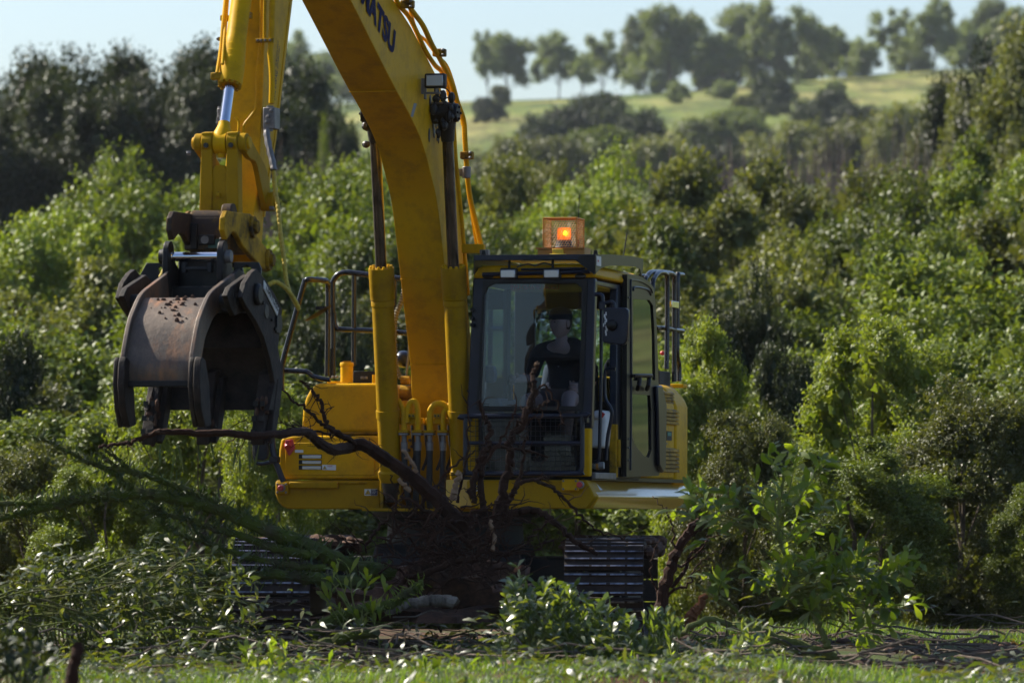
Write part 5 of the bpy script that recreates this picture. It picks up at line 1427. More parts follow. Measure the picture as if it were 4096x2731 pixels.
hexwire(V(gx0, gy0, gz1), V(1, 0, 0), V(0, 1, 0), gx1-gx0, gy1-gy0)
tag(gm.build('guard_mesh', M['orange'], BC), kind='stuff')
gf = MB()
for x in (gx0, gx1):
    for y in (gy0, gy1): gf.tube([(x, y, cz0), (x, y, gz1)], .006, 6)
    gf.tube([(x, gy0, gz1), (x, gy1, gz1)], .006, 6)
for y in (gy0, gy1): gf.tube([(gx0, y, gz1), (gx1, y, gz1)], .006, 6)
gf.build('guard_frame', M['orange'], BC)
an = MB().tube([bp(2310, 990), bp(2312, 955)], .010, 8).tube([bp(2312, 955), bp(2317, 778)], .0028, 5).build('antenna', M['rubber'], EX)
an = MB().tube([F(2494, 1026, .2), F(2508, 931, .2)], .005, 6).build('antenna', M['rubber'], EX)

# front guard: tube frame, cross bar and wire mesh
FG = 1.32
gd = [(1862, 1672), (1870, 1664), (2320, 1664), (2328, 1672), (2328, 1860), (2318, 1884), (2296, 1893), (1892, 1893), (1870, 1882), (1862, 1862), (1862, 1672)]
rail(gd, FG, .019, mat='navy', name='guard_frame')
rail([(1862, 1772), (2328, 1772)], FG, .014, mat='navy', name='guard_bar')
gm = MB()
for px in range(1882, 2328, 20): gm.tube([F(px, 1668, FG), F(px, 1890, FG)], .0020, 4, cap=False)
for py in range(1684, 1890, 20): gm.tube([F(1864, py, FG+.004), F(2326, py, FG+.004)], .0020, 4, cap=False)
tag(gm.build('guard_mesh', M['navy'], EX), kind='stuff')
for px, py in ((1866, 1672), (2338, 1680)):
    a = F(px, py, FG-.02); MB().box(a.x-.02, a.x+.02, a.y, a.y+.12, a.z-.02, a.z+.02).build('guard_bracket', M['navy'], EX, bevel=.005)
# catch and lamp fittings on the far pillar
for py in (1240, 1275, 1300):
    a = fc(1890, py, FC+.02); MB().box(a.x-.012, a.x+.016, a.y-.03, a.y, a.z-.014, a.z+.014).build('window_catch', M['blacksteel'], CAB, bevel=.004)
# mirror-written warning strip inside the top of the windscreen
a = F(2236, 1157, FC-.012)
text_mesh('warning_strip', 'LOOK UP AND LIVE', M['red'], a, (-1, 0, 0), (0, 0, 1), F(2040, 1157, FC).x*-1 + a.x, .034, bold=.02, depth=.0, parent=CAB)
# right mirror with bracket
rail([(2378, 1178), (2395, 1177), (2408, 1183), (2411, 1200), (2411, 1222)], 1.27, .016, mat='navy', name='mirror_bracket')
rail([(2411, 1216), (2425, 1211), (2446, 1208), (2456, 1216), (2458, 1235), (2458, 1278)], 1.28, .015, mat='navy', name='mirror_bracket')
a = F(2410, 1222, 1.27); MB().box(a.x-.025, a.x+.025, a.y-.025, a.y+.025, a.z-.035, a.z+.03).build('bracket_clamp', M['navy'], EX, bevel=.006)
mr_ = [F(px, py, 1.30) for px, py in ((2412, 1236), (2420, 1229), (2500, 1231), (2513, 1240), (2515, 1262), (2508, 1362), (2500, 1376), (2485, 1379), (2415, 1371), (2408, 1362))]
mir = MB().slab(mr_, (0, .06, 0)).build('side_mirror', M['navy'], EX, bevel=.014, seg=3)
a = F(2447, 1300, 1.31); MB().lathe(a, a+V(0, -.03, 0), [(0, .045), (.7, .040), (1, .025)], 20).build('mirror_mount', M['black'], mir)
sc = MB()
for i in range(10):
    px, py = 2420+random.gauss(0, 4), 1255+i*9
    a = F(px, py, 1.3035); sc.box(a.x-.004, a.x+.003+random.uniform(0, .006), a.y-.0005, a.y, a.z-.012, a.z+.014)
sc.build('paint_scratch', M['white'], mir)
# grab bars in the doorway
def lrail(pts, l, r, name='grab_bar', mat='navy'):
    return MB().tube(curve([L(px, py, l) for px, py in pts], 4), r, 8).build(name, M[mat], EX)
rail([(2405, 1215), (2404, 1500), (2400, 1700), (2397, 1820), (2392, 1842), (2375, 1848)], .95, .014, name='grab_bar', mat='navy')
rail([(2462, 1476), (2430, 1476), (2420, 1490), (2419, 1560), (2424, 1600), (2446, 1640), (2444, 1680), (2430, 1750), (2424, 1840)], .65, .014, name='grab_bar', mat='navy')
# things inside the cab: seat, console, trim
INN = empty('cab_interior'); INN.parent = EX
sf = .18
def ip(px, py, f): return F(px, py, f)
sx = ip(2250, 1500, .1).x
MB().box(sx-.26, sx+.26, -.55, .02, floor_z+.42, floor_z+.54).build('seat_cushion', M['seat'], INN, bevel=.04, seg=3)
MB().slab([(sx-.25, .0, floor_z+.5), (sx+.25, .0, floor_z+.5), (sx+.22, .16, floor_z+.92), (sx-.22, .16, floor_z+.92)], (0, .12, 0)).build('seat_back', M['seat'], INN, bevel=.05, seg=3)
MB().box(sx-.11, sx+.13, .16, .24, floor_z+.92, floor_z+1.10).build('headrest', M['seat'], INN, bevel=.04, seg=3)
MB().box(sx-.2, sx+.2, -.45, -.05, floor_z+.03, floor_z+.42).build('seat_base', M['black'], INN, bevel=.02)
cx = ip(1975, 1580, .75).x
cons = MB().py([(cx-.11, floor_z), (cx+.13, floor_z), (cx+.10, floor_z+.50), (cx+.05, floor_z+.62), (cx-.11, floor_z+.60)], -.78, -.2).build('side_console', M['grey'], INN, bevel=.02)
for i in range(9):
    a = ip(1933, 1558+i*8 if i < 5 else 1575+i*8, .79); MB().box(a.x, a.x+.05, a.y-.003, a.y+.01, a.z-.003, a.z+.003).build('vent_slot', M['black'], INN, smooth=0)
mo = [ip(px, py, .70) for px, py in ((1926, 1458), (1975, 1462), (1982, 1500), (1975, 1528), (1928, 1530))]
MB().slab(mo, (0, .08, 0)).build('monitor', M['grey'], INN, bevel=.012)
a = ip(2003, 1660, .9); MB().lathe(a, a+V(0, -.02, 0), [(0, .035), (1, .03)], 18).build('blue_cap', M['blue'], INN)
a = ip(2042, 1530, .55); MB().cyl(a+V(0, 0, -.14), a+V(0, 0, .0), .02).ball(a+V(0, 0, .02), .035, .035, .05).build('control_lever', M['rubber'], INN)
a = ip(2310, 1560, .5); MB().cyl(a+V(0, 0, -.14), a+V(0, 0, .0), .02).ball(a+V(0, 0, .02), .035, .035, .05).build('control_lever', M['rubber'], INN)
for px in (2065, 2110):
    MB().tube([ip(px, 1840, .95), ip(px+12, 1640, .80)], .013, 8).build('pedal_lever', M['pipe'], INN)
a = ip(2340, 1470, .1)
vent = MB().py([(a.x+.08, a.z-.06), (a.x+.30, a.z-.06), (a.x+.30, a.z+.05), (a.x+.2, a.z+.085), (a.x+.1, a.z+.08), (a.x+.07, a.z+.02)], .25, .5).build('rear_vent_cover', M['grey'], INN, bevel=.02)
for i in range(6):
    MB().box(a.x+.10+i*.032, a.x+.118+i*.032, .243, .252, a.z-.01, a.z+.05).build('vent_slot', M['black'], INN, smooth=0)
ja, jb = F(2361, 1640, .55), F(2424, 1791, .55)
MB().py([(ja.x, jb.z), (jb.x-.02, jb.z), (jb.x, ja.z-.08), (jb.x-.02, ja.z), (ja.x+.03, ja.z), (ja.x, ja.z-.04)], -.55, -.25).build('jerry_can', M['white'], INN, bevel=.025, seg=3)
a = F(2385, 1665, .58); MB().lathe(a+V(-.05, 0, 0), a+V(.04, 0, .01), [(0, .012), (.4, .014), (.5, .03), (1, .032)], 14).build('spray_bottle', M['white'], INN)
MB().cyl(a+V(-.075, 0, 0), a+V(-.045, 0, 0), .014).cyl(a+V(.035, 0, 0), a+V(.055, 0, .03), .02).build('spray_cap', M['red'], INN)
a = F(2386, 1863, .9); MB().lathe(a+V(-.05, 0, 0), a+V(.06, 0, .005), [(0, .012), (.2, .02), (.3, .028), (1, .028)], 14).build('drink_bottle', M['grey'], INN)
MB().cyl(a+V(.0, 0, .0), a+V(.02, 0, .0), .0295).build('bottle_band', M['orange'], INN)

# --- running board and engine cover at the viewer's right
RL = 1.42
def lz(px, py, l): p = L(px, py, l); return p
f0 = -1.27
zt, zm, zb = F(2330, 1919, 1.22).z, L(2377, 1981, RL).z, L(2340, 2033, RL).z
yr = 2.62
tlt = 0.0
sec = lambda y, dz=0: [(1.30, y, zt+dz), (RL, y, zm+dz), (RL-.0, y, zm-.02+dz), (RL-.05, y, zb+dz), (.2, y, zb+dz), (.2, y, zt+dz)]
rb = MB()
A_ = sec(-1.12); B_ = sec(yr)
rb.slab(A_, (0, yr+1.12, 0))
board = rb.build('running_board', M['yellow_gloss'], EX, bevel=.008)
fp_ = [fq(px, py, 1.22) for px, py in ((1864, 1928), (1872, 1919), (2345, 1919), (2377, 1981), (2378, 1990), (2345, 2034), (1900, 2034), (1886, 2018), (1872, 1985))]
MB().py(fp_, -1.22, -.9).build('front_skirt', M['yellow_dusty'], board, bevel=.012, seg=3)
stop_box(2253, 1915, 2318, 1963, 1.22, 2322, 1938, 'yellow')
st = [F(px, py, 1.224) for px, py in ((1896, 1963), (1936, 1963), (1936, 1941), (1896, 1941))]
stk = sticker('warning_sticker', board, st, 'white'); tri(stk, 1906, 1952, 1.228, .017)
st = [F(px, py, 1.2275) for px, py in ((1916, 1962), (1935, 1962), (1935, 1942), (1916, 1942))]
sticker('sticker_panel', stk, st, 'ink')
for tx, py, w in (('DANGER', 1947, .030), ('CRUSH', 1954, .030), ('ZONE', 1960, .026)):
    text_mesh('sticker_text', tx, M['inkwhite'], F(1918, py, 1.2305), (1, 0, 0), (0, 0, 1), w, .008, bold=.01, depth=.001, parent=stk)
n_ = Vector((zm-zt, 0, RL-1.30)).normalized()
a = V(1.33, -1.0, zt+(zm-zt)*.25); b = V(1.33, -.8, zt+(zm-zt)*.25); c = V(1.38, -.8, zt+(zm-zt)*.67); d = V(1.38, -1.0, zt+(zm-zt)*.67)
MB().slab([p+V(.001, 0, .004) for p in (a, b, c, d)], (.001, 0, .002)).build('label_sticker', M['white'], board, smooth=0)
MB().box(.3, 1.36, -1.1, 2.5, zt, zt+.028).build('deck_gap_strip', M['black'], EX)
# engine cover
EL = 1.33
ey0, ey1 = .70, 2.60
ez0 = zt+.028; e_s = L(2770, 1623, EL).z; e_t = L(2700, 1545, EL).z
es = [(EL, ez0), (EL, e_s-.02), (EL-.03, e_s+.05), (EL-.13, e_t+.02), (EL-.3, e_t+.05), (-.3, e_t+.05), (-.3, ez0)]
eng = MB().py(es, ey0, 2.18).build('engine_cover', M['yellow'], EX, bevel=.02, seg=3)
cwp = [(EL+.01, ez0-.05), (EL+.01, e_s-.02), (EL-.02, e_s+.05), (EL-.12, e_t+.015), (EL-.3, e_t+.03), (-.9, e_t+.03), (-.9, ez0-.05)]
cw = MB().py(cwp, 2.195, 2.72).build('counterweight', M['yellow'], EX, bevel=.05, seg=4)
lv = [((2640, 1556), (2703, 1618)), ((2640, 1632), (2709, 1700)), ((2640, 1789), (2710, 1890))]
for (x0, y0), (x1, y1) in lv:
    a, b = L(x0, y0, EL), L(x1, y1, EL)
    z0, z1 = min(a.z, b.z), min(max(a.z, b.z), e_s-.025) if y0 > 1600 else max(a.z, b.z)
    yy0, yy1 = max(ey0+.05, a.y), b.y
    if y0 < 1600:
        z0, z1 = e_s+.0, e_s+.10
        pl = EL-.028
    else: pl = EL
    MB().box(pl-.02, pl+.003, yy0, yy1, z0, z1).build('louvre_recess', M['black'], eng, bevel=.002)
    nsl = 4 if y0 < 1700 else 6
    for i in range(nsl):
        zc_ = z0 + (i+.5)*(z1-z0)/nsl; hh = (z1-z0)/nsl*.34
        MB().hexa([(pl+.003, yy0+.01, zc_-hh), (pl+.022, yy0+.01, zc_-hh-.004), (pl+.022, yy1-.01, zc_-hh-.004), (pl+.003, yy1-.01, zc_-hh), (pl+.003, yy0+.01, zc_+hh), (pl+.012, yy0+.01, zc_+hh), (pl+.012, yy1-.01, zc_+hh), (pl+.003, yy1-.01, zc_+hh)]).build('louvre_slat', M['yellow_worn'], eng, bevel=.003)
a, b = L(2667, 1723, EL+.003), L(2687, 1762, EL+.003)
MB().box(EL+.001, EL+.004, a.y, b.y, b.z, a.z).build('info_sticker', M['darkgrey'], eng, smooth=0)
MB().box(EL+.004, EL+.006, a.y+.03, b.y-.03, (a.z+b.z)/2, a.z-.01).build('sticker_patch', simple('dull_teal_print', (.03, .20, .16), .5), eng, smooth=0)
a, b = L(2645, 1725, EL+.003), L(2662, 1762, EL+.003)
MB().box(EL+.0, EL+.012, a.y, b.y, b.z, a.z).build('cover_latch', M['yellow_dusty'], eng, bevel=.006)
MB().box(EL+.001, EL+.004, a.y, a.y+.25, L(2650, 1772, EL).z-.006, L(2650, 1772, EL).z+.006).build('chrome_strip', M['steel'], eng, smooth=0)
# base plate and rear handrails
a, b = L(2638, 1482, 1.12), L(2672, 1533, 1.12)
MB().box(1.0, 1.12, a.y, b.y+.1, e_t, a.z).build('guard_plate', M['darkgrey'], EX, bevel=.004)
def rr(pts, l, r=.021):
    return MB().tube(curve([L(px, py, l) for px, py in pts], 5), r, 12).build('handrail', M['pipe'], EX)
rr([(2578, 1330), (2580, 1135), (2588, 1108), (2600, 1092), (2620, 1088), (2680, 1093), (2692, 1100), (2697, 1120), (2697, 1300), (2697, 1527)], 1.16)
rr([(2608, 1330), (2610, 1150), (2618, 1112), (2634, 1093), (2650, 1090), (2664, 1097), (2669, 1120), (2669, 1300), (2666, 1475)], 1.20)
rr([(2732, 1100), (2716, 1100), (2711, 1115), (2710, 1300), (2709, 1420), (2716, 1460), (2716, 1525)], 1.12)
rr([(2624, 1311), (2670, 1313), (2700, 1320), (2732, 1324)], 1.16, .019)
rr([(2560, 1102), (2600, 1103)], 1.12, .014)
a, b = L(2683, 1202, 1.19), L(2712, 1234, 1.19)
MB().box(1.17, 1.2, a.y, b.y, b.z, a.z).build('rail_clamp', M['chrome'], EX, bevel=.004)
a = L(2716, 1536, 1.12); MB().box(1.04, 1.17, a.y-.06, a.y+.12, a.z-.03, a.z).build('rail_foot', M['yellow'], EX, bevel=.006)
a = L(2650, 1412, 1.1); MB().ball(a, .022, .03, .02, 12, 8).build('red_marker', M['red'], EX)

# --- undercarriage
def cf(px, py, f): return C_.F(px, py, f)
UC = empty('undercarriage', None); UC.parent = EX; UC.matrix_basis = MC
a = cf(1820, 2046, 0)
MB().lathe((0, 0, a.z-.09), (0, 0, a.z), [(0, .60), (.5, .62), (.55, .66), (1, .66)], 40).build('slew_ring', M['frame'], UC)
MB().lathe((0, 0, .70), (0, 0, a.z-.09), [(0, .56), (1, .54)], 36).build('turntable', M['frame'], UC)
MB().px([(-1.05, .40), (-.9, .72), (-.5, .80), (.5, .80), (.9, .72), (1.05, .40)], -.60, .60).box(-1.0, 1.0, -.75, -.35, .38, .70).box(-1.0, 1.0, .35, .75, .38, .70).build('cross_frame', M['frame'], UC, bevel=.02)
TR, TF, TB = .365, -1.86, 1.95                       # wrap radius, front and rear wheel positions
TZ = .455
def shoe_mesh():
    mb = MB(); mb.m(0).box(-.30, .30, -.088, .088, -.012, .012)
    for y in (-.072, -.002, .068):
        mb.m(0).hexa([(-.298, y-.012, .012), (.298, y-.012, .012), (.298, y+.012, .012), (-.298, y+.012, .012), (-.298, y-.006, .034), (.298, y-.006, .034), (.298, y+.006, .034), (-.298, y+.006, .034)])
        for x0, x1 in ((-.297, -.11), (-.09, .02), (.05, .16), (.18, .297)):
            mb.m(1).box(x0, x1, y-.0065, y+.0065, .0335, .037)
    return mb.mesh('track_shoe', [M['trackdirt'], M['cleat']], smooth=0)
SH = shoe_mesh()
for s in (-1, 1):
    tk_ = empty('track'); tk_.parent = UC; tk_.location = (s*1.265, 0, 0)
    straight = TB-TF; circ = math.pi*TR; tot = 2*(straight+circ); n = int(round(tot/.19))
    for k in range(n):
        u = tot*(k+.3)/n
        if u < straight: p = (0, TF+u, TZ+TR); ang = 0.0; 
        elif u < straight+circ: th = (u-straight)/TR; p = (0, TB+TR*math.sin(th), TZ+TR*math.cos(th)); ang = -th
        elif u < 2*straight+circ: p = (0, TB-(u-straight-circ), TZ-TR); ang = -math.pi
        else: th = (u-2*straight-circ)/TR; p = (0, TF-TR*math.sin(th), TZ-TR*math.cos(th)); ang = -math.pi-th
        o = link('track_shoe', SH, tk_)
        sag = -.03*math.sin(math.pi*min(1, max(0, (p[1]-TF)/straight))) if p[2] > TZ+TR-.001 else 0
        o.matrix_basis = Matrix.Translation((p[0], p[1], p[2]+sag)) @ Matrix.Rotation(ang, 4, 'X') @ Matrix.Rotation(0 if True else 0, 4, 'X')
    MB().cyl((-.12, TF, TZ), (.12, TF, TZ), TR-.05, n=32).build('idler_wheel', M['frame'], tk_)
    MB().cyl((-.12, TB, TZ), (.12, TB, TZ), TR-.05, n=32).build('sprocket', M['frame'], tk_)
    MB().px([(TF+.15, TZ-.22), (TB-.1, TZ-.22), (TB-.1, TZ+.16), (1.0, TZ+.24), (-1.0, TZ+.24), (TF+.15, TZ+.14)], -.17, .17).build('track_frame', M['frame'], tk_, bevel=.03)
    d_ = MB(); rs = random.Random(3+s)
    for i in range(110):                              # mud and turf packed on the track and its frame
        y = rs.uniform(-1.5, 1.9); x = rs.choice((-.33, .33))*rs.uniform(.6, 1.05)
        d_.ball((x, y, TZ+TR+rs.uniform(-.09, .015)), rs.uniform(.03, .09), rs.uniform(.05, .14), rs.uniform(.02, .06), 7, 5)
    tag(d_.build('packed_mud', M['soilcake'], tk_), kind='stuff')

# --- operator
def person():
    root = empty('person', M=U.M)
    tag(root, 'person in dark cap and black work shirt sitting at the levers in the excavator cab', 'person')
    hd = F(2242, 1294, .30)
    hip = Vector((sx+.0, -.12, floor_z+.60)); neck = Vector((hd.x+.005, hd.y+.02, hd.z-.15)); chest = Vector((sx+.0, -.04, floor_z+.93))
    shl = Vector((neck.x-.19, neck.y+.02, neck.z-.06)); shr = Vector((neck.x+.19, neck.y+.02, neck.z-.06))
    hl_ = F(2052, 1518, .56); hr_ = F(2305, 1548, .50)
    ell = Vector((shl.x-.07, -.22, hl_.z+.02)); elr = Vector((shr.x+.04, -.2, hr_.z+.03))
    kl = F(2105, 1600, .70); kr = F(2275, 1590, .72)
    al = F(2100, 1830, .95); ar = F(2265, 1770, .86)
    def skin(name, chain, mat, parent=None, sub=2):
        verts, edges, rad, idx = [], [], [], {}
        for ch in chain:
            prev = None
            for key, p, r in ch:
                if key not in idx: idx[key] = len(verts); verts.append(tuple(p)); rad.append(r)
                if prev is not None: edges.append((idx[prev], idx[key]))
                prev = key
        me = bpy.data.meshes.new(name); me.from_pydata(verts, edges, [])
        o = bpy.data.objects.new(name, me); COL.objects.link(o)
        md = o.modifiers.new('s', 'SKIN'); md.use_smooth_shade = True
        for i, r in enumerate(rad): me.skin_vertices[0].data[i].radius = (r, r) if not hasattr(r, '__len__') else r
        me.skin_vertices[0].data[0].use_root = True
        ss = o.modifiers.new('u', 'SUBSURF'); ss.levels = sub; ss.render_levels = sub
        dg = bpy.context.evaluated_depsgraph_get(); m2 = bpy.data.meshes.new_from_object(o.evaluated_get(dg))
        bpy.data.objects.remove(o); m2.materials.clear(); m2.materials.append(mat)
        m2.polygons.foreach_set('use_smooth', [True]*len(m2.polygons)); m2.name = name
        return m2
    mid = lambda a, b, t: a.lerp(b, t)
    body = skin('body', [[('hip', hip, .12), ('waist', mid(hip, chest, .5), .115), ('chest', chest, .11), ('up', mid(chest, neck, .6), .078), ('neck', neck, .050), ('head0', hd+V(0, .02, -.06), .05)],
                         [('up', 0, 0), ('shl', shl, .055), ('ual', mid(shl, ell, .5), .048), ('ell', ell, .042), ('fal', mid(ell, hl_, .6), .036), ('wrl', mid(ell, hl_, .92), .027), ('pl', hl_, .033)],
                         [('up', 0, 0), ('shr', shr, .055), ('uar', mid(shr, elr, .5), .048), ('elr', elr, .042), ('far', mid(elr, hr_, .6), .036), ('wrr', mid(elr, hr_, .92), .027), ('pr', hr_, .033)],
                         [('hip', 0, 0), ('hl', hip+V(-.1, -.05, -.02), .095), ('tl', mid(hip+V(-.1, 0, 0), kl, .6), .078), ('kl', kl, .060), ('cl', mid(kl, al, .35), .056), ('al', al, .038), ('fl', al+V(0, -.13, -.05), .035)],
                         [('hip', 0, 0), ('hr', hip+V(.1, -.05, -.02), .095), ('tr', mid(hip+V(.1, 0, 0), kr, .6), .080), ('kr', kr, .062), ('cr', mid(kr, ar, .35), .058), ('ar', ar, .040), ('fr', ar+V(0, -.13, -.06), .035)]], M['skin'])
    # head shaped on its own, turned to the viewer's left, joined into the body mesh
    hb = bmesh.new(); bmesh.ops.create_uvsphere(hb, u_segments=32, v_segments=24, radius=1.0)
    for v in hb.verts:
        x, y, z = v.co
        fx = x*.074; fy = y*.098; fz = z*.118
        if z < 0: fx *= 1-.28*(-z)**1.5; fy *= 1-.16*(-z)**1.5
        if y < 0:
            fy -= .012*math.exp(-((z+.75)/.25)**2)*max(0, 1-abs(x)*2)               # chin
            fy -= .026*math.exp(-((z+.18)/.16)**2-(x/.16)**2)                        # nose
            fy += .014*math.exp(-((z-.08)/.12)**2-((abs(x)-.38)/.18)**2)             # eye sockets
            fy -= .009*math.exp(-((z-.26)/.10)**2)*max(0, 1-abs(x))                  # brow
            fy -= .007*math.exp(-((z+.46)/.07)**2-(x/.3)**2) - .006*math.exp(-((z+.53)/.03)**2-(x/.3)**2)
        v.co = (fx, fy, fz)
    for sgn_ in (-1, 1):
        g = bmesh.ops.create_uvsphere(hb, u_segments=12, v_segments=8, radius=1.0)
        for v in g['verts']: v.co = Vector((v.co.x*.012, v.co.y*.022, v.co.z*.034)) + Vector((sgn_*.074, .012, -.002))
    T = Matrix.Translation(hd) @ Matrix.Rotation(R(-34), 4, 'Z')
    bmesh.ops.transform(hb, matrix=T, verts=hb.verts)
    # hands: palm grows from the wrist, five fingers curl round each lever
    for hc, sg in ((hl_, -1), (hr_, 1)):
        for k in range(5):
            ln_ = (.055, .075, .08, .075, .06)[k]; thumb = k == 0
            base = hc + (V(-sg*.028, .0, .022) if thumb else V(sg*.014, -.028, .030-.019*k+.012))
            d1 = V(-sg*.5, -.6, .35) if thumb else V(-sg*.35, -1, -.05)
            pts = [base]; dd = d1.normalized()
            for j in range(3):
                pts.append(pts[-1]+dd*ln_/3); dd = (Matrix.Rotation(R(-sg*38 if not thumb else sg*25), 3, 'Z') @ dd).normalized()
            t_ = MB().tube(pts, [.0105, .010, .0095, .0075], 8)
            off = len(hb.verts); vs = [hb.verts.new(p) for p in t_.v]
            for f_ in t_.f:
                try: hb.faces.new([vs[i] for i in f_])
                except ValueError: pass
    for sgn_ in (-1, 1):                                          # closed lids over the eye sockets
        g = bmesh.ops.create_uvsphere(hb, u_segments=10, v_segments=8, radius=1.0)
        for v in g['verts']: v.co = T @ (Vector((v.co.x*.013, v.co.y*.009, v.co.z*.008)) + Vector((sgn_*.029, -.082, .010)))
    b2 = bmesh.new(); b2.from_mesh(body); tmp = bpy.data.meshes.new('tmp'); hb.to_mesh(tmp); b2.from_mesh(tmp)
    bmesh.ops.recalc_face_normals(b2, faces=b2.faces)
    for f_ in b2.faces: f_.smooth = True
    b2.to_mesh(body); b2.free(); hb.free(); bpy.data.meshes.remove(tmp)
    link('body', body, root)
    shirt = skin('shirt', [[('hip', hip+V(0, 0, .0), .14), ('waist', mid(hip, chest, .5), .135), ('chest', chest, .150), ('up', mid(chest, neck, .6), .125), ('col', mid(chest, neck, .84), .078), ('col2', mid(chest, neck, .95), .066)],
                           [('up', 0, 0), ('shl', shl, .080), ('ual', mid(shl, ell, .4), .066), ('ell', mid(shl, ell, 1.0), .058)],
                           [('up', 0, 0), ('shr', shr, .080), ('uar', mid(shr, elr, .4), .066), ('elr', mid(shr, elr, 1.0), .058)]], M['shirt'])
    sh = link('shirt', shirt, root)
    text_mesh('shirt_lettering', 'JMS', M['inkwhite'], chest+V(.045, -.165, .055), (1, 0, 0), (0, 0, 1), .075, .020, bold=.02, parent=sh, shear=.3)
    for i in range(3): MB().cyl(chest+V(-.01, -.150-.004*i, .09-.07*i), chest+V(-.01, -.158-.004*i, .09-.07*i), .006, n=10).build('button', M['grey'], sh)
    sh2 = skin('shorts', [[('hip', hip, .135), ('hl', hip+V(-.1, -.05, -.02), .110), ('tl', mid(hip+V(-.1, 0, 0), kl, .72), .092)], [('hip', 0, 0), ('hr', hip+V(.1, -.05, -.02), .110), ('tr', mid(hip+V(.1, 0, 0), kr, .72), .094)]], M['shorts'])
    link('shorts', sh2, root)
    for p in (al, ar):
        MB().lathe(p+V(0, .01, .06), p+V(0, .01, -.06), [(0, .052), (1, .056)], 16).ball(p+V(0, -.07, -.06), .048, .13, .045, 16, 8).build('boot', M['boot'], root)
    hr = bmesh.new(); 
    H_ = MB()
    for j, (z0, rx, ry) in enumerate(((-.045, .072, .070), (.0, .079, .092), (.03, .080, .100), (.06, .078, .100))):
        for k in range(20):
            a = math.pi*(k/19) ; H_.v.append((rx*math.cos(a), .004+ry*math.sin(a), z0))
    for j in range(3):
        for k in range(19): H_.f.append((j*20+k, j*20+k+1, (j+1)*20+k+1, (j+1)*20+k)); H_.mi.append(0)
    o = H_.build('hair', M['hair'], root, M=T); o.modifiers.new('s', 'SOLIDIFY').thickness = .006
    ft_ = MB()
    for sgn_ in (-1, 1):
        ft_.ball((sgn_*.029, -.0895, .009), .0085, .004, .0045, 10, 6)
        ft_.slab([(sgn_*.012, -.098, .026), (sgn_*.046, -.088, .027), (sgn_*.046, -.086, .033), (sgn_*.012, -.097, .033)], (0, -.004, 0))
    ft_.ball((-.009, -.121, -.037), .004, .003, .003, 6, 5).ball((.009, -.121, -.037), .004, .003, .003, 6, 5)
    ft_.build('eyes_and_brows', M['hair'], root, M=T)
    MB().ball((0, -.096, -.060), .021, .008, .0065, 12, 6).build('lips', simple('lip_skin', (.30, .13, .10), .5), root, M=T)
    cp_ = MB()
    cp_.lathe((0, 0, .030), (0, 0, .132), [(0, .090), (.25, .093), (.6, .088), (.85, .068), (.96, .035), (1, .008)], 28)
    cp_.v = [(x*.90, y*1.12, z) for x, y, z in cp_.v]
    br = [(-.072, -.055), (-.070, -.11), (-.045, -.165), (0, -.182), (.045, -.165), (.070, -.11), (.072, -.055)]
    cp_.slab([(x, y, .040-.10*abs(x)*.6) for x, y in br], (0, 0, .006))
    cap = cp_.build('cap', M['cap'], root, M=T)
    return root
person()

# ------------------------------------------------------------------ felled timber, roots and foliage in front of the machine
def wpath(pts, Y, n=5, jit=0.0):
    """pixel polyline (px, py[, dY]) at distance row Y -> smooth world points"""
    P = [at(p[0], p[1], Y + (p[2] if len(p) > 2 else 0)) for p in pts]
    C = curve(P, n)
    if jit: C = [tuple(np.array(c) + rng.normal(size=3)*jit*(0 < i < len(C)-1)) for i, c in enumerate(C)]
    return C

def limb(mb, pts, Y, r0, r1, n=5, seg=8, jit=0.006, knots=0.12):
    C = wpath(pts, Y, n, jit); m = len(C)
    mb.tube(C, [max(.002, (r0+(r1-r0)*i/(m-1)))*(1+random.uniform(-knots, knots)) for i in range(m)], seg)
    return C

def merged_leaves(name, Ss, mat, parent, stuff=True):
    o = link(name, grid_strips(name, np.concatenate(Ss), mat), parent)
    if stuff: tag(o, kind='stuff')
    return o

# --- uprooted stump: root plate and long roots
rt = empty('uprooted_stump', loc=at(1800, 2350, -5.0))
tag(rt, 'uprooted tree stump with a tangle of long red-brown roots in front of the excavator', 'stump')
def wb(mb, name, mat, parent, **kw):
    """build world-space geometry under a root that stands elsewhere"""
    o = mb.build(name, mat, parent, **kw); o.matrix_parent_inverse = parent.matrix_basis.inverted() if parent.parent is None else (parent.matrix_parent_inverse.inverted() if False else Matrix()); return o
def root(pts, Y, r0, r1, jit=.008, mat='root', name='root', seg=7):
    mb = MB(); C = limb(mb, pts, Y, r0, r1, 6, seg, jit, .10)
    # side rootlets
    for k in range(int(len(C)*0.35) if mat == 'root' else 0):
        c = Vector(random.choice(C)); d = Vector((random.gauss(0, 1), random.gauss(0, .6), random.gauss(-.2, .8))).normalized(); q = [c]
        ln = random.uniform(.05, .22)
        for j in range(4): d = (d + Vector((random.gauss(0, .5), random.gauss(0, .4), random.gauss(-.1, .5)))).normalized(); q.append(q[-1] + d*ln/4)
        mb.tube(q, [.0045, .004, .003, .0025, .0015], 4)
    return wb(mb, name, M[mat], rt)
bpy.context.view_layer.update()
YR = -5.2
root([(1900, 2180), (1865, 2125), (1810, 2060), (1740, 1990), (1660, 1920), (1580, 1862), (1500, 1808), (1440, 1776), (1395, 1790), (1340, 1800, -.4), (1280, 1772, -.8), (1240, 1738, -1.1), (1200, 1726, -1.4), (1050, 1742, -1.9), (900, 1732, -2.2), (780, 1730, -2.3), (650, 1726, -2.4), (600, 1736, -2.4), (520, 1768, -2.4), (470, 1776, -2.4), (395, 1785, -2.4)], YR, .062, .010, jit=.004)
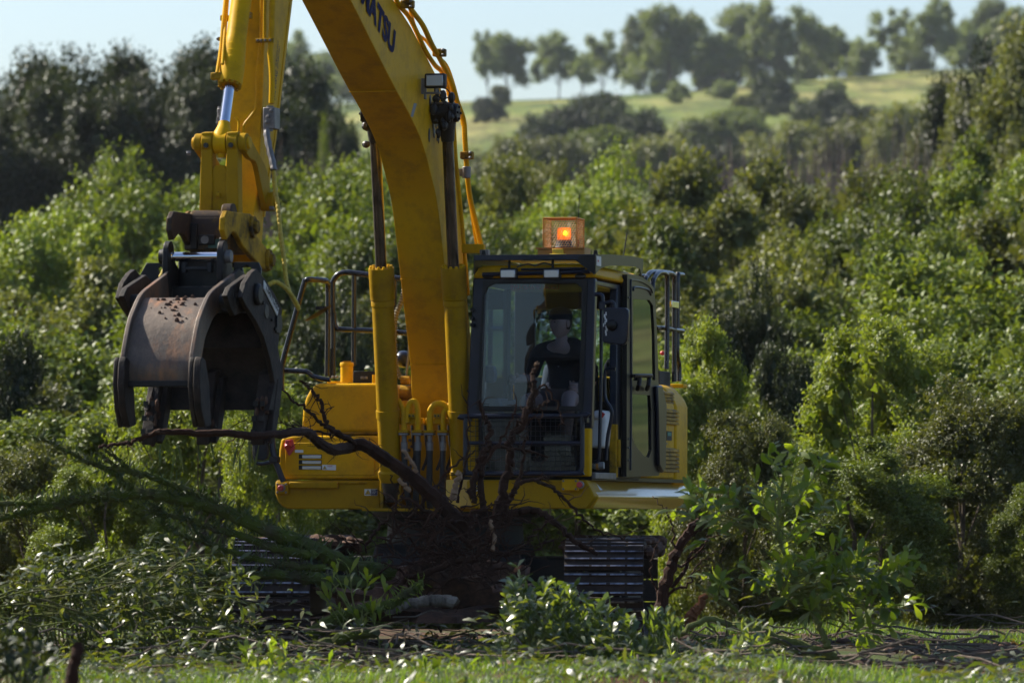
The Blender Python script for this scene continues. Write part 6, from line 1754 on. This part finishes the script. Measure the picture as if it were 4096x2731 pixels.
root([(1440, 1778), (1330, 1722, -.3), (1272, 1682, -.4), (1240, 1648, -.5), (1190, 1612, -.6), (1120, 1550, -.8)], YR, .017, .007)
root([(1400, 1765), (1330, 1718, -.2), (1300, 1672, -.3), (1282, 1610, -.3), (1262, 1575, -.3), (1230, 1545, -.3), (1200, 1522, -.3)], YR, .019, .008)
root([(1420, 1772), (1330, 1742), (1230, 1722, -.5), (1130, 1688, -1), (1060, 1690, -1.2), (985, 1680, -1.4)], YR, .007, .003)
root([(1440, 1776), (1340, 1738), (1250, 1724, -.5), (1180, 1716, -.8), (1120, 1714, -1)], YR, .006, .003)
root([(1955, 2160), (1985, 2060), (2010, 1990), (2030, 1900), (2042, 1840), (2045, 1755), (2085, 1700), (2112, 1630), (2140, 1560), (2133, 1505), (2146, 1460)], YR+.6, .040, .016)
root([(2110, 1640), (2135, 1600), (2176, 1540), (2230, 1620), (2262, 1700)], YR+.6, .011, .006)
root([(2045, 1745), (2085, 1682), (2130, 1642), (2165, 1618), (2192, 1600)], YR+.6, .014, .006)
root([(1935, 2100), (1922, 1960), (1930, 1840), (1955, 1780), (1960, 1705), (1938, 1662), (1916, 1602)], YR+.5, .026, .014)
root([(1880, 1990), (1900, 1900), (1950, 1840), (2000, 1762), (2040, 1690), (2066, 1620)], YR+.4, .018, .007)
root([(1895, 2010), (1900, 1885), (1930, 1802), (2000, 1786), (2100, 1802), (2195, 1822)], YR+.5, .020, .007)
root([(2010, 2060), (2060, 1960), (2088, 1880), (2098, 1780), (2110, 1745)], YR+.5, .019, .008)
root([(1990, 2080), (2030, 2010), (2058, 1965), (2080, 1930), (2150, 1918), (2195, 1912)], YR+.4, .024, .010)
root([(2150, 1918), (2200, 1945), (2260, 1995), (2340, 2080), (2420, 2135), (2500, 2150)], YR+.6, .016, .006)
root([(2000, 2090), (2080, 2042), (2165, 2048), (2235, 2100), (2300, 2165), (2390, 2215)], YR+.5, .032, .016)
root([(1830, 2010), (1850, 1900), (1868, 1830), (1872, 1700), (1868, 1560)], YR+.6, .012, .005)
root([(1560, 2140), (1640, 2070), (1730, 1960), (1790, 1880), (1850, 1840), (1900, 1800)], YR+.2, .014, .006)
root([(1470, 2180), (1500, 2120), (1560, 2060), (1600, 1990), (1630, 1940)], YR+.1, .012, .005)
root([(1620, 2160), (1580, 2060), (1590, 1970), (1560, 1900)], YR, .010, .005)
root([(1700, 2150), (1700, 2050), (1680, 1960), (1640, 1900)], YR, .013, .006)
root([(1890, 2180), (1780, 2090), (1660, 2010), (1600, 1985)], YR-.1, .020, .010)
root([(1900, 2230), (1780, 2260), (1680, 2300), (1600, 2340), (1590, 2400)], YR-.2, .030, .012)
for i in range(20):
    a = random.uniform(0, math.pi); l_ = random.uniform(120, 380)
    x0, y0 = 1820+random.gauss(0, 110), 2160+random.gauss(0, 70)
    x1, y1 = x0+math.cos(a)*l_*1.2, y0-math.sin(a)*l_*.75
    root([(x0, y0, random.uniform(-.3, .3)), ((x0+x1)/2+random.gauss(0, 30), (y0+y1)/2+random.gauss(0, 30)), (x1, y1, random.uniform(-.4, .4))], YR, random.uniform(.006, .016), .003, jit=.014, seg=5)
root([(1608, 1800), (1640, 1845), (1668, 1888)], YR-.1, .012, .016, mat='wood', name='torn_root')
root([(1602, 1915), (1620, 1940), (1642, 1962)], YR-.1, .014, .016, mat='wood', name='torn_root')
root([(1838, 1885), (1826, 1940), (1812, 2000)], YR+.1, .020, .026, mat='wood', name='torn_root')
root([(1965, 2080), (1972, 2140), (1968, 2200)], YR-.1, .014, .018, mat='wood', name='torn_root')
root([(2142, 1464), (2146, 1455), (2156, 1449)], YR+.6, .016, .005, mat='wood', name='torn_root')
mb = MB()
rs = random.Random(5)
nx, ny = 46, 16                                          # root plate: a low mound of soil bound by roots
for j in range(ny+1):
    for i in range(nx):
        a = 2*math.pi*i/nx; t = j/ny*math.pi/2
        bump_ = 1 + .22*math.sin(3*a+1.3*j*.5) + .14*math.sin(7*a-j*.9) + rs.uniform(-.13, .13)
        c0 = at(1790, 2440, YR+.5)
        mb.v.append((c0.x+.80*math.cos(a)*math.cos(t)*bump_, c0.y+.55*math.sin(a)*math.cos(t)*bump_, c0.z+.34*math.sin(t)*bump_-.06))
for j in range(ny):
    for i in range(nx): mb.f.append((j*nx+i, j*nx+(i+1) % nx, (j+1)*nx+(i+1) % nx, (j+1)*nx+i)); mb.mi.append(0)
wb(mb, 'root_plate', M['soilcake'], rt)
mb = MB()                                                 # mat of fine roots hanging over the plate
for i in range(230):
    x0, y0 = rs.gauss(1800, 150), rs.gauss(2230, 85); dy = rs.uniform(-.5, .5); a = rs.uniform(-.3, math.pi+.3); l_ = rs.uniform(60, 230); q = []
    for k in range(6):
        q.append(at(x0, y0, YR+dy)); a += rs.gauss(0, .45); x0 += math.cos(a)*l_/5; y0 -= math.sin(a)*l_/5*.8
    r = rs.uniform(.003, .010); mb.tube(q, [r, r*.9, r*.75, r*.6, r*.4, r*.2], 4)
tag(wb(mb, 'fine_roots', M['root'], rt), kind='stuff')

# --- dead branch standing right of the track
db = empty('dead_branch', loc=at(2640, 2440, -3.4)); bpy.context.view_layer.update()
tag(db, 'dark bare dead branch standing beside the right-hand track', 'branch')
mb = MB(); limb(mb, [(2632, 2470), (2645, 2420), (2658, 2342), (2680, 2270), (2705, 2212), (2740, 2150), (2775, 2100), (2795, 2085)], -3.4, .050, .026)
for pts, r in (([(2655, 2350), (2720, 2310), (2760, 2230), (2800, 2180), (2860, 2140), (2900, 2120)], .018), ([(2680, 2270), (2740, 2250), (2800, 2200), (2830, 2130)], .014), ([(2705, 2215), (2690, 2150), (2685, 2080), (2650, 2030), (2610, 1985)], .010),
               ([(2645, 2420), (2700, 2360), (2760, 2330), (2790, 2260), (2850, 2230)], .013), ([(2740, 2150), (2800, 2120), (2850, 2090), (2890, 2060)], .009), ([(2640, 2400), (2610, 2330), (2600, 2260), (2622, 2200), (2640, 2150)], .010),
               ([(2750, 2310), (2810, 2270), (2880, 2270)], .007), ([(2720, 2200), (2770, 2190), (2830, 2210), (2900, 2190)], .006)):
    limb(mb, pts, -3.4, r, .003, 5, 6, .010)
wb(mb, 'limbs', M['root'], db)

# --- felled trunk at the left, clothed in small epiphyte leaves
ft = empty('felled_trunk', loc=at(900, 2300, -6.0)); bpy.context.view_layer.update()
tag(ft, 'felled tree trunk with forking limbs covered in small epiphyte leaves at the left', 'fallen tree')
limbs_ = []
def flimb(pts, r0, r1, dens=1.0, Y=-6.3):
    mb = MB(); C = limb(mb, pts, Y, r0, r1, 8, 9, .006, .10)
    wb(mb, 'limb', M['mossbark'], ft); limbs_.append((C, r0, r1, dens))
flimb([(1560, 2290, 1.2), (1400, 2260, .8), (1250, 2190, .3), (1100, 2130), (960, 2070), (830, 2020), (700, 1990), (560, 1978), (430, 1985), (330, 1998), (230, 2020), (130, 2040), (40, 2066), (-120, 2090)], .060, .022)
flimb([(430, 1985), (300, 1995), (180, 2012), (60, 2012), (-100, 2006)], .024, .016)
flimb([(1000, 2080), (900, 2040), (800, 1985), (700, 1940), (600, 1905), (500, 1880), (400, 1866), (330, 1835), (250, 1795), (180, 1760), (130, 1745)], .032, .008)
flimb([(560, 1975), (520, 1950), (470, 1910), (420, 1875), (400, 1862)], .020, .014, .3)
flimb([(480, 1880), (430, 1840), (400, 1810)], .016, .010, .3); flimb([(520, 1885), (470, 1835), (415, 1795)], .020, .010, .3)
flimb([(1260, 2230), (1100, 2190), (960, 2140), (860, 2115), (760, 2080), (640, 2055), (600, 2050)], .034, .012)
flimb([(660, 2058), (630, 2035), (600, 2010)], .024, .010, .4)
flimb([(1300, 2270), (1150, 2260), (1000, 2230), (880, 2190), (760, 2150), (680, 2120), (640, 2105)], .026, .008)
flimb([(900, 2210), (820, 2150), (770, 2105), (720, 2060)], .016, .006, .3)
flimb([(1480, 2330, .8), (1300, 2320, .3), (1150, 2300), (1000, 2300), (860, 2290), (700, 2250), (560, 2215)], .05, .010)
S_ = []
for C, r0, r1, dens in limbs_:
    A = np.array(C); L_ = np.linalg.norm(np.diff(A, axis=0), axis=1); n = int(L_.sum()*210*dens)
    t = rng.uniform(0, len(A)-1.001, n); i = t.astype(int); f = (t-i)[:, None]
    c = A[i]*(1-f)+A[i+1]*f; tg = norm(A[i+1]-A[i]); rad = (r0+(r1-r0)*t/(len(A)-1))[:, None]
    d = rnd_dirs(n); d -= tg*np.sum(d*tg, 1)[:, None]; d = norm(d + np.array([0, 0, .35]))
    S_.append(leaf_straps(c+d*rad*.8, d + tg*rng.normal(size=(n, 1))*.4 + rng.normal(size=(n, 3))*.3, rnd_dirs(n), rng.uniform(.035, .095, n), rng.uniform(.010, .018, n), k=3))
# taller strap fronds standing on the upper limb
for px, py, h in ((640, 1870, .16), (735, 1885, .18), (805, 1870, .16), (860, 1850, .19), (930, 1880, .17), (1000, 1895, .26), (1010, 1905, .22), (690, 1880, .12), (960, 1900, .14)):
    c = np.array([list(at(px, py, -6.3))]); S_.append(leaf_straps(c, np.array([[random.uniform(-.25, .25), 0, 1.0]]), np.array([[.1, -1, 0.]]), h, .022, droop=.1, wave=.18, k=3))
o = merged_leaves('epiphyte_leaves', S_, M['leaf_epi'], ft); o.matrix_parent_inverse = ft.matrix_basis.inverted()

# --- leafy things: stems with leaves along them
def leafy(root_o, stems, leaf_m, stem_m, Lr, Wr, per_m, r0=.008, start=.25, k=5, droop=.3, wave=.12, whorl=.6, up=.3):
    """stems: list of world polylines"""
    mb = MB(); S = []
    for C in stems:
        m = len(C); mb.tube(C, [r0*(1-.75*i/(m-1)) for i in range(m)], 5)
        A = np.array(C); seg = np.linalg.norm(np.diff(A, axis=0), axis=1); tot = seg.sum(); n = max(3, int(tot*(1-start)*per_m))
        acc = np.concatenate([[0], np.cumsum(seg)])
        u = tot*(start+(1-start)*rng.beta(1.6, .9, n)); u[:3] = tot*.995
        c = np.stack([np.interp(u, acc, A[:, j]) for j in range(3)], 1)
        i = np.clip(np.searchsorted(acc, u)-1, 0, m-2); tg = norm(A[i+1]-A[i])
        d = rnd_dirs(n); d -= tg*np.sum(d*tg, 1)[:, None]*.9
        ax = norm(d)*whorl + tg*.6 + np.array([0, 0, up])
        nr = norm(np.array([0, -.25, 1.0]) + rng.normal(size=(n, 3))*.55)
        S.append(leaf_straps(c, ax, nr, rng.uniform(*Lr, n), rng.uniform(*Wr, n), droop=droop, wave=wave, k=k))
    o = tag(mb.build('stems', M[stem_m], root_o), kind='stuff'); o.matrix_parent_inverse = root_o.matrix_basis.inverted()
    o = merged_leaves('leaves', S, M[leaf_m], root_o); o.matrix_parent_inverse = root_o.matrix_basis.inverted()

def bush_stems(x0, x1, topx, topy, Y, n, basey=2760, spread=120, ydep=.6, lean=0.0):
    out = []
    for i in range(n):
        tx = random.uniform(x0, x1); ty = np.interp(tx, topx, topy) + abs(random.gauss(0, 70)) + (random.uniform(0, 200) if random.random() < .5 else 0)
        ty = min(ty, basey-70)
        bx = tx + random.uniform(-spread, spread) + lean; dy = random.uniform(-ydep, ydep)
        mx = (tx+bx)/2 + random.uniform(-45, 45)
        out.append(curve([at(bx, basey, Y+dy), at(mx, (ty+basey)/2, Y+dy), at(tx, ty, Y+dy)], 5))
    return out

def newroot(name, px, py, Y, label, cat, group=None):
    o = empty(name, loc=at(px, py, Y)); bpy.context.view_layer.update(); tag(o, label, cat, group); return o

# leafy cut bush right of centre
b1 = newroot('cut_bush', 2270, 2731, -8.2, 'dense cut bush with shiny round-tipped leaves in front of the right-hand track', 'bush')
leafy(b1, bush_stems(2010, 2560, [2010, 2050, 2110, 2200, 2300, 2400, 2500, 2560], [2420, 2320, 2330, 2340, 2350, 2410, 2460, 2500], -8.2, 170, 2800)
      + [curve([at(2120, 2700, -8.2), at(2090, 2450, -8.2), at(2085, 2330, -8.2), at(2068, 2270, -8.2)], 5)], 'leaf_silver', 'greenstem', (.06, .105), (.026, .042), 36, whorl=.8)
b2 = newroot('leafy_shoot', 2620, 2700, -8.0, 'upright pale leafy shoots between the cut bush and the broken sapling', 'shoot')
leafy(b2, bush_stems(2560, 2720, [2560, 2600, 2650, 2720], [2460, 2440, 2430, 2500], -8.0, 34, 2800, 60), 'leaf_silver', 'greenstem', (.06, .10), (.018, .03), 30, whorl=.5, up=.5)

# broken sapling at the right with big leaves
b3 = newroot('broken_sapling', 3450, 2700, -7.4, 'bent broken sapling with large bright leaves on the right', 'sapling')
Y3 = -7.4
mbs = MB()
big = [([(3640, 2760), (3540, 2720), (3420, 2660), (3320, 2620), (3200, 2580), (3060, 2540), (2940, 2500), (2820, 2478), (2740, 2520), (2600, 2590)], .042, .014),
       ([(3320, 2622), (3300, 2560), (3270, 2480), (3235, 2420), (3170, 2370), (3130, 2320), (3110, 2260)], .026, .010), ([(3240, 2425), (3200, 2350), (3160, 2270), (3130, 2190), (3110, 2080), (3125, 1960), (3150, 1860)], .018, .006),
       ([(3600, 2760), (3400, 2690), (3250, 2620), (3100, 2600), (2960, 2620), (2850, 2680)], .024, .008), ([(3320, 2620), (3150, 2560), (3000, 2490), (2920, 2420), (2850, 2370), (2780, 2340)], .018, .006),
       ([(3100, 2560), (3010, 2600), (2860, 2600), (2700, 2620), (2560, 2680)], .020, .008), ([(3560, 2730), (3350, 2700), (3200, 2690), (3000, 2650)], .018, .008),
       ([(3170, 2370), (3100, 2400), (3070, 2370), (3060, 2330)], .012, .005), ([(2830, 2480), (2870, 2540), (2880, 2620)], .010, .005)]
for pts, r0, r1 in big: limb(mbs, pts, Y3, r0, r1, 6, 8, .006)
o = mbs.build('trunk', M['greenstem'], b3); o.matrix_parent_inverse = b3.matrix_basis.inverted()
st3 = []
def sprays(cx, cy, n, spx, spy, sx_, sy_, hub):
    for i in range(n):
        tx, ty = cx+random.gauss(0, spx), cy+random.gauss(0, spy); dy = random.uniform(-.5, .5)
        st3.append(curve([at(hub[0]+random.gauss(0, 20), hub[1]+random.gauss(0, 20), Y3), at((tx+hub[0])/2, (ty+hub[1])/2+20, Y3+dy*.5), at(tx, ty, Y3+dy)], 4))
sprays(2990, 1960, 5, 60, 50, 0, 0, (3120, 2120)); sprays(3190, 1930, 9, 80, 60, 0, 0, (3125, 2060)); sprays(2780, 2060, 7, 60, 50, 0, 0, (3000, 2110)); sprays(3180, 2060, 9, 120, 50, 0, 0, (3120, 2180))
sprays(3150, 2260, 10, 110, 50, 0, 0, (3140, 2330)); sprays(3060, 2330, 8, 70, 50, 0, 0, (3120, 2340)); sprays(3400, 2270, 9, 110, 50, 0, 0, (3180, 2350)); sprays(3600, 2280, 6, 60, 50, 0, 0, (3400, 2320)); sprays(3400, 2420, 10, 110, 60, 0, 0, (3240, 2400)); sprays(3560, 2400, 5, 70, 50, 0, 0, (3350, 2380))
sprays(2880, 2330, 4, 30, 25, 0, 0, (2860, 2400)); sprays(3040, 2640, 5, 70, 40, 0, 0, (3100, 2600)); sprays(3480, 2520, 4, 60, 30, 0, 0, (3340, 2470))
leafy(b3, st3, 'leaf_near', 'greenstem', (.085, .145), (.034, .054), 32, r0=.006, start=.35, whorl=.8, up=.15, droop=.35)
b4 = newroot('leafy_shoot', 3000, 2700, -9.5, 'silvery leafy shoots lying across the sapling stems at the bottom right', 'shoot')
leafy(b4, bush_stems(2900, 3120, [2900, 3000, 3120], [2600, 2480, 2620], -9.0, 26, 2800, 90), 'leaf_silver', 'greenstem', (.07, .11), (.022, .034), 26)
b4b = newroot('leafy_shoot', 2750, 2720, -9.2, 'low leafy tangle of green shoots below the dead branch', 'shoot')
leafy(b4b, bush_stems(2520, 2960, [2520, 2700, 2960], [2600, 2640, 2660], -9.0, 60, 2800, 110), 'leaf_near', 'greenstem', (.06, .10), (.02, .032), 30)

# heap of cut leafy branches at the left
b5 = newroot('cut_branch_heap', 480, 2560, -7.6, 'heap of cut leafy branches with dark shiny leaves at the lower left', 'branch heap')
TX = [-100, 0, 60, 120, 200, 300, 420, 470, 520, 600, 680, 730, 800, 860, 920, 980, 1040]; TY = [2300, 2300, 2290, 2250, 2180, 2170, 2200, 2240, 2230, 2120, 2150, 2230, 2330, 2410, 2400, 2430, 2520]
hs_ = bush_stems(-80, 1020, TX, TY, -7.6, 200, 2640, 160, .9, 60)
for i in range(110):                                        # branches lying across the heap
    x0 = random.uniform(-50, 800); y0 = np.interp(x0, TX, TY)+random.uniform(90, 300); a = random.gauss(.12, .25); l_ = random.uniform(150, 380); dy = random.uniform(-.9, .5)
    hs_.append(curve([at(x0, y0, -7.8+dy), at(x0+math.cos(a)*l_*.5, y0+math.sin(a)*l_*.5-20, -7.8+dy), at(x0+math.cos(a)*l_, min(2640, y0+math.sin(a)*l_), -7.8+dy)], 5))
leafy(b5, hs_, 'leaf_pile', 'mossbark', (.05, .105), (.016, .032), 15, r0=.008, start=.2, whorl=1.0, up=-.05, droop=.6, wave=.25)
# mossy logs with leaves, left of centre
lg = newroot('mossy_log', 1540, 2430, -6.6, 'mossy broken log end with little ferns, pointing up to the right', 'log')
mb = MB(); C = limb(mb, [(1240, 2540), (1330, 2480), (1405, 2447), (1480, 2432), (1545, 2420), (1600, 2392), (1650, 2358), (1692, 2330)], -6.6, .050, .026, 6, 9, .006)
o = mb.build('log', M['mossbark'], lg); o.matrix_parent_inverse = lg.matrix_basis.inverted()
A = np.array(C); n = 170; t = rng.uniform(0, len(A)-1.01, n); i = t.astype(int); c = A[i]+(A[i+1]-A[i])*(t-i)[:, None]; d = norm(rnd_dirs(n)+np.array([0, -.4, .1]))
o = merged_leaves('ferns', [leaf_straps(c+d*.03, d, rnd_dirs(n), rng.uniform(.03, .07, n), rng.uniform(.010, .016, n), k=3)], M['leaf_near'], lg); o.matrix_parent_inverse = lg.matrix_basis.inverted()
lg2 = newroot('mossy_log', 1450, 2560, -7.2, 'short thick mossy log low in the shade beneath the pointing log', 'log')
mb = MB(); limb(mb, [(1260, 2590), (1330, 2568), (1400, 2540), (1500, 2520)], -7.2, .045, .04, 6, 9, .006)
o = mb.build('log', M['mossbark'], lg2); o.matrix_parent_inverse = lg2.matrix_basis.inverted()
b6 = newroot('leafy_shoot', 1420, 2500, -7.0, 'wavy-leaved plant beside the mossy log in front of the left-hand track', 'plant')
st6 = [curve([at(x0, y0, -7.0), at((x0+x1)/2+random.uniform(-15, 15), (y0+y1)/2, -7.0), at(x1, y1, -7.0)], 4) for x0, y0, x1, y1 in ((1430, 2500, 1345, 2290), (1440, 2500, 1400, 2290), (1430, 2520, 1320, 2400), (1440, 2540, 1470, 2330), (1420, 2560, 1370, 2460), (1440, 2560, 1500, 2440), (1450, 2600, 1520, 2480), (1480, 2640, 1440, 2480), (1520, 2660, 1490, 2460), (1460, 2460, 1540, 2370), (1400, 2440, 1330, 2330), (1400, 2560, 1300, 2380))]
leafy(b6, st6, 'leaf_near', 'greenstem', (.08, .15), (.025, .038), 26, wave=.25, start=.3)
wl_o = newroot('stripped_log', 1700, 2410, -6.0, 'pale stripped log lying in the shade in front of the undercarriage', 'log')
mb = MB(); limb(mb, [(1545, 2440), (1590, 2430), (1650, 2412), (1710, 2405), (1770, 2400), (1815, 2410)], -6.0, .030, .045, 8, 10, .004, .10)
o = mb.build('log', M['palebark'], wl_o); o.matrix_parent_inverse = wl_o.matrix_basis.inverted()

# upright leaf blades and tufts, stump post, clods
sp = newroot('stump_post', 300, 2731, -17.5, 'blurred brown snapped stem standing at the lower left in the foreground', 'stump')
mb = MB(); limb(mb, [(268, 2900), (285, 2740), (300, 2650), (312, 2585)], -17.5, .034, .026, 5, 10, .004, .06)
o = mb.build('stem', M['root'], sp); o.matrix_parent_inverse = sp.matrix_basis.inverted()
ch = newroot('wood_chunk', 2010, 2700, -11.0, 'pale broken wood chunk lying in the bright grass', 'wood chunk')
mb = MB(); mb.tube([at(1985, 2720, -11), at(2000, 2690, -11), at(2025, 2668, -10.9), at(2040, 2700, -10.9)], [.05, .06, .05, .03], 7).tube([at(2040, 2690, -11), at(2100, 2715, -11), at(2130, 2735, -11)], [.03, .025, .012], 6)
o = mb.build('splinters', M['wood'], ch); o.matrix_parent_inverse = ch.matrix_basis.inverted()
sn = newroot('snapped_root', 2790, 2440, -5.4, 'upright red-brown snapped root in the soil at the foot of the dead branch', 'root')
mb = MB(); limb(mb, [(2750, 2500), (2775, 2450), (2800, 2420), (2822, 2382)], -5.4, .05, .022, 5, 8, .006)
o = mb.build('stem', bark_mat('orange_brown_root', (.10, .035, .015), (.22, .085, .035)), sn); o.matrix_parent_inverse = sn.matrix_basis.inverted()
wd = newroot('dark_weed', 80, 2620, -15.0, 'dark blurred low weed at the lower left corner', 'weed')
leafy(wd, bush_stems(-80, 210, [-80, 60, 210], [2520, 2510, 2580], -15.0, 40, 2800, 80, .5), 'leaf_dark', 'greenstem', (.05, .09), (.03, .045), 40)

# ------------------------------------------------------------------ grass and litter on the ground
def grass(name, n, xy, hmin, hmax, w, mat, seed, lean=.5):
    rs = np.random.default_rng(seed)
    c = xy(rs, n); z = gz(c[:, 0], c[:, 1]); b = np.stack([c[:, 0], c[:, 1], z-.01], 1)
    a = rs.uniform(0, 6.28, n); ln = np.abs(rs.normal(0, lean, n))+.15; h = rs.uniform(hmin, hmax, n)*(.45+.55*np.sin(c[:, 0]*2.3+c[:, 1]*1.7)**2)*rs.uniform(.5, 1, n)
    side = np.stack([np.cos(a), np.sin(a), 0*a], 1); dr = np.stack([-np.sin(a), np.cos(a), 0*a], 1); S = np.empty((n, 3, 2, 3))
    for i, t in enumerate((0, .55, 1)):
        p = b + np.array([0, 0, 1.])*(h*t*(1-.25*ln*t))[:, None] + dr*(h*ln*t*t)[:, None]; ww = (w*(1, .7, .08)[i]*rs.uniform(.6, 1.3, n))[:, None]
        S[:, i, 0] = p-side*ww; S[:, i, 1] = p+side*ww
    o = link(name, grid_strips(name, S, mat)); tag(o, kind='stuff'); return o
def clumped(x0, x1, y0, y1, k):
    def f(rs, n):
        cx, cy = rs.uniform(x0, x1, k*3), rs.uniform(y0, y1, k*3)
        w = np.sin(cx*1.9+cy*.8)+np.sin(cx*.7-cy*1.9+2)+np.sin(cx*4.1+1)*.6+rs.normal(0, .5, k*3); o_ = np.argsort(-w)[:k]; cx, cy = cx[o_], cy[o_]; i = rs.integers(0, k, n)
        return np.stack([cx[i]+rs.normal(0, .10, n), cy[i]+rs.normal(0, .10, n)], 1)
    return f
tag(grass('grass', 34000, clumped(-4.2, 4.2, -15.5, -9.0, 900), .03, .13, .004, M['grass'], 1, .9), 'short bright grass in the foreground', 'grass')
tag(grass('grass', 26000, lambda rs, n: np.stack([rs.uniform(-4, 4, n), rs.uniform(-15.5, -11, n)], 1), .03, .15, .004, M['grass'], 8, .9), 'lush out-of-focus grass along the bottom edge', 'grass')
tag(grass('grass', 9000, clumped(-4.5, 1.2, -9.0, -5.6, 240), .03, .11, .004, M['grass'], 2, 1.0), 'shaded grass between the foreground and the tracks', 'grass')
tag(grass('grass', 12000, clumped(1.2, 5.5, -1.0, 4.5, 260), .05, .22, .005, M['grass'], 3, .9), 'sunlit grass tufts along the edge at the right', 'grass')
tag(grass('grass', 5000, clumped(-5.5, -1.8, -3.0, 4.0, 110), .05, .2, .006, M['grass'], 4), 'grass along the edge at the left', 'grass')
# broad weeds in the grass
wsp = newroot('broad_leaf_weed', 1100, 2700, -11.5, 'low broad-leaved weeds in the grass below the felled trunk', 'weed')
leafy(wsp, bush_stems(980, 1320, [980, 1100, 1320], [2610, 2580, 2640], -10.5, 26, 2760, 60, .8), 'leaf_near', 'greenstem', (.08, .13), (.03, .045), 22)
wsp2 = newroot('broad_leaf_weed', 1700, 2731, -12.0, 'single upright broad leaves in the grass at the bottom centre', 'weed')
leafy(wsp2, [curve([at(x, 2800, -12.3), at(x+random.uniform(-10, 10), 2740, -12.3), at(x+random.uniform(-20, 20), 2680, -12.3)], 3) for x in (1700, 1725, 1690, 1860, 1560)], 'leaf_near', 'greenstem', (.08, .13), (.03, .04), 20)
# cut green leaves lying over the ground in front of the machine
n = 8500; kx = rng.uniform(-4.4, 4.8, 190); ky = rng.uniform(-14.0, -4.3, 190); ii = rng.integers(0, 190, n); kh = (np.abs(rng.normal(0, .11, 190))+.02)*np.where(ky > -7.2, .3, np.where(ky < -10.5, .35, 1.0))
cx_, cy_ = kx[ii]+rng.normal(0, .16, n), ky[ii]+rng.normal(0, .16, n)
S = leaf_straps(np.stack([cx_, cy_, gz(cx_, cy_)+np.abs(rng.normal(0, 1, n))*kh[ii]+.01], 1), np.stack([rng.normal(size=n), rng.normal(size=n), rng.uniform(-.2, .7, n)], 1), np.stack([rng.normal(0, .5, n), rng.normal(0, .5, n), np.ones(n)], 1), rng.uniform(.05, .11, n), rng.uniform(.02, .036, n), k=4)
tag(link('cut_leaves', grid_strips('cut_leaves', S[(cx_ < 2.0) | (cy_ < -8.6)], M['leaf_pile'])), 'green leaves torn from the felled branches, strewn over the ground', 'leaves', kind='stuff')
mb = MB(); rt_ = random.Random(12)
for i in range(520):
    x, y, a = rt_.uniform(-4.2, 4.6), rt_.uniform(-10.5, -3.8), rt_.uniform(0, 6.28); q = []; z = float(gz(x, y))+abs(rt_.gauss(.02, .12)); l_ = rt_.uniform(.15, .9)
    for k in range(5): q.append((x, y, z)); a += rt_.gauss(0, .35); x += math.cos(a)*l_/4; y += math.sin(a)*l_/4; z += rt_.gauss(0, .03)
    r = rt_.uniform(.003, .011); mb.tube(q, [r, r, r*.8, r*.7, r*.4], 5)
tag(mb.build('twig_litter', M['bark']), 'broken twigs and sticks scattered over the ground', 'twigs', kind='stuff')
# leaf and bark litter
rs = np.random.default_rng(9); n = 1500
c = np.stack([rs.uniform(-4.2, 4.8, n), rs.uniform(-12, 3.5, n)], 1); z = gz(c[:, 0], c[:, 1])
keep_ = rng; rng = rs
S = leaf_straps(np.stack([c[:, 0], c[:, 1], z+.012], 1), np.concatenate([rs.normal(size=(n, 2)), rs.normal(size=(n, 1))*.25], 1), np.concatenate([rs.normal(size=(n, 2))*.4, np.ones((n, 1))], 1), rs.uniform(.04, .11, n), rs.uniform(.015, .04, n), k=3)
rng = keep_
tag(link('leaf_litter', grid_strips('leaf_litter', S, leaf_mat('dry_fallen_leaves', [(.10, .05, .025), (.16, .10, .05), (.06, .05, .02), (.24, .18, .11)], .15, .6))), 'dry leaves and bark scraps scattered over the soil', 'litter', kind='stuff')
mb = MB(); rr_ = random.Random(4)
for i in range(260):
    x, y = rr_.uniform(-4, 4.8), rr_.uniform(-11, 3.0); r = rr_.uniform(.015, .06); mb.ball((x, y, float(gz(x, y))+r*.2), r*rr_.uniform(.8, 1.4), r, r*.7, 7, 5)
tag(mb.build('soil_clods', M['soilcake']), 'crumbly red-brown clods on the bare soil', 'soil clods', kind='stuff')
